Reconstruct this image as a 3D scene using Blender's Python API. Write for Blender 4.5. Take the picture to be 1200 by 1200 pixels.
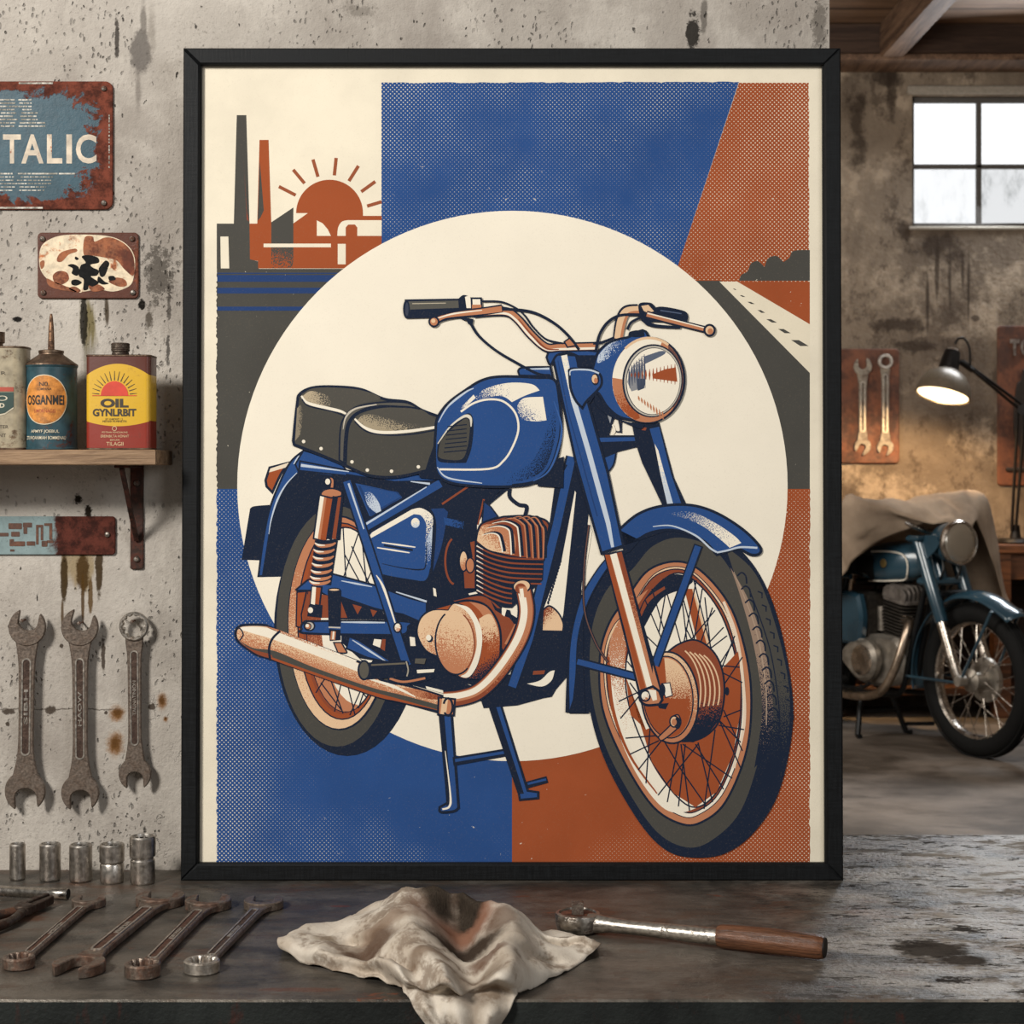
import bpy, bmesh, math, random
from mathutils import Vector, Matrix, Euler
for o in list(bpy.data.objects): bpy.data.objects.remove(o)
SC = bpy.context.scene
COL = SC.collection
PI = math.pi
R = math.radians
# ------------------------------------------------------------------ camera, world, lights, exposure
FPX, HX, HY, CAMH = 2000.0, 600.0, 550.0, 1.33
cam = bpy.data.cameras.new('camera'); CAM = bpy.data.objects.new('camera', cam); COL.objects.link(CAM)
CAM.location = (0, 0, CAMH); CAM.rotation_euler = (R(90), 0, 0)
cam.sensor_width = 36.0; cam.lens = 36.0*FPX/1200; cam.shift_x = 0.0; cam.shift_y = -(600-HY)/1200.0
cam.clip_start = 0.05; cam.clip_end = 100
cam.dof.use_dof = True; cam.dof.focus_distance = 2.3; cam.dof.aperture_fstop = 14
SC.camera = CAM
SC.view_settings.view_transform = 'Standard'; SC.view_settings.look = 'None'
SC.view_settings.exposure = 0.0; SC.view_settings.gamma = 1.0; SC.view_settings.use_curve_mapping = False
W = bpy.data.worlds.new('world'); SC.world = W; W.use_nodes = True
W.node_tree.nodes['Background'].inputs[0].default_value = (1.0, 0.95, 0.89, 1)
W.node_tree.nodes['Background'].inputs[1].default_value = 0.16
def light(name, kind, loc, target, energy, color=(1,1,1), size=1.0, size_y=None, spot=None, blend=.4):
    l = bpy.data.lights.new(name, kind); o = bpy.data.objects.new(name, l); COL.objects.link(o)
    l.energy = energy; l.color = color
    if kind == 'AREA':
        l.size = size
        if size_y: l.shape = 'RECTANGLE'; l.size_y = size_y
    else: l.shadow_soft_size = size
    if spot: l.spot_size = R(spot); l.spot_blend = blend
    o.location = loc
    if target is not None: o.rotation_euler = (Vector(target)-Vector(loc)).to_track_quat('-Z', 'Y').to_euler()
    return o
light('daylight_key', 'AREA', (-2.1, -0.35, 3.0), (-0.05, 2.4, 1.15), 140, (1, .97, .92), .7)
light('daylight_fill', 'AREA', (2.6, -1.0, 2.6), (0.2, 2.4, 1.1), 38, (.93, .96, 1), 1.6)
light('window_daylight', 'AREA', (3.05, 9.35, 3.15), (1.6, 4.0, 0.3), 60, (.86, .93, 1), 1.1, 0.7)
light('back_room_front_fill', 'AREA', (0.95, 4.6, 3.3), (1.95, 8.3, 0.7), 95, (1, .94, .86), 1.3)  # added fill from front left to brighten back room and bike
light('back_room_side_fill', 'AREA', (-1.0, 7.2, 1.9), (2.2, 8.6, 1.9), 70, (1, .93, .84), 1.6, 1.2)  # added fill for ceiling, wall and bike; no window is built there
light('lamp_bulb', 'SPOT', (2.235, 8.86, 1.72), (2.16, 9.12, 0.9), 74, (1, .66, .33), .05, spot=150, blend=.6)
# ------------------------------------------------------------------ helpers: projection, materials
def at(px, py, D): return Vector(((px-HX)/FPX*D, D, CAMH+(HY-py)/FPX*D))
def on_z(px, py, z):
    D = (CAMH-z)*FPX/(py-HY); return Vector(((px-HX)/FPX*D, D, z))
def lin(h):
    if not isinstance(h, str): return tuple(h)[:3]
    h = h.lstrip('#'); c = [int(h[i:i+2], 16)/255 for i in (0, 2, 4)]
    return tuple(x/12.92 if x <= .04045 else ((x+.055)/1.055)**2.4 for x in c)
def c4(h): return lin(h)+(1.0,)
class NT:
    def __init__(s, name):
        s.m = bpy.data.materials.new(name); s.m.use_nodes = True
        s.t = s.m.node_tree; s.b = s.t.nodes['Principled BSDF']
    def put(s, sock, v):
        if v is None: return
        if isinstance(v, bpy.types.NodeSocket): s.t.links.new(v, sock)
        elif isinstance(v, str): sock.default_value = c4(v)
        elif isinstance(v, (tuple, list)) and len(v) == 3 and sock.type == 'RGBA': sock.default_value = tuple(v)+(1,)
        else: sock.default_value = v
    def node(s, t): return s.t.nodes.new(t)
    def coord(s, w='Object'): return s.node('ShaderNodeTexCoord').outputs[w]
    def map(s, vec, sc=(1,1,1), loc=(0,0,0), rot=(0,0,0)):
        n = s.node('ShaderNodeMapping'); s.put(n.inputs[0], vec); n.inputs['Scale'].default_value = sc
        n.inputs['Location'].default_value = loc; n.inputs['Rotation'].default_value = rot; return n.outputs[0]
    def noise(s, vec, scale, detail=4, rough=.55, dist=0, col=False):
        n = s.node('ShaderNodeTexNoise'); s.put(n.inputs['Vector'], vec); n.inputs['Scale'].default_value = scale
        n.inputs['Detail'].default_value = detail; n.inputs['Roughness'].default_value = rough; n.inputs['Distortion'].default_value = dist
        return n.outputs['Color' if col else 'Fac']
    def vor(s, vec, scale, feat='F1', rnd=1.0, out='Distance'):
        n = s.node('ShaderNodeTexVoronoi'); n.feature = feat; s.put(n.inputs['Vector'], vec)
        n.inputs['Scale'].default_value = scale; n.inputs['Randomness'].default_value = rnd; return n.outputs[out]
    def math(s, op, a, b=None, c=None, clamp=False):
        n = s.node('ShaderNodeMath'); n.operation = op; n.use_clamp = clamp
        for i, v in enumerate((a, b, c)): s.put(n.inputs[i], v)
        return n.outputs[0]
    def ss(s, x, e0, e1):
        n = s.node('ShaderNodeMapRange'); n.interpolation_type = 'SMOOTHSTEP'; s.put(n.inputs[0], x)
        s.put(n.inputs[1], e0); s.put(n.inputs[2], e1); return n.outputs[0]
    def mix(s, f, a, b, bt='MIX'):
        n = s.node('ShaderNodeMix'); n.data_type = 'RGBA'; n.blend_type = bt; n.clamp_factor = True
        s.put(n.inputs[0], f); s.put(n.inputs[6], a); s.put(n.inputs[7], b); return n.outputs[2]
    def sep(s, vec):
        n = s.node('ShaderNodeSeparateXYZ'); s.put(n.inputs[0], vec); return n.outputs
    def vadd(s, a, b, k):
        n = s.node('ShaderNodeVectorMath'); n.operation = 'MULTIPLY_ADD'; s.put(n.inputs[0], b)
        n.inputs[1].default_value = (k,)*3; s.put(n.inputs[2], a); return n.outputs[0]
    def bump(s, h, strength=.3, dist=.01):
        n = s.node('ShaderNodeBump'); s.put(n.inputs['Height'], h); n.inputs['Strength'].default_value = strength
        n.inputs['Distance'].default_value = dist; s.t.links.new(n.outputs[0], s.b.inputs['Normal'])
    def out(s, color=None, rough=None, metal=None, emit=None, es=None, spec=None, coat=None):
        for k, v in (('Base Color', color), ('Roughness', rough), ('Metallic', metal), ('Emission Color', emit), ('Emission Strength', es), ('Specular IOR Level', spec), ('Coat Weight', coat)):
            s.put(s.b.inputs[k], v)
        return s.m
MC = {}
def flat(col, rough=.6, metal=0.0, name=None, spec=None, coat=None):
    k = ('flat', col, rough, metal, spec, coat)
    if k not in MC:
        n = NT(name or 'plain'); v = n.coord(); f = n.noise(v, 60, 3)
        c = n.mix(n.ss(f, .3, .7), tuple(x*.88 for x in lin(col)), tuple(min(1, x*1.1) for x in lin(col)))
        MC[k] = n.out(c, rough, metal, spec=spec, coat=coat)
    return MC[k]
def worn(name, base, alt, scale=30, lo=.5, hi=.62, rough=.4, rough2=.8, metal=1.0, metal2=.2, bump=.15, third=None, fine=260):
    """metal or paint with patches of a second look (rust, wear), fine grain and bump"""
    n = NT(name); v = n.coord()
    a = n.noise(v, scale, 6, .65, .4); b = n.noise(v, fine, 3, .6)
    m = n.ss(n.math('ADD', n.math('MULTIPLY', b, .25), n.math('MULTIPLY', a, .85)), lo, hi)
    g = n.ss(n.noise(v, scale*2.7, 5), .3, .7)
    c1 = n.mix(g, tuple(x*.72 for x in lin(base)), tuple(min(1, x*1.15) for x in lin(base)))
    c2 = n.mix(g, tuple(x*.6 for x in lin(alt)), tuple(min(1, x*1.25) for x in lin(alt)))
    c = n.mix(m, c1, c2)
    if third: c = n.mix(n.ss(n.noise(n.map(v, loc=(3, 7, 1)), scale*1.6, 5), .6, .68), c, third)
    n.bump(n.math('ADD', n.math('MULTIPLY', b, .6), m), bump, .002)
    return n.out(c, n.math('MULTIPLY_ADD', m, rough2-rough, n.math('MULTIPLY_ADD', g, .12, rough)), n.math('MULTIPLY_ADD', m, metal2-metal, metal))
# ------------------------------------------------------------------ helpers: mesh builder
_txt = {}
def text_mesh(st, bold=0.0, extrude=0.0):
    k = (st, bold, extrude)
    if k not in _txt:
        cu = bpy.data.curves.new('t', 'FONT'); cu.body = st; cu.size = 1; cu.align_x = 'CENTER'; cu.align_y = 'CENTER'
        cu.offset = bold; cu.extrude = extrude; cu.resolution_u = 4
        o = bpy.data.objects.new('t', cu); me = bpy.data.meshes.new_from_object(o)
        vs = [v.co.copy() for v in me.vertices]; fs = [tuple(p.vertices) for p in me.polygons]
        xs = [v.x for v in vs]; ys = [v.y for v in vs]
        cx, cy = (min(xs)+max(xs))/2, (min(ys)+max(ys))/2; w, h = max(xs)-min(xs), max(ys)-min(ys)
        vs = [Vector(((v.x-cx)/w, (v.y-cy)/h, v.z)) for v in vs]
        _txt[k] = (vs, fs, w/h)
        bpy.data.objects.remove(o); bpy.data.curves.remove(cu); bpy.data.meshes.remove(me)
    return _txt[k]
def crom(pts, closed=False, n=6):
    """Catmull-Rom through points; a point with a third item is a corner"""
    P = [Vector(p[:2]) for p in pts]; C = [len(p) > 2 for p in pts]; N = len(P); out = []
    for i in range(N if closed else N-1):
        p1, p2 = P[i], P[(i+1) % N]
        p0 = p1 if (C[i] or (not closed and i == 0)) else P[i-1]
        p3 = p2 if (C[(i+1) % N] or (not closed and i == N-2)) else P[(i+2) % N]
        if C[i] and C[(i+1) % N]: out.append(p1); continue
        for k in range(n):
            t = k/n
            out.append(.5*((2*p1)+(p2-p0)*t+(2*p0-5*p1+4*p2-p3)*t*t+(3*p1-p0-3*p2+p3)*t**3))
    if not closed: out.append(P[-1])
    return out
def crom3(pts, n=6):
    P = [Vector(p) for p in pts]; out = []
    for i in range(len(P)-1):
        p1, p2 = P[i], P[i+1]; p0 = P[i-1] if i else p1*2-p2; p3 = P[i+2] if i+2 < len(P) else p2*2-p1
        for k in range(n):
            t = k/n; out.append(.5*((2*p1)+(p2-p0)*t+(2*p0-5*p1+4*p2-p3)*t*t+(3*p1-p0-3*p2+p3)*t**3))
    out.append(P[-1]); return out
class MB:
    def __init__(s): s.v = []; s.f = []; s.mi = []; s.M = Matrix()
    def add(s, vs, fs, mat=0, M=None):
        M = s.M @ M if M is not None else s.M; b = len(s.v)
        s.v += [M @ Vector(v) for v in vs]; s.f += [tuple(b+i for i in f) for f in fs]; s.mi += [mat]*len(fs); return s
    def prism(s, poly, z0, z1, bev=0.0, mat=0, M=None):
        P = [Vector(p[:2]) for p in poly]; n = len(P)
        if sum(P[i].x*P[(i+1) % n].y-P[(i+1) % n].x*P[i].y for i in range(n)) < 0: P.reverse()
        def inset(d):
            out = []
            for i in range(n):
                a, b, c = P[i-1], P[i], P[(i+1) % n]; e1 = (b-a); e2 = (c-b)
                if e1.length < 1e-9 or e2.length < 1e-9: out.append(b); continue
                n1 = Vector((-e1.y, e1.x)).normalized(); n2 = Vector((-e2.y, e2.x)).normalized(); m = n1+n2
                m = m/max(.35, m.length_squared/2) if m.length > 1e-6 else n1
                out.append(b+m*d)
            return out
        I = inset(bev) if bev else P; rings = []
        if bev: rings = [(I, z0), (P, z0+bev), (P, z1-bev), (I, z1)]
        else: rings = [(P, z0), (P, z1)]
        vs = []; fs = []
        for ring, z in rings: vs += [(p.x, p.y, z) for p in ring]
        for k in range(len(rings)-1):
            for i in range(n): j = (i+1) % n; fs.append((k*n+i, k*n+j, (k+1)*n+j, (k+1)*n+i))
        fs.append(tuple(reversed(range(n)))); fs.append(tuple((len(rings)-1)*n+i for i in range(n)))
        return s.add(vs, fs, mat, M)
    def box(s, c, d, bev=0.0, mat=0, M=None):
        x, y, z = c; a, b, h = d[0]/2, d[1]/2, d[2]/2
        return s.prism([(x-a, y-b), (x+a, y-b), (x+a, y+b), (x-a, y+b)], z-h, z+h, bev, mat, M)
    def lathe(s, prof, seg=32, mat=0, M=None, cap=True):
        vs = []; fs = []; n = len(prof)
        for r, z in prof: vs += [(r*math.cos(2*PI*k/seg), r*math.sin(2*PI*k/seg), z) for k in range(seg)]
        for i in range(n-1):
            for k in range(seg): j = (k+1) % seg; fs.append((i*seg+k, i*seg+j, (i+1)*seg+j, (i+1)*seg+k))
        if cap: fs.append(tuple(reversed(range(seg)))); fs.append(tuple((n-1)*seg+k for k in range(seg)))
        return s.add(vs, fs, mat, M)
    def ring(s, prof, seg=48, mat=0, M=None):
        """closed profile swept round z"""
        vs = []; fs = []; n = len(prof)
        for r, z in prof: vs += [(r*math.cos(2*PI*k/seg), r*math.sin(2*PI*k/seg), z) for k in range(seg)]
        for i in range(n):
            i2 = (i+1) % n
            for k in range(seg): j = (k+1) % seg; fs.append((i*seg+k, i*seg+j, i2*seg+j, i2*seg+k))
        return s.add(vs, fs, mat, M)
    def tube(s, path, r, seg=10, mat=0, M=None, flatten=None, cap=True):
        P = [Vector(p) for p in path]; n = len(P); rr = r if isinstance(r, (list, tuple)) else [r]*n
        T = [(P[min(i+1, n-1)]-P[max(i-1, 0)]).normalized() for i in range(n)]
        u = T[0].orthogonal().normalized(); vs = []; fs = []
        if flatten: u = (Vector(flatten)-T[0]*Vector(flatten).dot(T[0])).normalized()
        for i in range(n):
            u = (u-T[i]*u.dot(T[i])).normalized(); w = T[i].cross(u)
            vs += [P[i]+(u*math.cos(2*PI*k/seg)+w*math.sin(2*PI*k/seg))*rr[i] for k in range(seg)]
        for i in range(n-1):
            for k in range(seg): j = (k+1) % seg; fs.append((i*seg+k, i*seg+j, (i+1)*seg+j, (i+1)*seg+k))
        if cap: fs.append(tuple(reversed(range(seg)))); fs.append(tuple((n-1)*seg+k for k in range(seg)))
        return s.add(vs, fs, mat, M)
    def cyl(s, a, b, r, r2=None, seg=16, mat=0, M=None): return s.tube([a, b], [r, r if r2 is None else r2], seg, mat, M)
    def ball(s, c, r, seg=16, rings=10, mat=0, M=None, sc=(1, 1, 1)):
        prof = [(max(1e-5, r*math.sin(PI*i/rings)), -r*math.cos(PI*i/rings)) for i in range(rings+1)]
        T = Matrix.Translation(Vector(c)) @ Matrix.Diagonal((*sc, 1))
        return s.lathe(prof, seg, mat, (M @ T) if M is not None else T)
    def sheet(s, P, nu, nv, mat=0, M=None, close_u=False):
        """grid of points P[i][j]"""
        vs = [p for row in P for p in row]; fs = []
        for i in range(nu-1+(1 if close_u else 0)):
            i2 = (i+1) % nu
            for j in range(nv-1): fs.append((i*nv+j, i2*nv+j, i2*nv+j+1, i*nv+j+1))
        return s.add(vs, fs, mat, M)
    def text(s, st, w, h, M, mat=0, bold=0.0, depth=0.0, warp=None):
        vs, fs, asp = text_mesh(st, bold, .5 if depth else 0.0)
        if w is None: w = h*asp
        vs = [Vector((v.x*w, v.y*h, v.z*depth)) for v in vs]
        if warp: vs = [warp(v) for v in vs]
        return s.add(vs, fs, mat, M)
    def build(s, name, mats, parent=None, world=False, sharp=35, solid=None, norm=True):
        me = bpy.data.meshes.new(name); off = Vector((0, 0, 0))
        if world and parent is not None:
            p = parent
            while p is not None: off += p.location; p = p.parent
        me.from_pydata([v-off for v in s.v], [], s.f)
        for m in (mats if isinstance(mats, (list, tuple)) else [mats]): me.materials.append(m)
        me.polygons.foreach_set('material_index', s.mi); me.polygons.foreach_set('use_smooth', [True]*len(s.f))
        if norm:
            bm = bmesh.new(); bm.from_mesh(me); bmesh.ops.recalc_face_normals(bm, faces=bm.faces); bm.to_mesh(me); bm.free()
        me.update(); me.set_sharp_from_angle(angle=R(sharp))
        o = bpy.data.objects.new(name, me); COL.objects.link(o); o.parent = parent
        if solid:
            md = o.modifiers.new('thickness', 'SOLIDIFY'); md.thickness = solid; md.offset = 0
        return o
def tag(o, label=None, cat=None, group=None, kind=None):
    if label: o['label'] = label
    if cat: o['category'] = cat
    if group: o['group'] = group
    if kind: o['kind'] = kind
    return o
def thing(name, label, cat, loc=(0, 0, 0), rot=(0, 0, 0), group=None):
    o = bpy.data.objects.new(name, None); COL.objects.link(o); o.empty_display_size = .05
    o.location = loc; o.rotation_euler = rot
    return tag(o, label, cat, group)
def copy_tree(o, parent=None):
    c = o.copy(); COL.objects.link(c); c.parent = parent
    for ch in [x for x in bpy.data.objects if x.parent == o]: copy_tree(ch, c)
    return c
def Tm(x=0, y=0, z=0): return Matrix.Translation((x, y, z))
def Rm(a, ax): return Matrix.Rotation(R(a), 4, ax)
def rrect(x0, y0, x1, y1, r, n=5):
    out = []
    for cx, cy, a0 in ((x1-r, y0+r, -90), (x1-r, y1-r, 0), (x0+r, y1-r, 90), (x0+r, y0+r, 180)):
        for k in range(n+1): a = R(a0+90*k/n); out.append((cx+r*math.cos(a), cy+r*math.sin(a)))
    return out
# ================================================================== setting
WD = 2.475; BD = 9.6                       # distance of the plaster wall and of the back wall
WS = FPX/WD
def wx(px, D=WD): return (px-HX)*D/FPX
def wz(py, D=WD): return CAMH+(HY-py)*D/FPX
def blob(n, x, z, px, py, rx, ry, D, warp, soft=.45, amp=.5):
    """soft-edged stain at a place on a wall, its outline broken up by noise"""
    s = D/FPX; cx, cz = wx(px, D), wz(py, D)
    dx = n.math('MULTIPLY', n.math('SUBTRACT', x, cx), 1/(rx*s)); dz = n.math('MULTIPLY', n.math('SUBTRACT', z, cz), 1/(ry*s))
    d = n.math('SQRT', n.math('ADD', n.math('MULTIPLY', dx, dx), n.math('MULTIPLY', dz, dz)))
    d = n.math('MULTIPLY_ADD', n.math('SUBTRACT', warp, .5), amp*3.4, d)
    return n.ss(d, 1.0, 1.0-soft)
def plaster():
    n = NT('stained_plaster'); v = n.coord(); x, y, z = n.sep(v)
    big = n.noise(v, 2.2, 6, .6, .3); mid = n.noise(v, 11, 6, .65); fine = n.noise(v, 150, 4, .7); grit = n.noise(v, 420, 2, .5)
    c = n.mix(n.ss(big, .3, .72), '#9f968c', '#c6beb3')
    c = n.mix(n.math('MULTIPLY', n.ss(mid, .45, .7), .45), c, '#d8d0c4')
    c = n.mix(n.math('MULTIPLY', n.ss(n.noise(n.map(v, (1, 1, .6), (5, 2, 1)), 5, 6, .7), .52, .72), .5), c, '#7f766d')
    # pits: short slanting nicks
    vv = n.map(v, (1, 1, .55), rot=(0, R(28), 0)); vd = n.vadd(vv, n.noise(v, 60, 3, col=True), .012)
    den = n.ss(n.noise(v, 5, 3), .42, .68)
    p1 = n.math('MULTIPLY', n.ss(n.vor(vd, 105), .19, .08), n.ss(n.vor(vd, 62, out='Color') if False else n.noise(v, 23, 2), .54, .62))
    p2 = n.math('MULTIPLY', n.ss(n.vor(n.map(vd, loc=(3, 1, 2)), 26), .085, .04), n.ss(n.noise(n.map(v, loc=(1, 1, 4)), 13, 2), .60, .64))
    p3 = n.math('MULTIPLY', n.ss(n.vor(n.map(vd, loc=(7, 1, 5)), 130), .30, .12), n.ss(n.noise(n.map(v, loc=(9, 1, 4)), 7, 3), .44, .62))
    pit = n.math('MAXIMUM', p1, n.math('MAXIMUM', p2, n.math('MULTIPLY', p3, .6)))
    c = n.mix(n.math('MULTIPLY', n.math('MULTIPLY', n.ss(n.noise(v, 210, 4, .75), .56, .66), n.ss(n.noise(n.map(v, loc=(2, 6, 1)), 6, 5, .7), .42, .6)), .5), c, '#6d645b')
    c = n.mix(n.math('MULTIPLY', n.ss(n.noise(n.map(v, (1, 1, .35), (7, 3, 1)), 8, 6, .7), .5, .7), .45), c, '#8a8077')
    # hairline cracks
    cv = n.vadd(v, n.noise(v, 7, 6, .7, col=True), .22)
    ck = n.math('MULTIPLY', n.ss(n.vor(cv, 2.6, 'DISTANCE_TO_EDGE'), .006, .001), n.ss(n.noise(v, 3.1, 3), .56, .62))
    pit = n.math('MAXIMUM', pit, n.math('MULTIPLY', ck, .35))
    c = n.mix(n.math('MULTIPLY', pit, .85), c, '#2f2a25')
    w1 = n.noise(v, 38, 8, .78); w2 = n.noise(v, 80, 7, .8); wdrip = n.noise(n.map(v, (1, 1, .13)), 46, 3, .6)
    B = lambda *a, **k: blob(n, x, z, *a, D=WD, **k)
    def lay(mask, col, f=1.0):
        nonlocal c
        c = n.mix(n.math('MULTIPLY', mask, f), c, col)
    lay(B(165, 62, 14, 30, warp=w1, soft=.3, amp=.35), '#5f5954', .8)
    lay(B(168, 22, 5, 26, warp=w1, soft=.6, amp=.5), '#6b645d', .75); lay(B(162, 105, 5, 42, warp=w1, soft=.8, amp=.6), '#7a726a', .7)
    lay(B(137, 45, 3.5, 26, warp=w1, soft=.4, amp=.8), '#3a342f', .9)
    lay(B(178, 35, 7, 45, warp=w1, soft=.9, amp=.6), '#857c72', .6)
    # drips under the small plate
    lay(B(108, 378, 17, 48, warp=wdrip, soft=.6, amp=1.0), '#6e6238', .9); lay(B(98, 374, 5, 36, warp=w1, soft=.3, amp=.5), '#1f1b12', .95); lay(B(125, 366, 4, 26, warp=wdrip, soft=.5, amp=.6), '#3a2c18', .9)
    lay(B(166, 357, 5, 8, warp=w2, soft=.4, amp=.8), '#17130e'); lay(B(175, 374, 6, 16, warp=w2, soft=.6, amp=.9), '#3a3022', .8); lay(B(186, 320, 22, 40, warp=w2, soft=.5, amp=1.5), '#4a443d', .8)
    lay(B(20, 374, 7, 4, warp=w2, soft=.4, amp=.8), '#1d1a17')
    lay(B(197, 410, 2.5, 22, warp=w2, soft=.4, amp=1.1), '#2b2723', .8); lay(B(198, 360, 2.5, 30, warp=w2, soft=.4, amp=1.4), '#3a342f', .7)
    lay(B(92, 584, 5, 7, warp=w2, soft=.5, amp=1), '#241d14'); lay(B(104, 600, 7, 10, warp=w2, soft=.5, amp=1), '#241d14')
    # brown runs under the long plate
    lay(B(97, 664, 27, 36, warp=wdrip, soft=.5, amp=.9), '#8d7442', .7)
    lay(B(75, 676, 5, 34, warp=w1, soft=.35, amp=.4), '#3b2a10', .95); lay(B(97, 672, 9, 30, warp=w1, soft=.35, amp=.5), '#46300f', .95); lay(B(97, 700, 2.5, 38, warp=w1, soft=.4, amp=.3), '#4d3512', .9)
    lay(B(106, 698, 3.5, 26, warp=w1, soft=.4, amp=.4), '#5a4016', .9); lay(B(116, 668, 5, 40, warp=w1, soft=.35, amp=.45), '#3b2a10', .95); lay(B(73, 720, 2, 22, warp=w1, soft=.4, amp=.3), '#4d3512', .85)
    # rust blooms beside the hanging spanners
    for px, py, rx, ry in ((137, 836, 12, 13), (135, 872, 14, 20), (190, 822, 8, 15), (194, 843, 4, 5)):
        m_ = B(px, py, rx, ry, warp=w2, soft=.75, amp=.4); lay(m_, '#8a5a1e', .9); lay(B(px, py-1, rx*.75, ry*.7, warp=w2, soft=.8, amp=.5), '#4c2f0e', .8)
    for px, py, rx, ry in ((60, 832, 8, 6), (10, 834, 9, 4), (124, 835, 3, 3), (9, 848, 3, 3), (72, 757, 3, 3), (178, 828, 5, 5), (121, 768, 3, 24)):
        lay(B(px, py, rx, ry, warp=w2, soft=.4, amp=.7), '#3a2d22', .9)
    hl = n.math('MULTIPLY', n.ss(n.math('ABSOLUTE', n.math('ADD', n.math('SUBTRACT', z, wz(831)), n.math('MULTIPLY', n.math('SUBTRACT', w1, .5), .014))), .0016, .0004), n.ss(x, wx(150), wx(120)))
    lay(hl, '#4b4138', .7)
    lay(B(812, 38, 9, 24, warp=w1, soft=.3, amp=.9), '#25211d', .95); lay(B(825, 18, 5, 26, warp=w1, soft=.5, amp=.6), '#4a443d', .7)
    lay(B(420, 12, 30, 12, warp=w2, soft=.8, amp=1), '#6d655c', .6); lay(B(960, 30, 10, 45, warp=w2, soft=.5, amp=1), '#5a534b', .7)
    hgt = n.math('ADD', n.math('MULTIPLY', fine, .35), n.math('ADD', n.math('MULTIPLY', grit, .12), n.math('ADD', n.math('MULTIPLY', mid, .5), n.math('MULTIPLY', pit, -.9))))
    n.bump(hgt, .75, .006)
    return n.out(c, .88, 0, spec=.2)
m = MB(); x1 = wx(972); m.box(((-2.4+x1)/2, WD+.1, 2.0), (x1+2.4, .2, 4.0)); tag(m.build('wall_front', plaster()), kind='structure')
def back_plaster():
    n = NT('back_wall_plaster'); v = n.coord(); x, y, z = n.sep(v)
    big = n.noise(v, .7, 6, .62, .5); mid = n.noise(v, 3.2, 7, .7); fine = n.noise(v, 26, 4, .7)
    c = n.mix(n.ss(big, .32, .7), '#51463c', '#857767')
    c = n.mix(n.math('MULTIPLY', n.ss(mid, .5, .66), .6), c, '#b3a28d'); c = n.mix(n.math('MULTIPLY', n.ss(n.noise(n.map(v, (1, 1, .7), (2, 8, 3)), 9, 7, .78), .53, .64), .6), c, '#3b3028')
    c = n.mix(n.math('MULTIPLY', n.ss(n.noise(n.map(v, (1, 1, .3), (4, 0, 2)), 3, 6, .7), .5, .68), .6), c, '#4c4138')
    pit = n.math('MULTIPLY', n.ss(n.vor(n.vadd(v, n.noise(v, 15, 3, col=True), .05), 5), .13, .06), n.ss(n.noise(v, 2.1, 2), .47, .6))
    c = n.mix(n.math('MULTIPLY', pit, .75), c, '#2f251c')
    w1 = n.noise(v, 6, 5, .7); w2 = n.noise(n.map(v, (1, 1, .12)), 9, 3)
    for px, py, rx, ry, a, wp in ((1110, 285, 32, 22, .9, w1), (1098, 315, 3.5, 48, .6, w2), (1087, 350, 3, 50, .5, w2), (1113, 330, 3.5, 50, .6, w2), (1128, 318, 3, 30, .5, w2), (1135, 340, 2.5, 60, .5, w2), (1045, 100, 7, 45, .8, w1), (1005, 140, 15, 50, .9, w1), (1030, 92, 35, 12, 1.0, w1), (1052, 380, 30, 10, 1.2, w1), (1070, 405, 26, 8, 1.2, w1), (1143, 373, 6, 4, .8, w1), (1060, 270, 22, 25, 1.1, w1)):
        c = n.mix(n.math('MULTIPLY', blob(n, x, z, px, py, rx, ry, BD, wp, .6, a), .75), c, '#2c221b')
    n.bump(n.math('ADD', fine, mid), .5, .02)
    return n.out(c, .9, 0, spec=.2)
BX0, BX1 = -1.2, 3.9
wx0, wx1, wz0, wz1 = wx(1069, BD), wx(1255, BD), wz(265, BD), wz(112, BD)
m = MB(); CEIL = 3.76
for (a, b, c, d) in ((BX0, BX1, -.02, wz0), (BX0, BX1, wz1, CEIL+.1), (BX0, wx0, wz0, wz1), (wx1, BX1, wz0, wz1)): m.box(((a+b)/2, BD+.12, (c+d)/2), (b-a, .24, d-c))
BPL = back_plaster(); tag(m.build('wall_back', BPL), kind='structure')
m = MB(); m.box((BX1+.1, 6, 1.9), (.2, 7.44, 3.9)); tag(m.build('wall_right', BPL), kind='structure')
m = MB(); m.box((BX0-.1, 6.2, 1.9), (.2, 7.0, 3.9)); tag(m.build('wall_left', BPL), kind='structure')
def concrete_floor():
    n = NT('stained_concrete_floor'); v = n.coord()
    a = n.noise(v, 1.3, 6, .65, .4); b = n.noise(n.map(v, (.5, 1.6, 1)), 4, 6, .7)
    c = n.mix(n.ss(a, .35, .68), '#4c443c', '#8b8076'); c = n.mix(n.math('MULTIPLY', n.ss(b, .52, .68), .6), c, '#3a332c')
    n.bump(b, .25, .01)
    return n.out(c, n.math('MULTIPLY_ADD', a, .35, .3), 0, spec=.4)
m = MB(); m.box((.75, 4.5, -.06), (9, 12, .12)); tag(m.build('floor', concrete_floor()), kind='structure')
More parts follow.
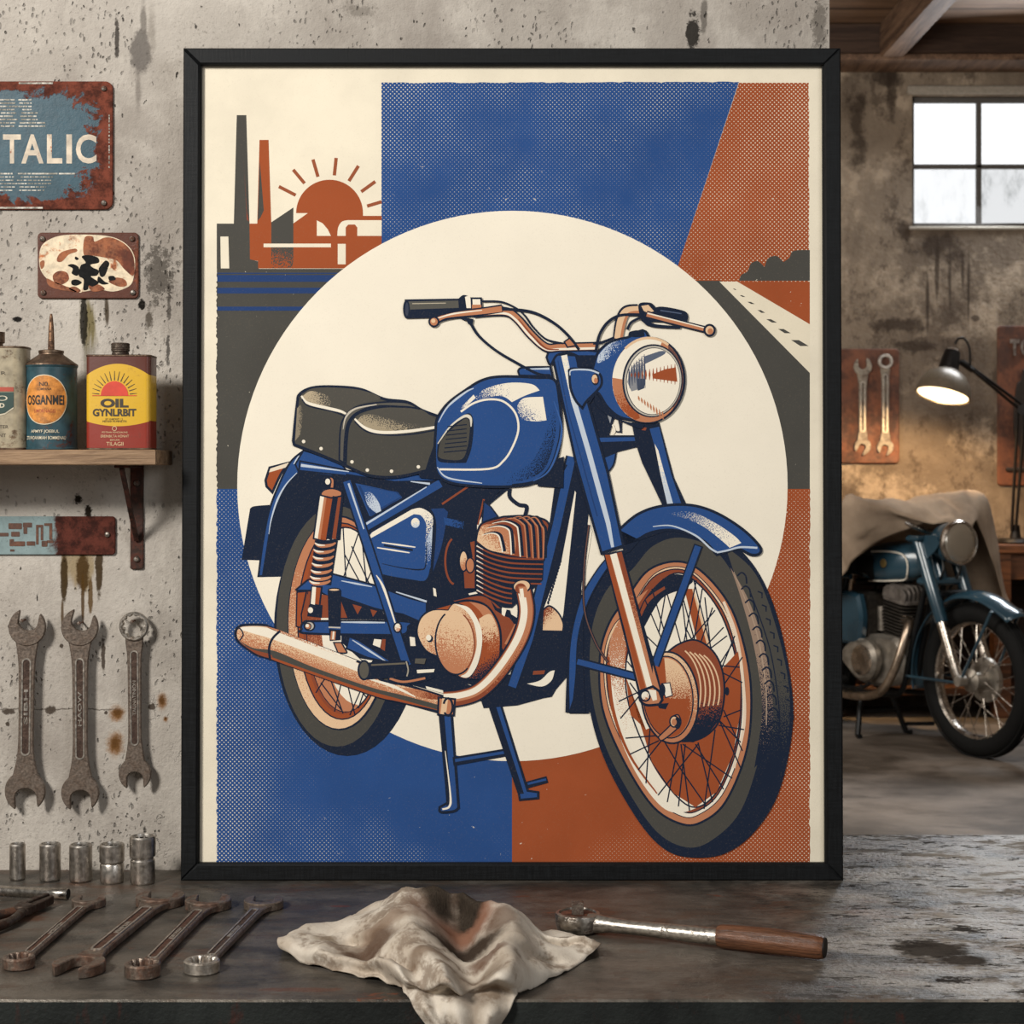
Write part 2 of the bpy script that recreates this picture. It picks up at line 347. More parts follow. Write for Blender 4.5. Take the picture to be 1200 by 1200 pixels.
def wood(name, dark, light, ax=0, sc=1.0, rough=.6, plank=None, pax=1):
    n = NT(name); v = n.coord(); s = [18*sc]*3; s[ax] = 1.2*sc; g = n.noise(n.map(v, tuple(s)), 2.2, 6, .7, .6); f = n.noise(n.map(v, tuple(x*5 for x in s)), 3, 3)
    t = n.ss(n.math('MULTIPLY_ADD', f, .3, n.math('MULTIPLY', g, .8)), .35, .75); c = n.mix(t, dark, light)
    if plank:
        q = n.math('FRACT', n.math('MULTIPLY', n.sep(v)[pax], 1/plank)); e = n.math('MAXIMUM', n.ss(q, .05, .015), n.ss(q, .95, .985)); c = n.mix(e, c, '#0c0806')
        idx = n.math('FLOOR', n.math('MULTIPLY', n.sep(v)[pax], 1/plank)); w = n.node('ShaderNodeTexWhiteNoise'); w.noise_dimensions = '1D'; n.put(w.inputs['W'], idx)
        c = n.mix(n.math('MULTIPLY', w.outputs[0], .45), c, dark)
        n.bump(n.math('SUBTRACT', t, n.math('MULTIPLY', e, 3)), .4, .004)
    else: n.bump(t, .3, .002)
    return n.out(c, rough, 0, spec=.3)
PLK = wood('ceiling_planks', '#4a3628', '#8c6f56', 0, .5, .75, .3, 1)
m = MB(); m.box((.75+.6, 6.2, CEIL+.05), (5.5, 7.2, .1)); tag(m.build('ceiling', PLK), kind='structure')
BEAM = wood('beam_wood', '#3a281e', '#7d624d', 1, .5, .7)
m = MB(); yb = BD-.14; m.box((1.35, yb, CEIL-.075), (5.1, .28, .17), .006); tag(m.build('trim_1', wood('wall_plate_wood', '#2a1e18', '#4a382d', 0, .5, .8)), kind='structure')
m = MB(); m.box((1.35, BD-.15, CEIL-.18), (5.1, .3, .035), .006); tag(m.build('trim_2', BEAM), kind='structure')
for k, (xa) in enumerate((2.07, .2, 3.75)):
    m = MB(); m.box((xa, 6.05, CEIL-.09), (.13, 6.5, .19), .01); tag(m.build('trim_%d' % (k+3), BEAM), kind='structure')
# window
WF = flat('#4e4a46', .6, .2); fr = MB(); yw = BD+.06; cols = [1067, 1150, 1233]; 
lt, rt, tp, bt = wx(1069, BD), wx1, wz(112, BD), wz(265, BD)
def wbar(a, b, c, d, mb, t=.05): mb.box(((a+b)/2, yw, (c+d)/2), (b-a, t, d-c), .006)
pw = 4*BD/FPX
wbar(lt, rt, tp-1.7*pw, tp, fr); wbar(lt, rt, bt, bt+1.2*pw, fr); wbar(lt, lt+pw, bt, tp, fr); wbar(rt-pw, rt, bt, tp, fr)
wo = fr.build('window_1', WF); tag(wo, 'small metal framed factory window in the back wall', kind='structure')
mu = MB(); xm = wx(1149.5, BD); xm2 = wx(1228, BD); zm = wz(193.5, BD)
mu.box((xm, yw, (tp+bt)/2), (.028, .045, tp-bt), .006); mu.box((xm2, yw, (tp+bt)/2), (.028, .045, tp-bt), .006); mu.box(((lt+rt)/2, yw, zm), (rt-lt, .045, .026), .006)
mu.build('glazing_bar', WF, wo)
def glass_mat(name, dirty):
    n = NT(name); v = n.coord(); g = n.noise(n.map(v, (1, 1, .4)), 14, 6, .75); d = n.ss(g, .45, .75)
    c = n.mix(n.math('MULTIPLY', d, dirty), (.97, .985, 1), (.45, .47, .47))
    return n.out('#202224', .3, 0, emit=c, es=1.25 if dirty < .3 else (1.0 if dirty < .8 else .82))
GL = [glass_mat('bright_pane', .08), glass_mat('dusty_pane', .5), glass_mat('grimy_pane', .9)]
for (a, b, c, d, g) in ((lt, xm, zm, tp, 0), (xm, xm2, zm, tp, 0), (xm2, rt, zm, tp, 0), (lt, xm, bt, zm, 1), (xm, xm2, bt, zm, 2), (xm2, rt, bt, zm, 2)):
    m = MB(); m.box(((a+b)/2, yw+.005, (c+d)/2), (b-a-.008, .006, d-c-.008)); m.build('window_pane', GL[g], wo)
m = MB(); m.box(((lt+rt)/2, BD+.01, tp+.03), (rt-lt+.06, .06, .05), .008); m.box(((lt+rt)/2, BD-.002, bt-.012), (rt-lt+.04, .03, .02), .006); m.build('window_sill', flat('#8f877b', .85), wo)
# ---------------------------------------------------------------- workbench the poster stands on
ZB_ = .75; YF = .58*FPX/(1172-HY); YR = .58*FPX/(978-HY)
def bench_metal(front=False):
    n = NT('worn_steel_bench_' + ('apron' if front else 'top')); v = n.coord(); x, y, z = n.sep(v); y = n.math('ADD', y, YF)
    a = n.noise(n.map(v, (1, 2.2, 1)), 5, 7, .68, .5); b = n.noise(v, 17, 6, .7); f = n.noise(v, 190, 3, .6); sc = n.noise(n.map(v, (6, 90, 1)), 3, 4, .7)
    if front:
        c = n.mix(n.ss(a, .35, .65), '#161918', '#292d2b'); c = n.mix(n.ss(n.noise(n.map(v, (1.6, 1, .6)), 9, 6, .7), .55, .66), c, '#43211a')
        rg = .55; me = .3; SPC = .4
    else:
        c = n.mix(n.ss(a, .33, .66), '#3e3b36', '#6f675d'); c = n.mix(n.math('MULTIPLY', n.ss(b, .45, .7), .5), c, '#857e75')
        c = n.mix(n.math('MULTIPLY', n.ss(n.noise(n.map(v, (1, 2, 1), (3, 3, 3)), 6, 7, .7), .55, .68), .75), c, '#694631')
        c = n.mix(n.math('MULTIPLY', n.ss(n.noise(n.map(v, (1, 2.5, 1), (8, 3, 3)), 11, 7, .75), .64, .7), .9), c, '#84492f')
        # scraped bare, paler end of the bench on the right with dark chips
        bare = n.math('MULTIPLY', n.ss(n.math('ADD', x, n.math('MULTIPLY', n.math('SUBTRACT', a, .5), 1.0)), .30, .62), n.ss(n.math('MULTIPLY_ADD', b, .8, n.math('MULTIPLY', a, .5)), .42, .72))
        c = n.mix(n.math('MULTIPLY', bare, .62), c, '#b9afa2'); c = n.mix(n.math('MULTIPLY', n.ss(n.noise(n.map(v, (1, 2.4, 1), (6, 2, 7)), 9, 8, .78), .5, .62), .65), c, '#5e4c3f')
        chips = n.math('MULTIPLY', n.math('MAXIMUM', n.ss(n.noise(n.map(v, (1, 2.4, 1), (1, 9, 2)), 13, 7, .78), .57, .60), n.ss(n.noise(n.map(v, (1, 3, 1), (5, 9, 2)), 42, 6, .75), .58, .62)), n.ss(x, .2, .45))
        c = n.mix(n.math('MULTIPLY', chips, .9), c, '#262220')
        pm = [0.0]
        def patch(cx, cy, rx, ry, col, f_):
            nonlocal c
            dx = n.math('MULTIPLY', n.math('SUBTRACT', x, cx), 1/rx); dy = n.math('MULTIPLY', n.math('SUBTRACT', y, cy), 1/ry)
            d = n.math('SQRT', n.math('ADD', n.math('MULTIPLY', dx, dx), n.math('MULTIPLY', dy, dy)))
            k_ = n.ss(n.math('MULTIPLY_ADD', n.math('SUBTRACT', n.noise(v, 22, 6, .7), .5), 1.8, d), 1, .6); c = n.mix(n.math('MULTIPLY', k_, f_), c, col)
            if cx > .3: pm[0] = n.math('MAXIMUM', k_, pm[0])
        p = on_z(1095, 1113, .75); patch(p.x, p.y, .06, .045, '#2f2822', .9); p = on_z(1130, 1125, .75); patch(p.x, p.y, .035, .028, '#332b25', .85)
        p = on_z(360, 1160, .75); patch(p.x, p.y, .06, .012, '#6e412c', .6); p = on_z(395, 1062, .75); patch(p.x, p.y, .02, .006, '#7c432e', .7); p = on_z(15, 1075, .75); patch(p.x, p.y, .07, .04, '#6e4630', .75)
        dk = n.math('MAXIMUM', chips, pm[0]); dk = n.math('MAXIMUM', dk, n.math('MULTIPLY', n.ss(n.noise(n.map(v, (1, 2.2, 1), (6, 2, 7)), 9, 8, .78), .5, .60), n.ss(x, .2, .5)))
        rg = n.math('MULTIPLY_ADD', dk, .45, n.math('MULTIPLY_ADD', b, .35, .26)); me = n.math('MULTIPLY_ADD', dk, -.45, .45); SPC = n.math('MULTIPLY_ADD', dk, -.38, .45)
    c = n.mix(n.math('MULTIPLY', n.ss(f, .5, .8), .3), c, '#1d1a18')
    n.bump(n.math('ADD', n.math('MULTIPLY', b, .9), n.math('ADD', n.math('MULTIPLY', f, .45), n.math('MULTIPLY', sc, .4))), .5, .004)
    return n.out(c, rg, me, spec=SPC)
bench = thing('workbench', 'long worn steel workbench carrying the poster and tools', 'workbench', (0, YF, 0))
m = MB(); xw = wx(972)+.002; XL, XR = -1.15, 1.15
poly = [(XL, YF), (XR, YF), (XR, YR), (xw, YR), (xw, WD-.002), (XL, WD-.002)]
m.prism(poly, ZB_-.028, ZB_, .0022)
for i_, f_ in enumerate(m.f):
    if len(f_) == 4 and abs(m.v[f_[0]].z-m.v[f_[2]].z) > .01: m.mi[i_] = 1
m.build('bench_top', [bench_metal(), bench_metal(True)], bench, world=True)
m = MB(); m.box(((XL+XR)/2, YF+.018, ZB_-.095), (XR-XL-.01, .02, .135), .003); m.build('apron', bench_metal(True), bench, world=True)
STEELD = worn('bench_leg_steel', '#3a3d3c', '#5a3526', 12)
for (x, y) in ((XL+.06, YF+.06), (XR-.06, YF+.06), (XL+.06, WD-.06), (XR-.06, YR-.06)):
    m = MB(); m.box((x, y, .361), (.06, .06, .722), .004); m.build('leg', STEELD, bench, world=True)
# ================================================================== framed poster leaning on the wall
# the poster stands on the bench; its print is a flat picture of inks laid over paper
FB, FT = 2.405, 2.425                      # front face of the moulding: distance at foot and at top
ZB = .75
SLOPE = (FT-FB)/1.19
PO = Vector((0, FB, ZB))                    # foot of the front face
PU = Vector((1, 0, 0)); PV = Vector((0, SLOPE, 1)).normalized(); PN = PU.cross(PV)   # normal points to the camera side (-y)
def on_plane(px, py, off):
    """hit a plane parallel to the frame front, off metres behind it; returns plane (u, v)"""
    d = Vector(((px-HX)/FPX, 1, (HY-py)/FPX)); o = PO-PN*off-Vector((0, 0, CAMH))
    t = o.dot(PN)/d.dot(PN); h = d*t-o
    return h.dot(PU), h.dot(PV)
FRM = Matrix(((PU.x, PV.x, PN.x, PO.x), (PU.y, PV.y, PN.y, PO.y), (PU.z, PV.z, PN.z, PO.z), (0, 0, 0, 1)))
fx0, _ = on_plane(211.5, 1033, 0); fx1, _ = on_plane(988.5, 1033, 0); _, fz1 = on_plane(600, 56, 0)
BW = .0235; DEP = .047; REC = .012          # moulding width, depth, recess of the print
poster = thing('framed_poster', 'black framed motorcycle poster standing on the bench and leaning on the plaster wall', 'poster', tuple(PO))
def black_wood():
    n = NT('black_stained_wood'); v = n.coord(); g = n.noise(n.map(v, (4, 60, 60)), 6, 5, .7); g2 = n.noise(n.map(v, (60, 60, 4)), 6, 5, .7)
    e = n.ss(n.math('MULTIPLY', g, g2), .12, .5)
    n.bump(n.math('ADD', g, g2), .25, .001)
    return n.out(n.mix(e, '#0b0c0d', '#1a1c1e'), n.math('MULTIPLY_ADD', e, .2, .5), 0, spec=.2)
BLK = black_wood(); BRASSK = flat('#101112', .5)
def bar(poly, name):
    m = MB(); m.prism(poly, -DEP, 0, .0025, M=FRM); return m.build(name, BLK, poster, world=True)
bar([(fx0, 0), (fx1, 0), (fx1-BW, BW), (fx0+BW, BW)], 'bottom_rail')
bar([(fx0, fz1), (fx1, fz1), (fx1-BW, fz1-BW), (fx0+BW, fz1-BW)], 'top_rail')
bar([(fx0, 0), (fx0, fz1), (fx0+BW, fz1-BW), (fx0+BW, BW)], 'side_rail')
bar([(fx1, 0), (fx1, fz1), (fx1-BW, fz1-BW), (fx1-BW, BW)], 'side_rail')
m = MB(); m.box((0, fz1/2, -DEP+.004), (fx1-fx0-.02, fz1-.02, .006), M=FRM); m.build('backing_board', flat('#6d5a45', .9), poster, world=True)
m = MB()
for (x, y, w, h) in ((0, BW-.001, fx1-fx0-2*BW, .004), (0, fz1-BW+.001, fx1-fx0-2*BW, .004)):
    m.box((x, y, -REC/2-.003), (w, h, REC-.006), M=FRM)
for x in (fx0+BW, fx1-BW): m.box((x, fz1/2, -REC/2-.003), (.004, fz1-2*BW, REC-.006), M=FRM)
m.build('inner_lip', flat('#1d1d1c', .35), poster, world=True)
# ---- inks
def paper_grain(n, v, c, amt=.07):
    a = n.noise(v, 9, 5, .6); b = n.noise(v, 500, 2)
    c = n.mix(n.ss(a, .25, .75), tuple(x*(1-amt) for x in lin(c)), tuple(min(1, x*(1+amt*.6)) for x in lin(c)))
    return n.mix(n.math('MULTIPLY', n.ss(b, .55, .8), .12), c, '#9c8a70')
def ink(name, col, dots=None, dotcol='#e6dcc6', specks=True, amt=.09):
    n = NT(name); v = n.coord(); c = paper_grain(n, v, col, amt)
    if dots:
        x, y, _ = n.sep(n.coord('UV')); X = n.math('MULTIPLY', x, 1200); Y = n.math('MULTIPLY', y, 1200)
        k = PI/5.0
        w = n.math('MULTIPLY', n.math('SINE', n.math('MULTIPLY', n.math('ADD', X, Y), k)), n.math('SINE', n.math('MULTIPLY', n.math('SUBTRACT', X, Y), k)))
        w = n.math('ABSOLUTE', w); w = n.math('MULTIPLY_ADD', w, 1, n.math('MULTIPLY', n.math('SUBTRACT', n.noise(v, 14, 3), .5), .35))
        st = None
        for (a, b, c0, gain) in dots:            # strength = a*x + b*y + c, in frame units 0..1
            t = n.math('MULTIPLY', n.math('ADD', n.math('MULTIPLY_ADD', x, a, c0), n.math('MULTIPLY', y, b)), gain, clamp=True)
            st = t if st is None else n.math('MAXIMUM', st, t)
        thr = n.math('MULTIPLY_ADD', st, -.50, 1.06)
        c = n.mix(n.math('MULTIPLY', n.ss(n.math('SUBTRACT', w, thr), -.02, .10), .95), c, dotcol)
    if specks:
        s1 = n.ss(n.noise(v, 130, 3, .6), .73, .755); s2 = n.ss(n.noise(n.map(v, (1, 1, .35), rot=(0, .5, 0)), 45, 5, .7), .735, .75)
        c = n.mix(n.math('MULTIPLY', n.math('MAXIMUM', s1, s2), .7), c, '#e6dcc6')
    return n.out(c, .8, 0, spec=.08)
def stip(a, b, sc=780):
    k = ('stip', a, b)
    if k not in MC:
        n = NT('stippled_ink'); v = n.coord(); t = n.sep(n.coord('UV'))[0]
        g = n.math('ADD', n.math('MULTIPLY', n.noise(v, sc, 1, .5), 1.9), -.45)
        MC[k] = n.out(n.mix(n.ss(n.math('SUBTRACT', t, g), -.06, .06), a, b), .8, 0, spec=.08)
    return MC[k]
CR = '#f4ead6'; BLU = '#2d4f87'; NAV = '#1e2739'; RUS = '#a0512f'; CHA = '#4d4b46'; COP = '#bf7f5c'; COD = '#8d4a33'; COL_ = '#e6c29c'; LB = '#c5cfda'; BDK = '#26406f'
I = {}
def K(c):
    if c not in I: I[c] = ink('ink', c, specks=False, amt=.05)
    return I[c]
PAPER = ink('poster_paper', '#ece1ca', specks=False); n_paper = PAPER
INK_BLUE_T = ink('ink_blue', BLU, [(-1.6, -1.4, 1.12, 1.5), (0, -2.4, .50, 1.4), (.9, .3, -.42, 1.2), (0, 0, .30, 1)])
INK_BLUE_B = ink('ink_blue', BLU, [(-2.6, .5, .55, 1.5), (-.7, 2.2, -1.35, 1.2)])
INK_RUST_T = ink('ink_rust', RUS, [(2.2, -.4, -1.05, 1.1), (0, 0, .42, 1)])
INK_RUST_B = ink('ink_rust', RUS, [(3.2, .4, -2.42, 1.3), (1.5, 1.9, -2.35, 1.3)])
INK_CHA = ink('ink_charcoal', CHA); INK_DISC = ink('ink_cream', CR, specks=False, amt=.03)
class Art:
    def __init__(s): s.v = []; s.f = []; s.uv = []; s.mi = []; s.mats = []; s.k = 0; s.fr = (0, 0, 1)
    def F(s, ox, oy, sc): s.fr = (ox, oy, sc)
    def px(s, p): return (s.fr[0]+p[0]/s.fr[2], s.fr[1]+p[1]/s.fr[2])
    def mat(s, m):
        if isinstance(m, str): m = K(m)
        if m not in s.mats: s.mats.append(m)
        return s.mats.index(m)
    def raw(s, P, faces, m, g=None):
        """P in photo pixels"""
        s.k += 1; off = REC-.0002-s.k*.000005; b = len(s.v); mi = s.mat(m)
        for p in P: u, v = on_plane(p[0], p[1], off); s.v.append(FRM @ Vector((u, v, -off)))
        for f in faces:
            s.f.append(tuple(b+i for i in f)); s.mi.append(mi)
            for i in f:
                x, y = P[i][0], P[i][1]
                if g:
                    (ax, ay), (bx, by) = g; dx, dy = bx-ax, by-ay
                    s.uv.append((((x-ax)*dx+(y-ay)*dy)/(dx*dx+dy*dy), 0))
                else: s.uv.append((x/1200, y/1200))
    def fill(s, pts, m, smooth=False, g=None, line=0, lc=NAV, n=6):
        P = crom(pts, True, n) if smooth else [Vector(p[:2]) for p in pts]
        P = [s.px(p) for p in P]; gg = (s.px(g[0]), s.px(g[1])) if g else None
        s.raw(P, [tuple(range(len(P)))], m, gg)
        if line: s.ribbon(P, line, lc, True)
    def ribbon(s, P, w, m, closed=False, g=None):
        P = [Vector(p) for p in P]; n = len(P); Q = []
        P = [p for i, p in enumerate(P) if i == 0 or (p-P[i-1]).length > .05]; n = len(P)
        ws = w if isinstance(w, list) else None
        for i in range(n):
            a = P[i-1] if (closed or i) else P[i]; b = P[(i+1) % n] if (closed or i < n-1) else P[i]
            e1 = (P[i]-a); e2 = (b-P[i])
            if e1.length < 1e-6: e1 = e2
            if e2.length < 1e-6: e2 = e1
            n1 = Vector((-e1.y, e1.x)).normalized(); n2 = Vector((-e2.y, e2.x)).normalized(); mm = n1+n2
            mm = mm/max(.5, mm.length_squared/2) if mm.length > .2 else n1
            hw = w/2 if not ws else .5*(lambda q, u: ws[q]+(ws[min(q+1, len(ws)-1)]-ws[q])*(u-q))(int(i/max(1, n-1)*(len(ws)-1)), i/max(1, n-1)*(len(ws)-1))
            Q += [P[i]+mm*hw, P[i]-mm*hw]
        F = [(2*i, 2*i+1, 2*((i+1) % n)+1, 2*((i+1) % n)) for i in range(n if closed else n-1)]
        s.raw(Q, F, m, g)
    def line(s, pts, w, m=NAV, smooth=True, n=6, g=None):
        P = crom(pts, False, n) if smooth and len(pts) > 2 else [Vector(p[:2]) for p in pts]
        if isinstance(w, list) and len(w) > 2 and len(P) < 6: P = [P[i]+(P[i+1]-P[i])*(q/6) for i in range(len(P)-1) for q in range(6)]+[P[-1]]
        s.ribbon([s.px(p) for p in P], w, m, g=(s.px(g[0]), s.px(g[1])) if g else None)
    def tube(s, pts, w, c, lc=NAV, o=1.8, hi=None, hw=.3, hoff=-.2, smooth=True):
        """outlined round bar drawn as strokes; hi = highlight ink"""
        s.line(pts, w+2*o, lc, smooth); s.line(pts, w, c, smooth)
        if hi:
            P = crom(pts, False, 6) if smooth and len(pts) > 2 else [Vector(p[:2]) for p in pts]
            P = [Vector(s.px(p)) for p in P]; Q = []
            for i in range(len(P)):
                d = P[min(i+1, len(P)-1)]-P[max(i-1, 0)]; Q.append(P[i]+Vector((-d.y, d.x)).normalized()*w*hoff)
            s.ribbon(Q, w*hw, hi)
    def ell(s, c, rx, ry, rot=0, n=48, a0=0, a1=360):
        full = abs(a1-a0) >= 360; n = max(6, int(n*abs(a1-a0)/360)); cr, sr = math.cos(R(rot)), math.sin(R(rot)); out = []
        for i in range(n if full else n+1):
            t = R(a0+(a1-a0)*i/n); x, y = rx*math.cos(t), ry*math.sin(t); out.append((c[0]+x*cr-y*sr, c[1]+x*sr+y*cr))
        return out
    def oval(s, c, rx, ry, m, rot=0, g=None, line=0, lc=NAV): s.fill(s.ell(c, rx, ry, rot), m, g=g, line=line, lc=lc)
    def arc(s, c, rx, ry, a0, a1, w, m=NAV, rot=0, n=48): s.line(s.ell(c, rx, ry, rot, n, a0, a1), w, m, smooth=False)
A = Art()
# paper and panels
px0, pz0 = 226, 1022
A.fill([(224, 70), (976, 70), (976, 1022), (224, 1022)], PAPER)
def rough(p, q, amp=.9, step=5, seed=1):
    rn = random.Random(seed); d = Vector(q)-Vector(p); n = max(2, int(d.length/step)); nn = Vector((-d.y, d.x)).normalized()
    return [tuple(Vector(p)+d*(i/n)+nn*rn.uniform(-amp, amp)) for i in range(n)]
A.fill(rough((254, 315), (254, 574), 1.1, 2.2, 3)+[(254, 574), (440, 574), (440, 315)], INK_CHA)
A.fill(rough((447, 97), (866, 96), .6, 6, 4)+[(866, 96), (793, 316), (447, 316)], INK_BLUE_T)
A.fill([(866, 97)]+rough((948, 97), (948, 330), .7, 3, 5)+[(948, 330), (780, 330), (793, 316)], INK_RUST_T)
A.fill([(254, 573), (600, 573), (600, 1022), (254, 1022)]+rough((254, 1022), (254, 573), .9, 3, 6), INK_BLUE_B)
A.fill([(600, 573), (949, 573)]+rough((949, 573), (949, 1022), .8, 4, 7)+[(949, 1022), (600, 1022)], INK_RUST_B)
A.fill([(790, 329), (845, 329), (949, 436), (949, 573), (900, 573)], INK_CHA)
A.fill([(843, 330), (864, 330), (949, 380), (949, 437)], K('#e8dcc3'))
A.fill([(864, 330), (949, 330), (949, 380)], ink('ink_rust', RUS))
A.fill([(866, 329, 1), (869, 322), (876, 318), (880, 309), (888, 306), (896, 313, 1), (900, 303), (910, 300), (918, 307, 1), (925, 302), (930, 294), (949, 293, 1), (949, 329, 1)], INK_CHA, smooth=True)
for (x, y, w, h) in ((861, 339, 4, 1.5), (870, 347, 6, 2), (880, 355, 8, 2.6), (892, 365, 8, 3.2), (904, 376, 11, 4), (919, 388, 13, 5), (937, 402, 18, 7)):
    A.fill([(x-w*.55, y-h*.5), (x-w*.05, y-h*.5), (x+w*.6, y+h*.5), (x+w*.05, y+h*.5)], K(CHA))
# factory, chimneys and rising sun
A.F(230, 60, 3.752)
for y0, y1 in ((984, 1014), (1040, 1065), (1123, 1141)): A.fill([(92, y0), (660, y0), (660, y1), (92, y1)], K('#2b4270'))
A.fill([(92, 974), (660, 974), (660, 979), (92, 979)], K('#2b4270'))
A.fill([(90, 758), (240, 758), (240, 915), (275, 925), (275, 960), (90, 960)], INK_CHA)
A.fill([(178, 281), (220, 281), (234, 758), (165, 758)], INK_CHA)
A.fill([(278, 390), (318, 390), (330, 760), (268, 760)], K(RUS))
A.fill([(279, 480), (297, 700), (283, 730), (270, 745)], K(CHA))
A.fill([(234, 758), (332, 758), (332, 955), (272, 955), (272, 923), (236, 915)], K(RUS))
A.fill([(208, 470), (222, 700), (232, 750), (222, 740)], stip('#4d4b46', '#8a4a3a'), g=((190, 600), (235, 600)))
A.fill([(330, 752), (427, 687), (427, 955), (330, 955)], stip(CHA, RUS), g=((330, 1010), (345, 750)) if False else ((400, 830), (340, 1010)))
A.fill(A.ell((586, 712), 147, 147, 0, 60, 180, 360)+[(733, 724), (815, 724), (815, 955), (427, 955), (427, 757), (490, 712)], K(RUS))
A.fill([(440, 712), (490, 712), (427, 757), (427, 712)], PAPER)
A.fill([(530, 744), (556, 757), (578, 783), (592, 812), (530, 812)], PAPER)
A.fill([(620, 812, 1), (624, 775), (640, 750), (665, 743, 1), (815, 743, 1), (815, 812, 1), (708, 812, 1), (708, 775, 1), (698, 762, 1), (668, 762, 1), (657, 775, 1), (657, 812, 1)], PAPER, smooth=True)
A.fill([(622, 847), (657, 847), (657, 937), (622, 937)], PAPER); A.fill([(296, 846), (592, 846), (592, 862), (296, 862)], PAPER)
A.fill([(106, 815), (141, 815), (145, 955), (108, 955)], PAPER)
for a, b in (((363, 595), (437, 633)), ((426, 521), (476, 581)), ((513, 476), (535, 552)), ((615, 469), (607, 546)), ((713, 504), (671, 571)), ((787, 573), (725, 618)), ((815, 662), (751, 681))): A.line([a, b], 3.9, K('#985438'), smooth=False)
A.F(0, 0, 1)
A.fill(A.ell((600.5, 569.5), 322.5, 322.5, 0, 128), INK_DISC)
# --------------------------------------------------------------- rear wheel
A.F(260, 520, 5)
A.fill([(450, 155), (770, 180), (850, 520), (700, 640), (400, 780), (322, 780), (330, 640), (380, 500)], NAV)
A.F(0, 0, 1)
A.oval((407, 738), 86, 148, NAV)
A.oval((395, 734), 71, 141, CHA)
A.oval((398, 730), 61, 126, NAV)
A.oval((397, 730), 59, 124, stip(COP, COL_), g=((360, 640), (345, 860)))
A.oval((401, 728), 52, 115, RUS, line=1.6)
A.oval((402, 727), 47, 110, COD)
A.oval((405, 726), 46, 108, INK_DISC, line=1.8)
A.fill(A.ell((405, 726), 46, 108, 0, 40, 75, 200)+A.ell((420, 722), 44, 104, 0, 40, 200, 90), stip(COP, COD), g=((380, 820), (355, 700)))
for a, b in (((402, 617), (406, 690)), ((420, 625), (398, 690)), ((404, 650), (425, 688)), ((426, 690), (442, 655)), ((425, 640), (430, 690)), ((412, 640), (440, 700)),
             ((376, 800), (400, 832)), ((388, 798), (402, 836)), ((400, 800), (392, 834)), ((408, 805), (416, 838)), ((424, 806), (410, 838)), ((370, 812), (384, 790)), ((430, 800), (420, 830)), ((416, 800), (430, 818))): A.line([a, b], 1.5, NAV, False)
# rear mudguard, number plate, tail light
A.F(260, 520, 5)
A.fill([(165, 380, 1), (190, 366), (280, 358, 1), (235, 684, 1), (116, 680, 1)], NAV, smooth=True)
A.fill([(280, 140, 1), (400, 105, 1), (350, 170), (296, 285, 1), (262, 250, 1), (256, 215, 1)], RUS, smooth=True, line=3)
A.fill([(284, 145), (398, 108), (372, 140), (276, 168)], K('#ead9c0'))
A.fill([(440, 150, 1), (560, 175, 1), (640, 200, 1), (600, 300, 1), (520, 350), (430, 450), (370, 560), (335, 680), (322, 780, 1), (218, 782, 1), (240, 640), (270, 480), (330, 320)], NAV, smooth=True)
A.fill([(480, 40, 1), (400, 110), (330, 250), (275, 400), (240, 580), (214, 776, 1), (240, 776, 1), (262, 640), (285, 500), (325, 350), (385, 240), (455, 165, 1), (560, 110, 1)], BLU, smooth=True, line=2.4)
A.line([(440, 170), (375, 240), (325, 330), (290, 440), (275, 530)], [.8, 2.2, .6], LB)
A.line([(500, 68), (455, 80), (420, 120)], [.5, 4.5, .6], LB)
A.fill([(478, 40, 1), (540, 58), (700, 118, 1), (740, 170, 1), (640, 190, 1), (450, 165, 1), (430, 120, 1)], BLU, smooth=True, line=2)
# frame rails around the side
A.F(320, 330, 4.446)
A.fill([(140, 935, 1), (420, 990, 1), (860, 1010, 1), (900, 1050, 1), (860, 1080, 1), (610, 1110, 1), (370, 1010, 1), (135, 985, 1)], BLU, smooth=True, line=2)
A.line([(145, 957), (395, 990)], [3.4, 1], LB, False)
A.F(400, 540, 4)
# dark mass behind engine
A.fill([(20, 60), (250, 95), (440, 90), (600, 100), (700, 110), (790, 125), (720, 165), (660, 260), (636, 300), (640, 600), (700, 660), (830, 740), (860, 900), (740, 1050), (500, 1060), (300, 1010), (330, 960), (250, 830), (215, 690), (100, 330)], NAV)
A.fill([(0, 760), (200, 760), (250, 830), (320, 960), (330, 1010), (250, 1040), (120, 960), (0, 850)], NAV)
# battery, airbox (upper triangle)
A.fill([(60, 100, 1), (270, 145, 1), (290, 175, 1), (130, 265, 1)], BLU, line=2)
A.fill([(78, 115), (262, 145), (285, 170), (138, 262)], K(BDK))
A.fill([(90, 118), (255, 148), (278, 168), (150, 240)], BLU)
A.fill([(105, 145, 1), (140, 150), (175, 195), (187, 235, 1), (165, 245, 1), (125, 210)], stip(BLU, LB), smooth=True, g=((60, 150), (200, 215)))
A.tube([(25, 95), (100, 330), (270, 860), (310, 960)], 8.6, BLU, smooth=False, o=1.7)
A.line([(35, 110), (100, 320)], [2.4, 1.4], LB, False); A.line([(170, 540), (212, 640), (250, 765)], [1, 3.2, 1], K(CR))
A.line([(105, 315), (465, 105)], 12.5, NAV, False); A.line([(105, 315), (465, 105)], 9.3, BLU, False)
A.line([(110, 300), (400, 122)], [2.6, 1.2], LB, False); A.line([(325, 97), (415, 108)], [1, 2.6], LB, False)
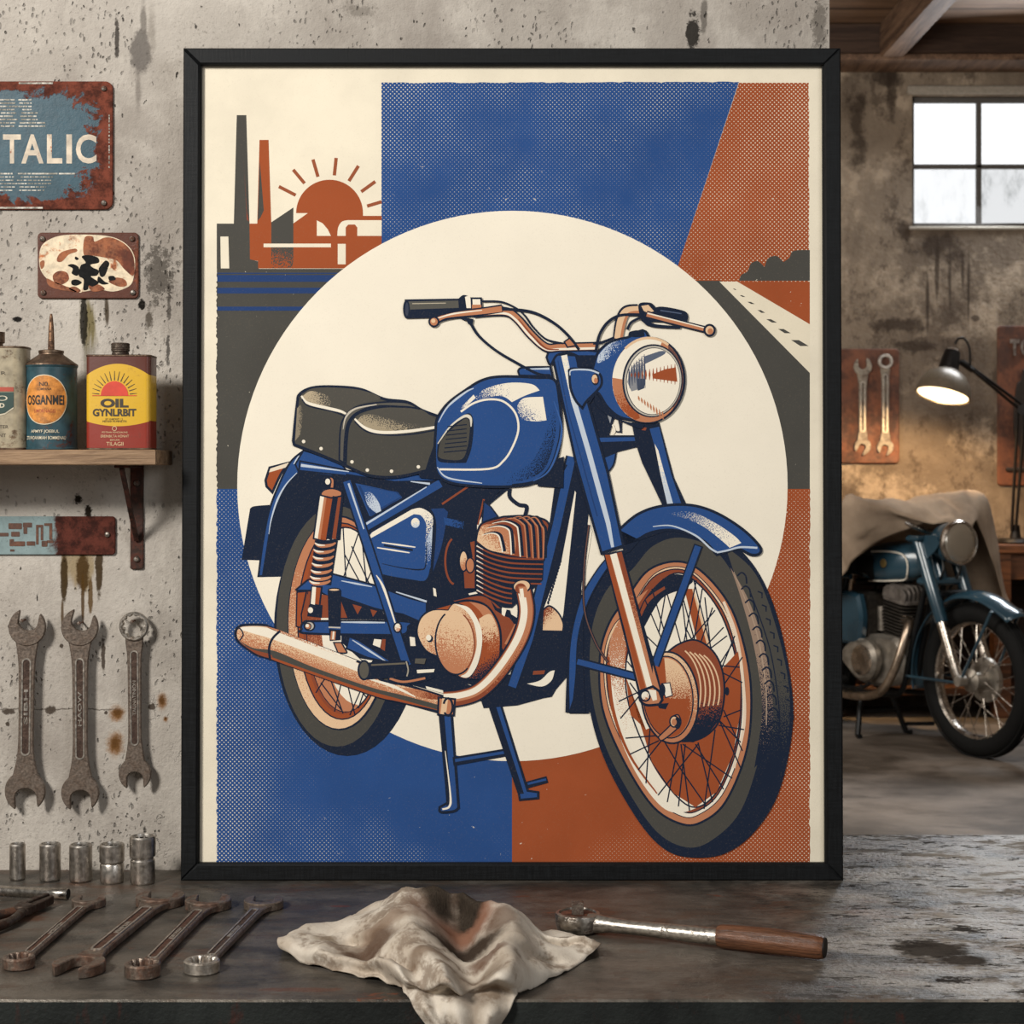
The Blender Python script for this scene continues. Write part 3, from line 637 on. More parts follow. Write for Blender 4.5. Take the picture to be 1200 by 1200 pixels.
# side cover
A.fill([(132, 350, 1), (150, 325), (330, 225, 1), (370, 220), (415, 240), (432, 290), (420, 500), (400, 560), (370, 568, 1), (190, 535), (172, 500), (130, 390, 1)], BLU, smooth=True, line=2.4)
A.fill([(132, 352, 1), (145, 335, 1), (330, 228, 1), (375, 222), (425, 255), (428, 310), (415, 370), (395, 365), (398, 300), (375, 258), (340, 250, 1), (140, 362, 1)], stip(CR, BLU), smooth=True, g=((330, 240), (440, 420)))
A.fill([(415, 330), (428, 310), (418, 500), (395, 555), (380, 540), (390, 480), (395, 380)], stip(LB, BLU), g=((440, 300), (340, 480)))
A.oval((347, 291), 20, 23, stip(CR, LB), g=((340, 270), (360, 320)))
A.line([(190, 383), (347, 405)], [1.2, 2, 1.2], K(CR), False); A.line([(168, 407), (320, 431)], [1.2, 2, 1.2], K(CR), False); A.line([(200, 396), (335, 419)], 2.4, NAV, False)
A.line([(190, 482), (290, 503), (370, 510), (395, 490), (400, 380)], [.6, 1.8, .8])
# dark box to the right of side cover
A.fill([(420, 225, 1), (480, 222, 1), (500, 240, 1), (470, 400), (430, 520, 1), (445, 300)], K(BDK), smooth=True)
A.fill([(480, 265), (575, 285), (570, 320), (485, 300)], stip(NAV, '#2d4f87'), g=((700, 290), (440, 290)))
A.arc((535, 470), 48, 110, 100, 250, 2.4, COD); A.line([(595, 120), (472, 203)], 2.4, COD, False)
A.line([(668, 180), (640, 300)], [2.5, 1.4], COD, False)
# ---------------- rear shock and swing arm (F4)
A.F(260, 520, 5)
A.fill([(435, 855), (500, 800), (640, 760), (900, 830), (1100, 905), (1200, 930), (1200, 1060), (1060, 1000), (935, 975), (640, 905), (560, 860), (440, 860)], BLU, line=2.2)
A.line([(700, 803), (880, 838)], [1, 2.2, 1], LB, False); A.line([(1020, 868), (1200, 925)], [1.2, 2.4], LB, False)
A.fill([(660, 880), (940, 975), (960, 1030), (640, 1030)], NAV)
A.fill([(690, 900), (735, 1020), (570, 1020), (560, 880)], K(COD)); A.fill([(765, 940), (820, 955), (795, 1000)], COD); A.fill([(870, 970), (910, 980), (885, 1015)], COD)
A.fill([(440, 870, 1), (495, 865, 1), (465, 1000, 1), (470, 1080, 1), (435, 1070, 1)], RUS, line=1.6)
A.fill([(500, 880, 1), (520, 900, 1), (500, 1030, 1), (475, 1040, 1)], COD)
A.tube([(640, 1000), (660, 1010)], 4, NAV)
A.fill([(490, 1040, 1), (1060, 1040), (1090, 1075), (1080, 1110), (1040, 1122, 1), (510, 1112), (468, 1085), (468, 1060)], BLU, smooth=True, line=2.6)
A.line([(700, 1045), (955, 1048)], [1.4, 2.4, 1.6], LB, False)
A.fill([(745, 1130), (800, 1150), (1010, 1290), (960, 1300), (730, 1200)], BLU, line=2); A.line([(765, 1150), (960, 1275)], [1, 2.4, 1.2], LB, False)
A.fill([(890, 1140), (940, 1145), (930, 1200), (880, 1180)], INK_DISC, line=1.4); A.fill([(940, 1145), (960, 1145), (955, 1215), (930, 1200)], COD)
A.fill([(1100, 1130), (1130, 1135), (1135, 1185), (1105, 1185)], INK_DISC)
# frame tube on top again
A.line([(735, 230), (1010, 1075)], 12.6, NAV, False); A.line([(735, 230), (1010, 1075)], 8.8, BLU, False); A.line([(1010, 1075), (1080, 1290)], 13, NAV, False); A.line([(1010, 1075), (1080, 1290)], 9.2, BLU, False)
A.line([(742, 232), (832, 500)], [2.4, 1.6], LB, False); A.line([(905, 770), (950, 850), (1015, 1050)], [.8, 3, 1.6], K(CR))
A.oval((1030, 1077), 22, 28, stip(CR, COP), line=1.8, g=((1020, 1060), (1050, 1100)))
A.oval((513, 1068), 30, 27, K('#b9b3a8'), line=1.8); A.oval((504, 1070), 18, 18, COP, line=1.2); A.oval((500, 1066), 10, 10, CR)
# shock
A.fill([(605, 205, 1), (640, 195), (658, 215), (655, 270, 1), (625, 280, 1), (635, 235)], COP, smooth=True, line=1.8); A.oval((620, 222), 19, 22, CR, line=1.8)
A.fill([(580, 290, 1), (600, 270), (650, 262), (700, 280), (700, 310, 1), (640, 315), (582, 305, 1)], COP, smooth=True, line=2)
for x0, x1, x2, x3, c in ((572, 600, 537, 562, CR), (600, 615, 562, 578, COP), (615, 650, 578, 610, RUS), (650, 682, 610, 645, NAV), (682, 700, 645, 668, COD), (700, 708, 668, 690, NAV)):
    A.fill([(x0, 305), (x1, 312), (x3, 565), (x2, 555)], c)
A.line([(572, 300), (537, 555), (600, 572), (690, 560), (708, 305), (640, 318), (572, 300)], 1.9, NAV, False)
A.fill([(545, 565), (680, 568), (640, 830), (515, 820)], NAV)
for i, (cx, cy) in enumerate([(605, 590), (598, 628), (594, 668), (588, 708), (582, 748), (578, 785), (574, 812)]):
    A.line([(cx-63, cy-10), (cx-40, cy+6), (cx, cy+9), (cx+40, cy+2), (cx+62, cy-10)], [1.4, 4, 3.6, 1.6], K(COP)); A.line([(cx-60, cy-9), (cx-38, cy+3), (cx, cy+5)], [.8, 2.4, .8], K(CR))
A.fill([(528, 835), (585, 840), (572, 948), (520, 940)], RUS, line=2); A.fill([(530, 838), (552, 840), (545, 944), (521, 938)], CR)
A.fill([(510, 945), (590, 945), (585, 1020), (500, 1010)], NAV); A.oval((519, 975), 15, 17, CR)
# rubber foot peg upright
A.fill([(620, 860, 1), (650, 845), (700, 860, 1), (695, 1070, 1), (625, 1070, 1)], NAV, smooth=True); A.oval((658, 856), 34, 9, COL_, line=1.4)
A.line([(625, 1075), (695, 1078)], 1.6, K('#c9c0b0'), False)
A.fill([(628, 1085), (695, 1090), (695, 1150), (632, 1155)], NAV); A.fill([(640, 1098), (668, 1100), (664, 1150), (636, 1148)], K(COP)); A.fill([(650, 1100), (660, 1100), (656, 1146), (646, 1146)], CR)
A.fill([(655, 1165, 1), (700, 1165, 1), (720, 1200, 1), (730, 1225), (680, 1225, 1)], K(COP), smooth=True, line=1.6)
# --------------------------------------------------------------- stand (F8)
A.F(260, 700, 3)
A.fill([(766, 410, 1), (808, 410, 1), (832, 740, 1), (815, 752), (770, 755), (766, 738, 1), (795, 722, 1)], BLU, smooth=True, line=3)
A.fill([(768, 415), (782, 415), (808, 720), (790, 735)], NAV); A.line([(785, 540), (803, 690), (800, 735), (775, 745)], [.8, 2.6, 2], K(CR))
A.fill([(815, 565), (1000, 535), (1020, 553), (818, 588)], BLU, line=2.6); A.line([(820, 584), (1020, 550)], 3, NAV, False)
A.fill([(940, 380, 1), (980, 375, 1), (1075, 680, 1), (1112, 685, 1), (1112, 706, 1), (1048, 712, 1), (1044, 690, 1)], BLU, line=2.6); A.fill([(942, 380), (962, 378), (1062, 690), (1046, 692)], NAV)
A.line([(1072, 660), (1144, 640)], 8, NAV, False); A.line([(1075, 656), (1140, 640)], 2.6, BLU, False)
A.fill([(900, 330), (1040, 325), (1130, 355), (1040, 380), (920, 390)], NAV)
# lower frame, dark sump below engine
A.fill([(470, 200), (700, 250), (900, 300), (1130, 240), (1190, 120), (1195, 290), (1160, 350), (1100, 360), (1030, 350), (960, 370), (860, 360), (600, 290)], NAV)
A.fill([(716, 312), (870, 350), (866, 360), (720, 322)], INK_DISC); A.fill([(862, 305), (925, 318), (918, 324)], INK_DISC)
A.fill([(1072, 300, 1), (1130, 285), (1160, 255), (1168, 258), (1150, 295), (1110, 312)], INK_DISC, smooth=True)
# --------------------------------------------------------------- down tubes, engine (F5)
A.F(400, 540, 4)
A.fill([(880, 790), (1040, 790), (1040, 930), (1000, 1080), (830, 1100), (780, 1060)], NAV)
A.fill([(1000, 115), (1060, 0), (1130, 0), (1180, 120), (1165, 240), (1125, 620), (1095, 900), (1060, 1010), (1000, 1080), (900, 1085), (880, 800), (940, 560)], NAV)
A.fill([(950, 690), (1032, 470), (1095, 140), (1100, 150), (1040, 720), (1030, 760), (1000, 700), (970, 680)], INK_DISC)
A.fill([(945, 700, 1), (975, 680), (1015, 710), (1040, 760), (1038, 800, 1), (940, 798, 1)], stip(COL_, COD), smooth=True, g=((1000, 750), (940, 700)), line=2)
for i in range(14): A.oval((1028-i*4.5, 470+i*15), 5, 9, NAV)
A.fill([(1160, 250, 1), (1175, 330, 1), (1130, 620, 1), (1125, 600, 1)], INK_DISC)
A.tube([(1080, -20), (1010, 300), (925, 640), (880, 830), (800, 1060)], 9.5, BLU, smooth=False, o=2.1)
A.fill([(900, 985), (955, 982), (950, 1000), (897, 1003)], COD); A.fill([(870, 1045, 1), (930, 1030), (975, 990), (1000, 982, 1), (985, 1030), (940, 1058)], INK_DISC, smooth=True)
A.fill([(640, 0, 1), (1010, 0, 1), (1060, 20, 1), (1010, 110, 1), (700, 112, 1)], NAV)
# wires above head
A.line([(778, 130), (735, 165), (685, 210), (660, 260)], 3.2); A.line([(740, 140), (700, 190)], 1.8); A.line([(790, 130), (790, 170), (830, 205), (868, 215), (860, 262)], 4.6)
A.fill([(668, 190, 1), (700, 215, 1), (735, 262, 1), (660, 290, 1)], K(BDK), line=1.6)
# cylinder head
A.fill([(632, 385, 1), (640, 330), (665, 290), (760, 262, 1), (870, 258), (950, 275), (975, 300, 1), (950, 465, 1), (800, 450), (720, 425)], COD, smooth=True, line=2.4)
A.fill([(636, 375, 1), (645, 330), (670, 300), (740, 300), (800, 330), (818, 380), (812, 440, 1), (700, 420)], stip(COL_, COP), smooth=True, g=((640, 400), (740, 300)))
for k, (x0, y0, x1, y1, x2, y2) in enumerate([(668, 345, 755, 345, 765, 425), (690, 312, 800, 315, 806, 436), (715, 290, 838, 300, 848, 446), (760, 275, 870, 290, 880, 452), (800, 268, 900, 290, 908, 455), (840, 268, 930, 292, 935, 455), (880, 272, 958, 300, 955, 455)]):
    P = [(x0, y0), ((x0+x1)/2, y0-10), (x1-12, y1), (x1, y1+30), (x2, y2)]
    A.line(P, [1.4, 3.4, 4.2], NAV); A.line([(p[0]-9, p[1]+4) for p in P], [.6, 1.8, 1.6], K(CR if k < 3 else COP))
# cylinder fins
A.fill([(628, 390, 1), (720, 428), (800, 455), (950, 468, 1), (945, 560, 1), (900, 600, 1), (800, 690, 1), (740, 680), (640, 610, 1)], NAV, smooth=True)
for i in range(10):
    y = 400+i*23; A.line([(634, y), (700, y+33), (780, y+54), (860, y+60), (948-i*2, y+62)] if i < 6 else [(636, y), (700, y+33), (760, y+55), (800, y+62)], [1.6, 2.2, 1.6], K(COD)); A.line([(634, y-2), (665, y+15)], [1.4, .5], K(CR), False)
# carburettor
A.fill([(600, 380, 1), (628, 372, 1), (628, 600, 1), (575, 600, 1), (570, 500, 1), (612, 450, 1)], K(COD), line=1.6); A.oval((573, 470), 20, 48, stip(COL_, COP), line=1.8, g=((560, 450), (590, 490))); A.oval((604, 490), 20, 35, K(COP), line=1.6)
A.fill([(430, 595), (442, 600), (447, 637), (433, 632)], INK_DISC); A.fill([(595, 622), (630, 614), (640, 622), (600, 630)], INK_DISC)
# crankcase + clutch cover
A.fill([(520, 655, 1), (640, 630), (700, 650), (760, 700), (810, 760), (830, 800, 1), (760, 900, 1), (700, 760, 1)], K(COD), smooth=True, line=1.8)
A.fill([(700, 655), (730, 690), (790, 700), (800, 740), (770, 730), (720, 700)], NAV); A.fill([(752, 690), (775, 695), (765, 730), (752, 720)], CR); A.line([(815, 765), (770, 860)], [1, 3], K(COP), False)
A.fill([(530, 665, 1), (600, 655), (680, 680), (735, 760), (748, 850), (735, 940), (690, 1010), (620, 1020), (550, 1010), (460, 930), (400, 890), (362, 830), (358, 780), (380, 730), (430, 695)], RUS, smooth=True, line=2.8)
A.fill([(600, 660, 1), (680, 685), (730, 765), (742, 850), (725, 930), (690, 985), (670, 960, 1), (690, 820), (660, 720)], stip(COP, RUS), smooth=True, g=((660, 700), (740, 960)))
A.fill([(645, 740, 1), (700, 720), (735, 800), (735, 850, 1), (660, 850, 1)], stip(RUS, COL_), smooth=True, g=((700, 900), (690, 740)))
A.fill([(680, 900), (742, 890), (735, 940), (695, 1005), (640, 1020), (600, 1020)], stip(NAV, RUS), g=((720, 1000), (660, 900)))
A.fill([(500, 700, 1), (530, 668), (590, 690), (640, 760), (658, 850), (640, 950), (600, 1015), (550, 1010), (500, 950), (460, 920), (400, 890), (362, 830), (358, 780), (380, 730), (430, 700)], stip(COL_, COP), smooth=True, g=((350, 760), (520, 960)), line=1.2)
A.fill([(530, 672, 1), (600, 690), (650, 770), (660, 850), (640, 950), (600, 1012), (560, 1010), (590, 990), (622, 920), (635, 850), (620, 760), (580, 700)], K(CR), smooth=True)
A.oval((533, 852), 90, 148, stip(COP, COL_), rot=-3, g=((470, 980), (560, 730))); A.arc((533, 852), 92, 150, 55, 245, 2, NAV, rot=-3); A.arc((533, 852), 91, 148, -60, 55, 1.6, COD, rot=-3)
A.oval((415, 834), 15, 17, NAV); A.oval((409, 829), 12, 14, CR)
# --------------------------------------------------------------- silencer, exhaust pipe
A.F(260, 700, 3)
sil = [(52, 110, 1), (75, 98), (150, 98), (200, 118), (490, 230, 1), (560, 290), (660, 312), (800, 355, 1), (785, 410, 1), (620, 365), (520, 340), (190, 222), (120, 200), (60, 158), (48, 130)]
A.fill(sil, stip(COL_, COP), smooth=True, g=((330, 170), (300, 260)), line=3)
A.fill([(60, 112, 1), (80, 104), (150, 106), (205, 126), (480, 232, 1), (480, 262, 1), (200, 155), (120, 130)], K(CR), smooth=True)
A.fill([(150, 100), (200, 122), (470, 228), (475, 222), (200, 114)], stip(COP, CR), g=((300, 140), (290, 175)))
A.fill([(60, 150, 1), (110, 178), (190, 190), (320, 245), (520, 315), (640, 345), (787, 385, 1), (784, 405, 1), (620, 362), (520, 337), (190, 220), (120, 198)], K(CHA), smooth=True)
A.fill([(62, 158, 1), (110, 184), (170, 200), (172, 214), (120, 198)], COD, smooth=True); A.fill([(180, 212, 1), (320, 262, 1), (520, 330, 1), (640, 362), (784, 402, 1), (620, 366), (520, 341), (190, 224)], RUS, smooth=True)
A.fill([(630, 318, 1), (680, 322), (760, 345), (790, 362, 1), (700, 352)], stip(COP, COD), smooth=True, g=((640, 320), (780, 350))); A.line([(500, 282), (600, 312), (680, 350)], [1, 4, 1], K(CR))
A.line([(205, 118), (178, 145), (166, 180), (170, 222)], 2.8)
A.line([(45, 128), (60, 108), (75, 130), (62, 152)], 1.6)
# footpeg and kick lever
A.line([(585, 285), (640, 300), (720, 285), (745, 272)], 5.4, NAV); A.line([(590, 285), (640, 297), (715, 284)], 2.6, K(COP)); A.fill([(685, 255), (748, 252), (745, 263), (687, 267)], INK_DISC)
A.fill([(485, 215), (530, 222), (520, 235)], CR)
A.fill([(500, 230, 1), (640, 222), (655, 240), (655, 270), (640, 280, 1), (510, 290, 1)], NAV, smooth=True); A.oval((500, 256), 20, 33, K('#5e5a52'), line=2.2); A.line([(525, 238), (645, 232)], 2, K('#6d6659'), False); A.line([(648, 225), (655, 255), (650, 278)], 1.6, K('#a8a090'))
A.fill([(680, 215), (718, 215), (712, 235), (678, 232)], K('#5e5a52'))
A.F(400, 540, 4)
ex = [(850, 590), (868, 700), (850, 800), (800, 900), (720, 1010), (640, 1082), (560, 1110), (480, 1118)]
A.line(ex, 21, NAV); A.line(ex, 17, K(COD))
def off(P, d):
    Q = [Vector(p) for p in crom(P, False, 4)]; o = []
    for i in range(len(Q)):
        t = Q[min(i+1, len(Q)-1)]-Q[max(i-1, 0)]; o.append(tuple(Q[i]+Vector((-t.y, t.x)).normalized()*d))
    return o
A.line(off(ex, 6), [10.5, 12, 11], K(COP)); A.line(off(ex, 11), [8, 8, 7, 7], K(CR)); A.line(off(ex, -22), 3.6, stip(COP, COD), g=((870, 700), (600, 1100)))
A.oval((846, 590), 44, 33, NAV, rot=-8); A.oval((846, 588), 37, 26, COL_, rot=-8); A.oval((840, 598), 26, 24, COD, rot=-8); A.fill([(830, 590), (868, 590), (880, 640), (838, 640)], K(COP)); A.fill([(836, 600), (852, 598), (858, 650), (840, 650)], CR)
A.F(260, 700, 3)
A.fill([(762, 352, 1), (820, 358, 1), (815, 415, 1), (760, 412, 1)], COP, line=2.4); A.fill([(775, 355), (795, 357), (788, 412), (768, 410)], COL_); A.arc((795, 385), 16, 30, 200, 500, 2.6)
# --------------------------------------------------------------- front fork far leg, yokes
A.F(540, 330, 4)
A.fill([(400, 300, 1), (440, 320, 1), (640, 330, 1), (720, 640, 1), (690, 740, 1), (640, 830, 1), (560, 600, 1)], NAV)
A.fill([(630, 720, 1), (890, 720, 1), (890, 760, 1), (730, 800, 1), (650, 830, 1)], NAV); A.fill([(640, 732, 1), (885, 728, 1), (885, 745, 1), (645, 752, 1)], BLU)
A.fill([(668, 825, 1), (728, 800, 1), (715, 860), (680, 905, 1)], BLU, smooth=True, line=2)
A.fill([(800, 660, 1), (930, 660, 1), (1000, 920, 1), (1060, 1050, 1), (950, 1060, 1), (850, 850, 1), (820, 760, 1)], NAV)
A.fill([(885, 690, 1), (930, 680, 1), (985, 900, 1), (1035, 1045, 1), (1000, 1050, 1), (940, 880, 1)], BLU)
A.fill([(908, 760, 1), (925, 790, 1), (955, 900, 1), (995, 1040, 1), (968, 1045, 1), (935, 900, 1)], stip(CR, LB), g=((915, 770), (975, 1045)))
A.line([(720, 700), (748, 700), (738, 640)], 1.6); A.line([(752, 640), (752, 710)], 1.8); A.fill([(683, 610), (708, 632), (700, 665)], K('#9a9c9f')); A.line([(712, 670), (722, 700), (712, 715)], 2, K(CR))
A.fill([(848, 682), (872, 685), (866, 698), (848, 696)], COD)
# --------------------------------------------------------------- front wheel (F6/F7)
A.F(640, 540, 4)
A.fill([(92, 1165), (95, 1040), (110, 850), (160, 650), (250, 520), (330, 440), (480, 330), (600, 400), (300, 700), (260, 1000), (200, 1185), (110, 1185)], NAV)
A.F(0, 0, 1)
A.fill([(728, 662, 1), (760, 628), (800, 618), (850, 632), (885, 665), (910, 720), (927, 800), (928, 860), (912, 930), (884, 975), (850, 1000), (812, 1005), (780, 996), (750, 965), (715, 905), (695, 850), (686, 790), (690, 730)], NAV, smooth=True)
# tread ground in charcoal fading to navy
A.fill([(850, 640, 1), (885, 672), (908, 730), (924, 800), (924, 858), (908, 915), (890, 925, 1), (905, 860), (896, 770), (870, 700)], stip(CHA, NAV), smooth=True, g=((880, 780), (915, 900)))
# side wall
A.fill([(740, 668), (765, 640), (798, 630), (838, 645), (868, 690), (890, 750), (898, 820), (890, 885), (868, 950), (835, 984), (805, 993), (770, 975), (735, 925), (706, 865), (692, 800), (694, 735), (712, 690)], K(CHA), smooth=True)
A.fill([(856, 665, 1), (878, 705), (896, 760), (906, 830), (902, 880, 1), (884, 900, 1), (893, 830), (884, 760), (868, 700)], stip('#9a8270', NAV), smooth=True, g=((862, 740), (900, 890)))
A.line([(860, 670), (885, 735), (897, 800), (898, 850)], [.6, 1.6, 1], K('#b09883')); A.line([(878, 690), (902, 760), (913, 830), (912, 870)], 1.4)
for i in range(13):
    t = i/12; x = 866+t*38-7*t*t; y = 675+t*190
    x = 868+44*math.sin(t*1.35)*.93; A.line([(x-4, y), (x+1, y-4), (x+6, y), (x+7, y+9)], 1.9, NAV, True, 3)
    x2 = x+20+2*t; (A.line([(x2, y+18), (x2+5, y+20), (x2+5, y+26)], 1.6, NAV, False) if i < 10 else None)
# rim
A.fill([(735, 700), (760, 668), (795, 658), (825, 672), (858, 715), (877, 780), (880, 840), (872, 890), (850, 940), (825, 962), (800, 966), (765, 945), (730, 890), (706, 830), (703, 770), (714, 730)], K(COP), smooth=True, line=2.6)
A.fill([(739, 712), (765, 674), (795, 664), (822, 678), (853, 720), (870, 780), (873, 840), (865, 888), (846, 932), (822, 953), (800, 957), (768, 935), (734, 880), (712, 825), (708, 770), (718, 735)], stip(CR, COL_), smooth=True, g=((880, 900), (700, 700)), line=1)
A.fill([(741, 712), (765, 677), (795, 667), (821, 681), (850, 722), (866, 780), (869, 838), (861, 886), (842, 930), (820, 949), (800, 951), (770, 930), (738, 878), (715, 825), (711, 770), (722, 735)], K(COD), smooth=True, line=1.4)
# inner rim hollow (visible left and bottom)
A.fill([(712, 790, 1), (722, 850), (745, 905), (775, 945), (800, 952), (830, 940, 1), (800, 938), (770, 905), (745, 850), (733, 790), (738, 730), (760, 690, 1), (735, 712), (715, 750)], stip(CR, COP), smooth=True, g=((745, 870), (728, 720)))
A.line([(716, 800), (728, 855), (752, 905), (780, 938)], [1, 5, 7, 2], K(CR)); A.line([(713, 770), (718, 830), (738, 885), (770, 930)], [3, 4, 3, 1.5], K(RUS))
# opening
op = [(742, 740), (758, 700), (790, 672), (818, 684), (846, 722), (864, 780), (867, 838), (859, 884), (840, 928), (815, 946), (790, 930), (760, 885), (738, 830), (733, 785)]
A.fill(op, INK_DISC, smooth=True, line=1.8)
A.fill([(733, 792), (734, 815), (738, 860), (700, 870), (742, 868), (756, 852), (795, 836), (864, 760), (867, 838), (859, 884), (840, 928), (815, 946), (790, 930), (764, 893), (742, 845)][0:1]+[(739, 838), (757, 855), (796, 838), (866, 762), (868, 800), (867, 838), (859, 884), (840, 928), (815, 946), (790, 930), (764, 893)], K(RUS))
A.fill([(748, 722, 1), (765, 690), (790, 673), (812, 680), (800, 690), (775, 702), (755, 735, 1)], K(NAV), smooth=True); A.line([(746, 735), (758, 705), (780, 688)], [1, 5, 3], K(COD))
A.fill([(802, 690), (812, 690), (836, 770), (838, 790), (826, 790)], K(RUS)); A.line([(812, 690), (840, 790)], [2, 4.5], K(COL_), False)
A.line([(848, 705), (863, 745), (871, 800), (872, 850), (860, 900)], 3.2, K('#ecd6bd'))
# spokes
HC = (805, 815)
for a, b in (((777, 678), (800, 762)), ((783, 677), (772, 742)), ((796, 676), (806, 760)), ((788, 676), (798, 700)), ((764, 690), (780, 745)), ((756, 703), (775, 748)), ((752, 740), (785, 772)), ((752, 762), (780, 778)),
             ((816, 680), (800, 760)), ((823, 690), (812, 758)), ((813, 680), (836, 770)), ((838, 715), (800, 762)), ((848, 735), (815, 770)), ((852, 745), (822, 768)), ((800, 700), (818, 765)), ((835, 712), (818, 762)), ((826, 700), (835, 780)), ((803, 735), (832, 790)),
             ((861, 745), (838, 802)), ((870, 770), (848, 803)), ((867, 782), (812, 777)), ((870, 800), (846, 788)), ((860, 752), (822, 812)),
             ((868, 832), (848, 840)), ((872, 855), (842, 850)), ((870, 880), (848, 832)), ((868, 870), (800, 800)), ((858, 912), (800, 872)), ((848, 925), (815, 872)),
             ((835, 940), (818, 870)), ((825, 948), (838, 855)), ((808, 950), (798, 872)), ((795, 945), (803, 872)), ((782, 940), (795, 870)), ((771, 932), (818, 872)), ((757, 918), (762, 850)), ((748, 902), (775, 868)), ((738, 884), (772, 868)), ((733, 865), (770, 862)), ((727, 842), (752, 812)), ((725, 822), (750, 810)), ((738, 800), (760, 830)), ((842, 842), (868, 900)), ((800, 905), (778, 868)), ((800, 905), (828, 945)), ((735, 775), (755, 800))):
    A.line([a, b], 1.5, NAV, False)
# hub
A.F(640, 760, 4)
A.fill([(560, 25, 1), (620, -20), (700, -40), (780, 10), (825, 100), (835, 220), (810, 340), (760, 400), (700, 430), (640, 435, 1)], K(COD), smooth=True, line=2.2)
A.fill([(700, 250), (830, 200), (815, 330), (760, 400), (690, 440), (640, 435)], stip(NAV, COD), g=((760, 370), (720, 200)))
for i in range(5): A.arc((585+i*22, 200), 140, 215-i*6, -62, 20, 1.7, K(COL_))
A.oval((580, 230), 133, 215, stip(COL_, COP), rot=-5, line=2.2, g=((700, 0), (540, 320))); A.oval((572, 228), 116, 192, COP, rot=-5, line=1.6)
A.fill(A.ell((570, 230), 112, 186, -5, 40, -90, 90), stip(COL_, RUS), g=((620, 60), (630, 330))); A.fill(A.ell((570, 230), 112, 186, -5, 40, 90, 270), K(RUS)); A.fill([(470, 235), (672, 235), (640, 380), (560, 410), (490, 350)], K(RUS))
A.fill([(540, 165), (580, 160), (592, 220), (560, 230)], CR, line=1.2)
A.fill([(525, 415, 1), (600, 340), (595, 318), (620, 312), (632, 345), (615, 375), (545, 430)], K(COP), smooth=True, line=1.6); A.oval((600, 342), 20, 26, COL_, line=1.8); A.oval((616, 350), 16, 28, K(NAV)); A.oval((600, 345), 12, 16, COP)
A.oval((848, 200), 10, 20, NAV)
# front mudguard
A.F(640, 540, 4)
A.fill([(90, 1180, 1), (95, 1040), (110, 850), (160, 650), (250, 520), (330, 440), (390, 400, 1), (200, 620), (175, 900), (185, 1180, 1)], NAV, smooth=True)
A.fill([(108, 1170, 1), (105, 1000), (118, 820), (165, 640), (240, 510), (300, 440, 1), (320, 460, 1), (250, 560), (190, 680), (150, 830), (140, 1000), (128, 1120, 1)], BLU, smooth=True, line=1.6)
A.fill([(345, 320, 1), (430, 250), (540, 212), (680, 208), (800, 245), (920, 320), (1000, 400), (1000, 435), (960, 440), (900, 412), (850, 425), (800, 440, 1), (730, 370), (600, 325), (470, 345), (370, 430, 1)], BLU, smooth=True, line=3.2)
A.fill([(345, 325), (355, 400), (470, 340), (600, 322), (560, 330), (440, 372), (390, 430), (365, 430)], K(NAV))
A.line([(500, 308), (590, 305), (700, 350), (770, 410), (800, 428)], [1, 2.2, 2.2], LB); A.line([(800, 430), (850, 420), (910, 405), (990, 408)], [2, 2.4], K(LB))
A.fill([(560, 245, 1), (680, 240), (790, 290), (880, 350), (915, 385, 1), (860, 408, 1), (830, 380), (740, 310), (650, 270)], stip(CR, BLU), smooth=True, g=((930, 400), (520, 235)))
A.fill([(740, 355), (770, 335), (840, 400), (800, 418)], BLU)
# near fork leg, stays, cable
A.line([(200, 300), (178, 500), (180, 700), (230, 850), (290, 945)], 3.2); A.line([(200, 300), (178, 500), (180, 700), (230, 850), (290, 945)], 1.3, K('#6e4f45'))
A.line([(510, 960), (715, 395)], 11, NAV, False); A.line([(510, 960), (712, 400)], 7.5, BLU, False)
A.F(640, 760, 4)
A.line([(143, 60), (430, 135)], 10.5, NAV, False); A.line([(146, 61), (430, 135)], 6.6, BLU, False)
A.F(640, 540, 4)
A.fill([(275, 440, 1), (355, 425, 1), (520, 1010, 1), (545, 1110, 1), (530, 1140, 1), (450, 1140, 1)], COP, line=2.6)
A.fill([(300, 440), (330, 432), (515, 1120), (490, 1130)], K(CR)); A.fill([(275, 440), (298, 440), (465, 1060), (450, 1100)], K(RUS)); A.fill([(332, 432), (354, 426), (400, 600), (540, 1100), (515, 1110)], stip(COD, COP), g=((350, 480), (470, 1000)))
A.fill([(395, 580), (412, 640), (500, 950), (500, 1000)], NAV)
A.F(640, 760, 4)
A.fill([(440, 200, 1), (500, 178, 1), (530, 200, 1), (545, 240, 1), (530, 262, 1), (470, 265), (440, 240)], COP, smooth=True, line=3); A.oval((465, 222), 22, 24, stip(CR, COP), line=2, g=((460, 215), (480, 245))); A.fill([(520, 260), (575, 255), (560, 285), (530, 280)], NAV); A.oval((545, 195), 14, 30, NAV); A.fill([(478, 192), (515, 195), (520, 240), (500, 245)], CR)
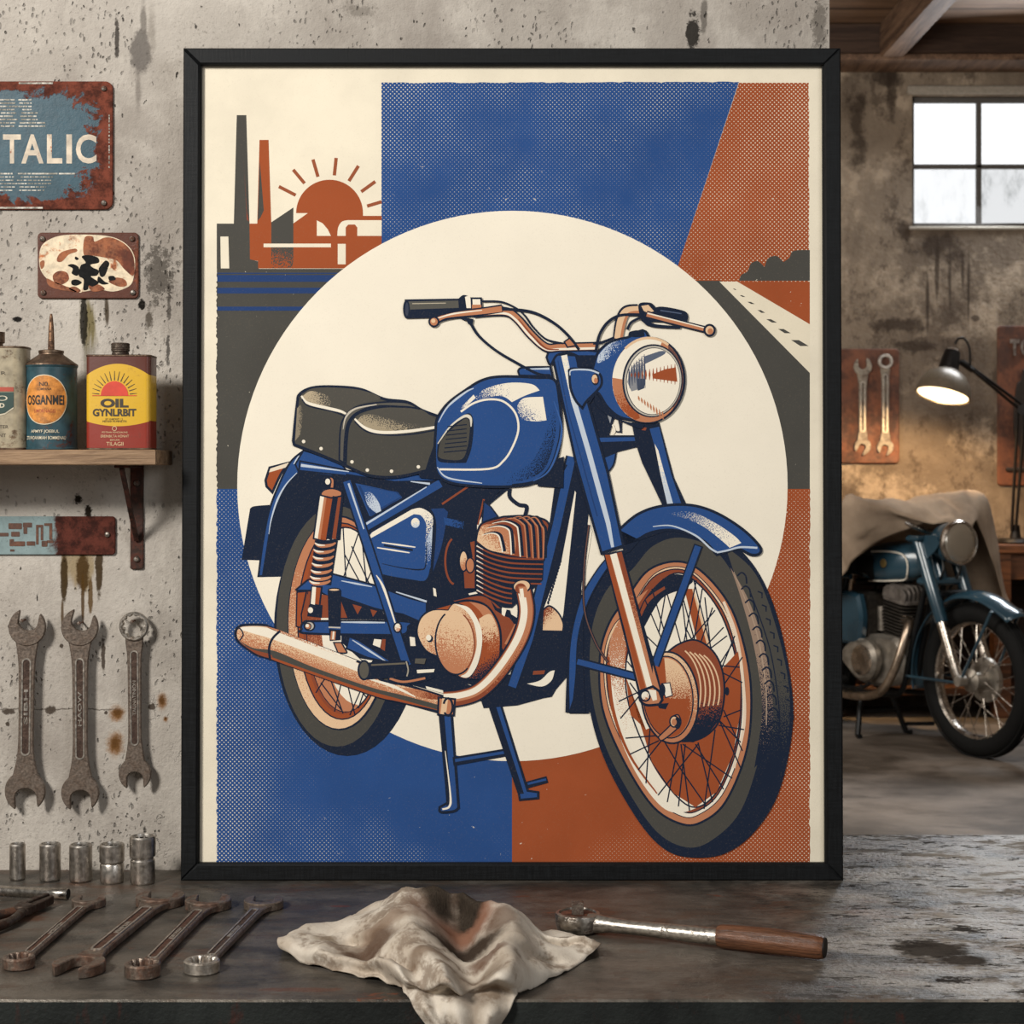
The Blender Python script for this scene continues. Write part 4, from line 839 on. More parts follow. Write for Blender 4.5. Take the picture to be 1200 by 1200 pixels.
# --------------------------------------------------------------- seat
A.F(0, 0, 1)
A.fill([(488, 545), (518, 515), (530, 560), (512, 562), (492, 560)], NAV); A.fill([(630, 545), (661, 535), (660, 572), (630, 570)], NAV)
A.F(320, 330, 4.446)
A.fill([(105, 830, 1), (125, 640), (140, 585), (210, 552), (330, 548), (460, 562), (580, 612), (700, 628), (780, 672), (900, 715, 1), (835, 880), (800, 985, 1), (640, 1018), (500, 1010), (380, 960, 1), (240, 900), (110, 850, 1)], CHA, smooth=True, line=3.4)
A.fill([(140, 600, 1), (200, 558), (320, 552), (460, 566), (560, 608), (440, 640), (385, 680, 1), (300, 655), (190, 635)], K('#54514b'), smooth=True)
A.fill([(150, 600, 1), (200, 570), (290, 600), (300, 650, 1), (190, 632)], stip('#54514b', '#b9a88c'), smooth=True, g=((330, 560), (150, 610)))
A.line([(148, 595), (180, 632), (280, 658), (350, 675), (385, 692)], [2, 3.4, 3.4, 2], K(CR)); A.line([(150, 612), (185, 648), (290, 672), (350, 690), (378, 706)], 1.6)
A.fill([(430, 715, 1), (520, 665), (640, 650), (760, 660), (870, 740, 1), (740, 770), (600, 785), (500, 770)], K('#54514b'), smooth=True)
A.fill([(440, 720, 1), (500, 690), (700, 735), (860, 738, 1), (740, 770), (600, 782), (500, 765)], stip('#54514b', '#a8997f'), smooth=True, g=((640, 690), (600, 800)))
A.line([(425, 715), (480, 762), (560, 785), (700, 780), (862, 756)], [2, 3.6, 3.6, 3], K(CR)); A.line([(425, 730), (490, 782), (600, 800), (730, 794), (855, 772)], 1.6)
A.fill([(345, 930, 1), (350, 780), (370, 710), (430, 655), (550, 630), (690, 630), (770, 665, 1), (690, 652), (560, 655), (450, 685), (400, 740), (385, 830), (380, 950, 1)], K('#5e5b55'), smooth=True, line=2)
A.line([(372, 950), (378, 820), (395, 735), (450, 680), (560, 650), (760, 658)], [3.5, 4, 4, 1.5], K(NAV)); A.line([(365, 770), (380, 705), (430, 662), (540, 640)], [.6, 2.6, 1], K('#c9bfae'))
A.fill([(125, 660), (145, 640), (160, 700), (140, 800), (115, 830)], stip('#8f836f', CHA), g=((120, 720), (165, 720)))
for p in ((159, 833), (250, 870), (411, 939), (491, 982), (617, 988), (757, 965)): A.oval(p, 9, 9, CR)
# upper part of near fork
A.F(540, 330, 4)
A.fill([(428, 340, 1), (540, 345, 1), (600, 580, 1), (690, 900, 1), (762, 1240, 1), (660, 1275, 1), (540, 850, 1)], BLU, line=3)
A.line([(484, 345), (530, 560), (600, 800), (690, 1130), (712, 1245)], [7, 6, 6, 3.5], stip(CR, LB), False, g=((460, 600), (560, 600)))
A.line([(455, 370), (500, 600), (640, 1100)], [1, 1.5], K(BDK), False)
A.line([(660, 1272), (762, 1238)], 3, NAV, False)
# tank
A.F(540, 330, 4)
tank = [(-118, 700, 1), (-110, 640), (-60, 570), (20, 510), (100, 462), (190, 445), (350, 450), (440, 462), (462, 560), (470, 650), (462, 750), (430, 860), (350, 940), (240, 960), (100, 960), (-40, 945), (-110, 900), (-122, 800)]
A.fill(tank, BLU, smooth=True, line=3.2)
A.fill([(410, 540, 1), (440, 600), (445, 700), (425, 800), (380, 890), (280, 935), (120, 950), (120, 925), (300, 870), (380, 760), (405, 650)], stip(NAV, BLU), smooth=True, g=((470, 900), (270, 780)))
A.line([(445, 470), (472, 640), (462, 760), (425, 870), (350, 938), (240, 955)], [1, 3, 6, 5, 3], K(NAV)); A.line([(436, 560), (472, 680), (455, 790), (410, 890), (340, 935)], [.8, 2.6, 2.2, 1], K('#3c619d'))
A.fill([(50, 560, 1), (110, 505), (220, 475), (330, 480), (370, 510, 1), (300, 535), (240, 565, 1), (180, 535)], stip(BLU, CR), smooth=True, g=((40, 600), (250, 490)))
A.fill([(270, 570, 1), (300, 545), (385, 540, 1), (402, 650, 1), (350, 655), (290, 645), (265, 600)], stip(BLU, CR), smooth=True, g=((230, 660), (350, 560)))
A.line([(0, 610), (60, 570), (130, 552), (200, 562), (255, 615), (270, 690), (245, 770), (200, 840), (130, 878), (-100, 880)], 2.4, K(CR))
A.line([(-105, 660), (-60, 585), (20, 520), (60, 500)], [.8, 2.6, 1], K(LB)); A.fill([(-10, 600), (60, 530), (70, 545), (20, 590)], stip(BLU, CR), g=((-20, 560), (50, 560)))
A.line([(-110, 870), (-60, 920), (100, 945)], [1, 2, 1], LB)
# knee pad
A.fill([(-112, 800, 1), (-100, 740), (-40, 670), (20, 622), (50, 625), (60, 680), (50, 780), (25, 850, 1), (-60, 850), (-105, 840)], NAV, smooth=True)
A.fill([(-105, 800), (-90, 740), (-30, 680), (15, 645), (38, 650), (42, 700), (30, 780), (5, 832), (-60, 835), (-100, 825)], CHA, smooth=True)
A.line([(-108, 760), (-50, 680), (15, 632), (45, 640), (48, 680)], [1, 2, 4, 1], K('#e0d8c6'))
for i in range(7): A.line([(-80+i*3, 800-i*20), (28, 790-i*20)], 1.3, NAV, False)
# tank cap and headstock lines
A.fill([(275, 440, 1), (270, 415), (300, 402), (420, 400, 1), (430, 445, 1)], BLU, smooth=True, line=2.4); A.line([(300, 410), (415, 408)], [1, 2.5], LB, False)
# upper yoke
A.fill([(402, 355, 1), (420, 325), (490, 308), (560, 318), (660, 330, 1), (640, 400, 1), (540, 345), (500, 335), (450, 345), (420, 390)], BLU, smooth=True, line=2.6); A.fill([(540, 345), (640, 345), (620, 400), (545, 400)], NAV)
A.line([(425, 330), (470, 318), (540, 322)], [1, 2.6, 1], LB)
# handlebar left
hb = [(60, 148), (200, 140), (260, 170), (330, 250), (400, 308), (470, 308), (640, 304)]
A.tube(hb, 7.4, K(COP), o=1.9, hi=K(CR), hw=.35, hoff=.28); A.line([(270, 175), (340, 258), (400, 313), (460, 318)], [1, 2.6, 1], K(COD))
A.line([(100, 92), (190, 95), (260, 125), (300, 160), (340, 215), (400, 270), (480, 290)], 2.2)
A.line([(60, 140), (200, 130), (330, 142), (430, 190), (500, 250), (555, 320)], 3.4)
A.line([(38, 180), (80, 250), (160, 320), (260, 380), (360, 432), (420, 440)], 3.2)
A.fill([(485, 282), (510, 265), (540, 300), (500, 308)], COP, line=1.8)
A.F(320, 330, 4.446)
A.fill([(690, 97, 1), (990, 92, 1), (1000, 180, 1), (700, 188, 1)], NAV, smooth=True, line=2); A.fill([(705, 103), (980, 98), (985, 136), (705, 146)], K('#5a5852')); A.line([(725, 115), (900, 112)], 1, K('#b8ad97'), False)
A.oval((695, 144), 18, 48, NAV); A.oval((697, 144), 9, 36, K('#3d4353'))
A.fill([(965, 90, 1), (990, 70), (1020, 75, 1), (1050, 140, 1), (1000, 205, 1), (970, 190, 1)], NAV, smooth=True); A.fill([(1000, 80, 1), (1025, 78), (1036, 138, 1), (1008, 138, 1)], CR, smooth=True)
A.F(540, 330, 4)
A.fill([(50, 78), (95, 78), (98, 125), (52, 130)], CR, line=2.2); A.fill([(52, 108), (96, 108), (97, 126), (53, 128)], COP)
A.line([(-122, 185), (-90, 168), (-30, 155), (100, 140), (195, 125)], 9.6); A.line([(-120, 185), (-88, 168), (-30, 155), (100, 140), (192, 128)], [6, 4, 6, 7], K(COP)); A.line([(-110, 172), (-30, 150), (100, 134)], [1, 2, 1], K(CR)); A.oval((-126, 188), 22, 22, COP, line=2.2); A.oval((-129, 184), 10, 10, COL_)
A.fill([(20, 170), (60, 175), (55, 205), (35, 200)], NAV)
# handlebar right
A.line([(735, 265), (748, 180), (775, 135), (830, 128)], 11.5); A.line([(735, 268), (750, 182), (777, 138), (835, 130)], 8, K(COL_)); A.line([(752, 268), (768, 190), (790, 150), (840, 142)], 3.2, K(COP))
A.line([(632, 330), (650, 250), (690, 190), (750, 158), (850, 155)], 3.4); A.line([(780, 225), (800, 190), (850, 165)], 3); A.line([(620, 290), (660, 285), (720, 262)], 3)
A.fill([(880, 150, 1), (930, 120), (1040, 138), (1062, 160), (1058, 188, 1), (1000, 190, 1), (900, 185, 1)], NAV, smooth=True, line=1.4); A.line([(935, 135), (1035, 150)], 1.3, K('#55617a'), False)
A.fill([(835, 105), (880, 98), (905, 110), (925, 150), (900, 190), (870, 205), (840, 160)], NAV, smooth=True); A.fill([(842, 112), (880, 106), (910, 140), (880, 150), (856, 140)], COL_, line=1.3)
A.line([(870, 152), (1000, 188), (1160, 228)], 8); A.line([(872, 153), (1000, 189), (1160, 228)], [5.4, 4, 4.4], K(COP)); A.line([(875, 148), (1000, 180), (1140, 216)], [1.6, 1.2], K(CR)); A.oval((1166, 228), 24, 25, COL_, line=2.6); A.oval((1170, 233), 13, 14, COP)
A.line([(850, 175), (900, 205), (1030, 215)], [5, 3])
# --------------------------------------------------------------- headlamp
A.fill([(620, 400, 1), (645, 330), (700, 285), (780, 262), (880, 258), (900, 660, 1), (760, 640), (690, 590), (640, 520), (600, 570, 1)], BLU, smooth=True, line=3)
A.fill([(630, 520, 1), (690, 590), (760, 650), (860, 670, 1), (840, 690), (740, 650), (680, 620), (630, 570)], NAV, smooth=True)
A.fill([(645, 345, 1), (700, 290), (780, 272), (780, 300, 1), (720, 340), (670, 372), (640, 380)], stip(LB, BLU), smooth=True, g=((640, 310), (740, 360)))
A.fill([(790, 235, 1), (825, 228), (856, 236), (856, 258), (790, 258)], NAV, smooth=True)
A.fill([(508, 415, 1), (530, 408), (620, 415), (655, 440), (660, 480), (640, 510), (590, 560), (570, 592, 1), (540, 560), (515, 500)], BLU, smooth=True, line=3); A.line([(512, 440), (520, 415), (600, 414), (648, 430)], [1, 2, 2], LB); A.oval((631, 458), 18, 28, NAV); A.oval((627, 456), 13, 20, COL_); A.oval((633, 464), 9, 13, COP)
A.oval((882, 462), 172, 204, NAV, rot=4)
A.oval((876, 462), 166, 198, COP, rot=4)
A.fill(A.ell((874, 462), 164, 196, 4, 48, 110, 290), K(CR)); A.fill(A.ell((874, 462), 164, 196, 4, 30, 105, 180)+[(780, 462), (840, 640)], stip(COP, RUS), g=((740, 470), (800, 640)))
A.fill(A.ell((878, 462), 164, 196, 4, 30, 300, 400), K('#6b4a44')); A.line(A.ell((885, 462), 150, 180, 4, 30, 40, 100), 3.2, K(COP), False); A.arc((878, 462), 166, 198, 225, 300, 3, K(COL_), rot=4)
A.oval((898, 465), 141, 172, NAV, rot=4); A.oval((900, 466), 134, 165, K('#bdb6a8'), rot=4); A.oval((901, 467), 127, 158, NAV, rot=4); A.oval((902, 467), 124, 155, CR, rot=4)
A.fill([(780, 470), (800, 400), (850, 350), (930, 325), (955, 335), (940, 350), (860, 385), (850, 420), (865, 460), (850, 500), (800, 515)], stip('#8d8d90', CR), g=((830, 430), (810, 330)))
A.fill([(862, 350, 1), (940, 325), (955, 340), (860, 388, 1)], K('#5d6677'), smooth=True); A.fill([(822, 455), (865, 455), (860, 500), (830, 512)], K('#434b5c'))
for i, x in enumerate(range(788, 862, 12)): A.line([(x, 400-i*10), (x+4, 500-(i % 3)*12)], [.6, 2.4, .6], K('#4a5266'), False)
A.fill([(905, 432), (960, 410), (1008, 402), (1015, 470), (960, 462), (905, 455)], K(RUS))
for i in range(13): x = 800+i*17; h = 10+i*3.6; A.line([(x, 438-h), (x, 440+h*.8)], [.5, 2.2, .5], K(RUS if i > 3 else COD), False)
for i in range(9): x = 832+i*14; y = 535+i*9; A.line([(x, y), (x+5, y+24+i*2)], [.5, 2.3, .5], K(COP), False)
# ---- link as one flat print
me = bpy.data.meshes.new('poster_print'); me.from_pydata([v-PO for v in A.v], [], A.f)
for mt in A.mats: me.materials.append(mt)
me.polygons.foreach_set('material_index', A.mi)
uvl = me.uv_layers.new(name='UVMap'); uvl.data.foreach_set('uv', [c for t in A.uv for c in t]); me.update()
pr = bpy.data.objects.new('poster_print', me); COL.objects.link(pr); pr.parent = poster
# ================================================================== things on the plaster wall
def wp(px, py, gap=0.0): return Vector((wx(px, WD-gap), WD-gap, wz(py, WD-gap)))
WALLM = lambda p: Tm(*p) @ Rm(90, 'X')      # local xy -> wall plane, local z -> towards the camera (-y)
SCREW = worn('screw_steel', '#8c857c', '#5b3a29', 90)
def plate_mat(name, paint, rust, kind):
    """enamel on steel, rusted from the rim inwards; coordinates are metres from the plate's middle"""
    n = NT(name); v = n.coord(); x, y, z = n.sep(v); w = n.noise(v, 20, 6, .72, .4); w2 = n.noise(v, 60, 5, .75); g = n.noise(v, 300, 3, .7)
    W_, H_ = kind[1], kind[2]
    rc = n.mix(n.ss(w2, .35, .65), tuple(k*.5 for k in lin(rust)), tuple(min(1, k*1.7) for k in lin(rust)))
    pc = n.mix(n.ss(w, .3, .7), tuple(k*.8 for k in lin(paint)), tuple(min(1, k*1.12) for k in lin(paint)))
    if kind[0] == 'rim':
        ex = n.math('ABSOLUTE', n.math('MULTIPLY', x, 2/W_)); ez = n.math('ABSOLUTE', n.math('MULTIPLY', z, 2/H_))
        p = kind[3]; e = n.math('POWER', n.math('ADD', n.math('POWER', ex, p), n.math('POWER', ez, p)), 1/p)
        m_ = n.ss(n.math('MULTIPLY_ADD', n.math('SUBTRACT', w, .5), kind[4], e), kind[5], kind[5]+.05)
        m_ = n.math('MAXIMUM', m_, n.ss(n.noise(n.map(v, loc=kind[6]), 13, 6, .7), kind[7], kind[7]+.04))
    else:
        m_ = n.ss(n.math('MULTIPLY_ADD', n.math('SUBTRACT', w, .5), kind[4], n.math('MULTIPLY', x, 1/W_)), kind[5], kind[5]+.06)
    c = n.mix(m_, pc, rc); c = n.mix(n.math('MULTIPLY', n.ss(g, .55, .75), .35), c, '#1e120d')
    n.bump(n.math('ADD', n.math('MULTIPLY', m_, .7), n.math('MULTIPLY', w2, .7)), .3, .002)
    return n.out(c, n.math('MULTIPLY_ADD', m_, .4, .38), n.math('MULTIPLY', m_, .15), spec=.2)
def rivet(parent, px, py, gap, r=.0042):
    m = MB(); m.lathe([(r, 0), (r, .0012), (r*.8, .0028), (r*.3, .0038), (1e-5, .004)], 14, M=WALLM(wp(px, py, gap))); m.build('rivet', SCREW, parent, world=True)
TH = .0035
def wall_plate(name, label, x0, y0, x1, y1, r, mat, rv, edge=None):
    c = wp((x0+x1)/2, (y0+y1)/2, 0); s = 1/WS
    t = thing(name, label, 'sign', tuple(c)); W_, H_ = (x1-x0)*s, (y1-y0)*s
    m = MB(); m.prism(rrect(-W_/2, -H_/2, W_/2, H_/2, r*s), .001, TH+.001, .001, M=WALLM(c)); m.build('plate', mat, t, world=True)
    for p in rv: rivet(t, p[0], p[1], TH+.001)
    return t
RUSTY = '#7a3c2a'
bs = wall_plate('enamel_sign', 'large rusty blue metal sign with cream capital letters, highest on the wall', -110, 96, 133, 246, 9, plate_mat('blue_enamel_sign', '#36535f', '#613123', ('rim', .30, .185, 3.0, 1.0, .80, (2, 1, 6), .64)), [(122, 104), (122, 238), (-100, 104), (-100, 238)])
LET = worn('cream_lettering', '#d6c6b0', '#a8552c', 22, .63, .70, .6, .8, 0, 0, fine=500)
m = MB(); G = TH+.0012
for ch, cx, w_ in (('T', 14, 21), ('A', 38, 26), ('L', 64, 18), ('I', 81, 6.5), ('C', 101, 24)):
    m.text(ch, w_/WS, 34/WS, WALLM(wp(cx, 174.5, G)), 0, .022)
m.text('E', 20/WS, 34/WS, WALLM(wp(-11, 174.5, G)), 0, .022); m.text('M', 28/WS, 34/WS, WALLM(wp(-42, 174.5, G)), 0, .022)
m.build('lettering', LET, bs, world=True, norm=False)
rn = random.Random(5); m = MB()
def dash(m, x0, x1, y, h, G):
    p = wp((x0+x1)/2, y, G); m.box((0, 0, 0), ((x1-x0)/WS, h/WS, .0003), M=WALLM(p))
for i in range(9):
    y = 117+i*3.85; x = -60.0; lim = 37+ (i > 3)*7+(i > 6)*9
    while x < lim:
        w_ = rn.uniform(2.5, 7); 
        if not (15.5 < x < 21): dash(m, x, min(x+w_, lim), y, 1.7, G)
        x += w_+rn.uniform(.5, 1.3)
PRT = worn('faded_small_print', '#cfc9bc', '#8f8a7e', 60, .5, .6, .6, .8, 0, 0); m.build('small_print', PRT, bs, world=True); m = MB()
for i in range(6):
    y = 203.5+i*3.9; x = -60.0; lim = (88, 62, 60, 60, 54, 52)[i]
    while x < lim:
        w_ = rn.uniform(2, 6) if i or x < 32 else 30
        if not (15 < x < 19): dash(m, x, min(x+w_, lim), y, 1.3 if i else 1.7, G)
        x += w_+rn.uniform(.6, 1.6)
m.build('small_print', PRT, bs, world=True); m = MB()
dash(m, 22, 62, 97.5, 2, G); m.build('worn_edge', PRT, bs, world=True); m = MB()
for k in range(16): dash(m, 127.2, 128.6, 135+k*4+rn.uniform(-1, 1), rn.uniform(1.5, 3.6), G)
m.build('worn_edge', PRT, bs, world=True); m = MB(); dash(m, -30, 50, 243.5, 2, G); m.build('worn_edge', PRT, bs, world=True)
# small figured plate
sp = wall_plate('enamel_plate', 'small rusty cream metal plate with dark worn figure, hanging below the large blue sign', 45, 273, 163, 350, 5, plate_mat('rust_plate', '#5c3426', '#6b3d2c', ('side', .14, .1, 1, 1, .5)), [(50, 280), (155, 280), (51, 343), (156, 343)])
def blotch(parent, pts, mat, k, name, ox=35, oy=265, s=8.571):
    P = crom(pts, True, 5); c = wp(ox, oy, 0); m = MB()
    m.prism([(p.x/s/WS, -p.y/s/WS) for p in P], TH+.001+k*.0002, TH+.0013+k*.0002, M=WALLM(c)); return m.build(name, mat, parent, world=True)
ENC = worn('cream_enamel', '#e3cfae', '#b5693c', 40, .6, .72, .45, .7, 0, .1, fine=160); RB = worn('rust_bloom', '#a0603c', '#6b3a2a', 26, .48, .66, .7, .85, 0, 0); BE = worn('black_enamel', '#0c0b0b', '#241b16', 60, .6, .7, .9, .9, 0, 0)
blotch(sp, [(110, 250), (170, 160), (320, 100), (560, 90), (820, 110), (980, 190), (1060, 320), (1050, 520), (1000, 610), (850, 660), (700, 640), (560, 660), (500, 670), (410, 620), (300, 590), (180, 530), (110, 420)], ENC, 1, 'cream_field')
for P in ([(560, 120), (640, 110), (660, 160), (760, 120), (860, 130), (980, 200), (1050, 320), (1050, 500), (960, 440), (880, 350), (760, 320), (640, 300), (550, 290)], [(320, 270), (460, 230), (480, 260), (400, 290), (330, 360), (280, 350)], [(240, 500), (300, 455), (380, 470), (400, 540), (330, 590), (260, 570)],
          [(110, 370), (150, 350), (155, 400), (125, 435)], [(800, 560), (870, 520), (960, 540), (980, 600), (900, 610)], [(600, 600), (700, 590), (760, 640), (640, 660)], [(400, 630), (460, 610), (520, 650), (480, 670)], [(830, 400), (870, 390), (870, 430), (840, 435)], [(180, 530), (250, 560), (400, 620), (480, 665), (300, 640), (200, 600)]): blotch(sp, P, RB, 2, 'rust_bloom')
for P in ([(530, 310), (600, 295), (690, 320), (700, 370), (620, 390), (640, 420), (700, 450), (680, 500), (620, 510), (700, 570), (640, 610), (600, 600), (590, 640), (545, 640), (550, 540), (500, 500), (520, 400), (570, 370)], [(390, 400), (440, 385), (500, 420), (490, 500), (430, 480), (440, 430)],
          [(720, 400), (770, 350), (805, 375), (790, 430), (760, 500), (720, 510), (700, 440)], [(430, 550), (480, 540), (530, 570), (480, 600), (430, 590)], [(700, 510), (760, 560), (800, 580), (740, 590), (690, 560)], [(800, 510), (850, 505), (870, 540), (810, 550)], [(470, 310), (500, 330), (480, 345), (460, 330)]): blotch(sp, P, BE, 3, 'black_figure')
# long plate under the shelf
lp = wall_plate('enamel_plate', 'long narrow plate, pale blue turning to rust, under the wooden shelf', -60, 605, 136, 650, 4, plate_mat('pale_blue_plate', '#879999', '#4c251c', ('side', .242, .06, 1, .30, .10)), [(126, 626.5), (-50, 626.5)])
BRL = worn('brown_lettering', '#5b4034', '#6c4a3a', 40, .5, .6, .7, .8, 0, 0)
m = MB()
def lb(x0, y0, x1, y1):
    p = wp((x0+x1)/16, 590+(y0+y1)/16, TH+.0012); m.prism(rrect(-(x1-x0)/16/WS, -(y1-y0)/16/WS, (x1-x0)/16/WS, (y1-y0)/16/WS, min(x1-x0, y1-y0)/50/WS), 0, .0003, M=WALLM(p))
for b_ in ((80, 185, 205, 240), (215, 180, 300, 225), (220, 225, 255, 285), (-40, 275, 80, 308), (105, 265, 185, 310), (90, 335, 130, 400), (130, 355, 235, 400), (250, 355, 330, 395), (338, 200, 362, 385), (362, 200, 405, 225), (382, 225, 405, 345), (415, 185, 490, 210), (462, 210, 490, 340), (390, 350, 445, 405), (440, 345, 500, 370), (95, 430, 135, 450)): lb(*b_)
for k in range(3): lb(-360+k*110, 200, -290+k*110, 380)
m.build('lettering', BRL, lp, world=True)
# ------------------------------------------------------------------ shelf with its cans
SHD = .118; yF = WD-SHD                        # shelf depth
SWOOD = wood('shelf_wood', '#6a513c', '#a98a6b', 0, 2.2, .6)
zt = CAMH+(HY-527)*yF/FPX; zb = CAMH+(HY-545)*yF/FPX; xe = (182-HX)*yF/FPX
shelf = thing('wall_shelf', 'wooden shelf on an iron bracket carrying the oil cans', 'shelf', (xe-.2, WD, zt))
m = MB(); m.box(((xe-1.05)/2-.0, (yF+WD)/2, (zt+zb)/2), (xe+1.05, SHD, zt-zb), .0015); m.build('board', SWOOD, shelf, world=True)
IRON = worn('bracket_iron', '#3a2a23', '#5a3023', 40, .45, .65, .55, .8, .6, .2)
for bx, lab in ((161, 1), (-120, 0)):
    b = thing('x', None, None); b.name = 'bracket'; b.parent = shelf; b.location = Vector((wx(bx), WD, zb))-shelf.location
    m = MB(); z0 = wz(667)-zb
    m.prism(rrect(-.0095, z0, .0095, 0, .003), 0, .004, .0008, M=Rm(90, 'X')); m.box((0, -.052, -.002), (.019, .104, .004), .0008)
    m.tube([(-.0, -.1, -.004), (0, -.006, wz(632)-zb)], .0045, 4)
    o = m.build('bracket', IRON, shelf); o.location = b.location; bpy.data.objects.remove(b)
    for zz in (wz(566)-zb, wz(655)-zb):
        m = MB(); m.lathe([(.0045, .004), (.0045, .006), (.003, .008), (1e-5, .0085)], 12, M=Tm(0, 0, zz) @ Rm(90, 'X')); m.build('screw', SCREW, o)
def canpos(px, r): D = yF+.012+r; return Vector(((px-HX)*D/FPX, D, zt)), D/FPX
TIN = worn('aged_tin', '#7d6a58', '#4a2f22', 30, .45, .7, .38, .6, .9, .5)
def paint(name, col, rust='#5c3020', lo=.6):
    return worn(name, col, rust, 26, lo, lo+.1, .38, .75, .0, .1, .06, fine=220)
WARM = '#e9dcc2'
def warp_cyl(r, off):
    """lay flat lettering (x, y, z) round an upright cylinder"""
    return lambda v: Vector((math.sin(v.x/r)*(r+off+v.z), -math.cos(v.x/r)*(r+off+v.z), v.y))
def wraptext(m, st, w, h, z, r, x=0, mat=0, bold=.02): m.text(st, w, h, Tm(0, 0, z), mat, bold, warp=lambda v: warp_cyl(r, .0004)(Vector((v.x+x, v.y, v.z))))
def wrap_poly(m, poly, z0, r, off, mat=0):
    P = [Vector(p) for p in poly]; c = Vector((sum(p.x for p in P)/len(P), sum(p.y for p in P)/len(P))); n = len(P); vs = [];fs = []; K_ = 8; wv = warp_cyl(r, off)
    for k in range(K_): vs += [wv(Vector((c.x+(p.x-c.x)*(1-k/K_), c.y+(p.y-c.y)*(1-k/K_)+z0, 0))) for p in P]
    vs.append(wv(Vector((c.x, c.y+z0, 0))))
    for k in range(K_-1):
        for i in range(n): j = (i+1) % n; fs.append((k*n+i, k*n+j, (k+1)*n+j, (k+1)*n+i))
    for i in range(n): fs.append(((K_-1)*n+i, (K_-1)*n+(i+1) % n, K_*n))
    m.add(vs, fs, mat)
# blue spouted oiler
c, s = canpos(60, .036); r = 30.3*s; H = 107*s
can = thing('oil_can', 'blue spouted oil can with round orange label, middle of the shelf', 'oil can', tuple(c))
z2 = (524-425.5)*s
m = MB(); m.lathe([(r-.001, 0), (r, .001), (r, .003), (r-.0008, .004), (r-.0008, z2-.003), (r, z2-.002), (r+.0006, z2)], 48); m.build('body', paint('teal_can_paint', '#2b4b54'), can)
m = MB(); m.lathe([(r+.0006, z2), (r+.0004, z2+.002), (r*.95, z2+.0035), (r*.6, z2+.0125), (r*.47, z2+.016), (r*.46, z2+.0175), (r*.48, z2+.0185), (r*.48, z2+.0215), (r*.3, z2+.0228), (.0045, z2+.023), (.0042, z2+.026)], 48); m.build('cone_top', TIN, can)
m = MB(); m.lathe([(.0046, z2+.022), (.0044, z2+.034), (.0036, z2+.055), (.0024, z2+.068), (.0016, z2+.0735)], 20); m.build('spout', worn('copper_spout', '#8a6a52', '#3c281d', 40), can)
m = MB(); cz = (524-466)*s
wrap_poly(m, [(27*s*math.cos(2*PI*k/40), 29*s*math.sin(2*PI*k/40)) for k in range(40)], cz, r, .0001, 0); wrap_poly(m, [(26*s*math.cos(2*PI*k/40), 28*s*math.sin(2*PI*k/40)) for k in range(40)], cz, r, .00025, 1)
wraptext(m, 'OSGANMEI', 46*s, 11.5*s, cz-.0005, r, 0, 2, .03); wraptext(m, 'N0.', 12*s, 5*s, cz+18*s, r, 0, 2, .01); wraptext(m, 'COMPANIA', 17*s, 2.8*s, cz+12.2*s, r, 0, 2, .01); wraptext(m, 'S.MORNAGEI', 25*s, 4*s, cz-13*s, r, 0, 3, .01)
wraptext(m, 'APMYF JOEBUL', 34*s, 4.5*s, cz-37*s, r, 0, 0, .01); wraptext(m, 'ZTI.WOANMIAH BOMMENAU', 50*s, 4*s, cz-44*s, r, 0, 0, .01)
m.build('label', [flat('#d9cdb2', .5), worn('orange_label', '#d98d3e', '#a96a2c', 40, .5, .75, .5, .6, 0, 0), flat('#2a2620', .5), flat('#a5472a', .5)], can, norm=False)
# red and yellow oil tin
hw = 38*yF/FPX; cx0 = (138-HX)*(yF+.012)/FPX; D = yF+.012; s = D/FPX; dep = .05; H = (524-413)*s
tin = thing('oil_can', 'red and yellow square oil tin with rising sun, reading OIL, at the shelf end', 'oil can', (cx0, D+dep/2, zt))
n = NT('red_and_yellow_tin_paint'); v = n.coord(); x, y, z = n.sep(v)
Ht = H; fz = lambda py: (524-py)*s
arch = n.math('MULTIPLY', n.math('MULTIPLY', x, x), -1/(hw*hw)*14*s*1.0); top = n.math('ADD', arch, fz(423)); front = n.ss(y, -dep/2+.004, -dep/2+.002)
topz = n.math('ADD', n.math('MULTIPLY', front, n.math('SUBTRACT', top, fz(436))), fz(436)); botz = n.math('ADD', n.math('MULTIPLY', front, n.math('SUBTRACT', n.math('ADD', n.math('MULTIPLY', n.math('MULTIPLY', x, x), 6*s/(hw*hw)), fz(496.5)), fz(490))), fz(490))
ye = n.math('MULTIPLY', n.ss(n.math('SUBTRACT', topz, z), 0, .0004), n.ss(n.math('SUBTRACT', z, botz), 0, .0004))
w = n.noise(v, 30, 6, .7); g = n.noise(v, 240, 3, .7)
red = n.mix(n.ss(z, fz(480), fz(450)), '#8c2d1e', '#5c2e23'); cc = n.mix(ye, red, '#d9ab2a'); cc = n.mix(n.math('MULTIPLY', n.ss(w, .58, .7), .6), cc, '#6b3423'); cc = n.mix(n.math('MULTIPLY', n.ss(g, .6, .75), .4), cc, '#4c2a1c')
n.bump(g, .1, .001); TINP = n.out(cc, n.math('MULTIPLY_ADD', w, .3, .25), 0, spec=.5, coat=.15)
m = MB(); m.prism(rrect(-hw, -dep/2, hw, dep/2, .007), .001, H-.001, .001); m.build('body', TINP, tin)
for z0 in (0, H-.002):
    m = MB(); m.prism(rrect(-hw-.0006, -dep/2-.0006, hw+.0006, dep/2+.0006, .007), z0, z0+.0028, .0008); m.build('seam', TIN, tin)
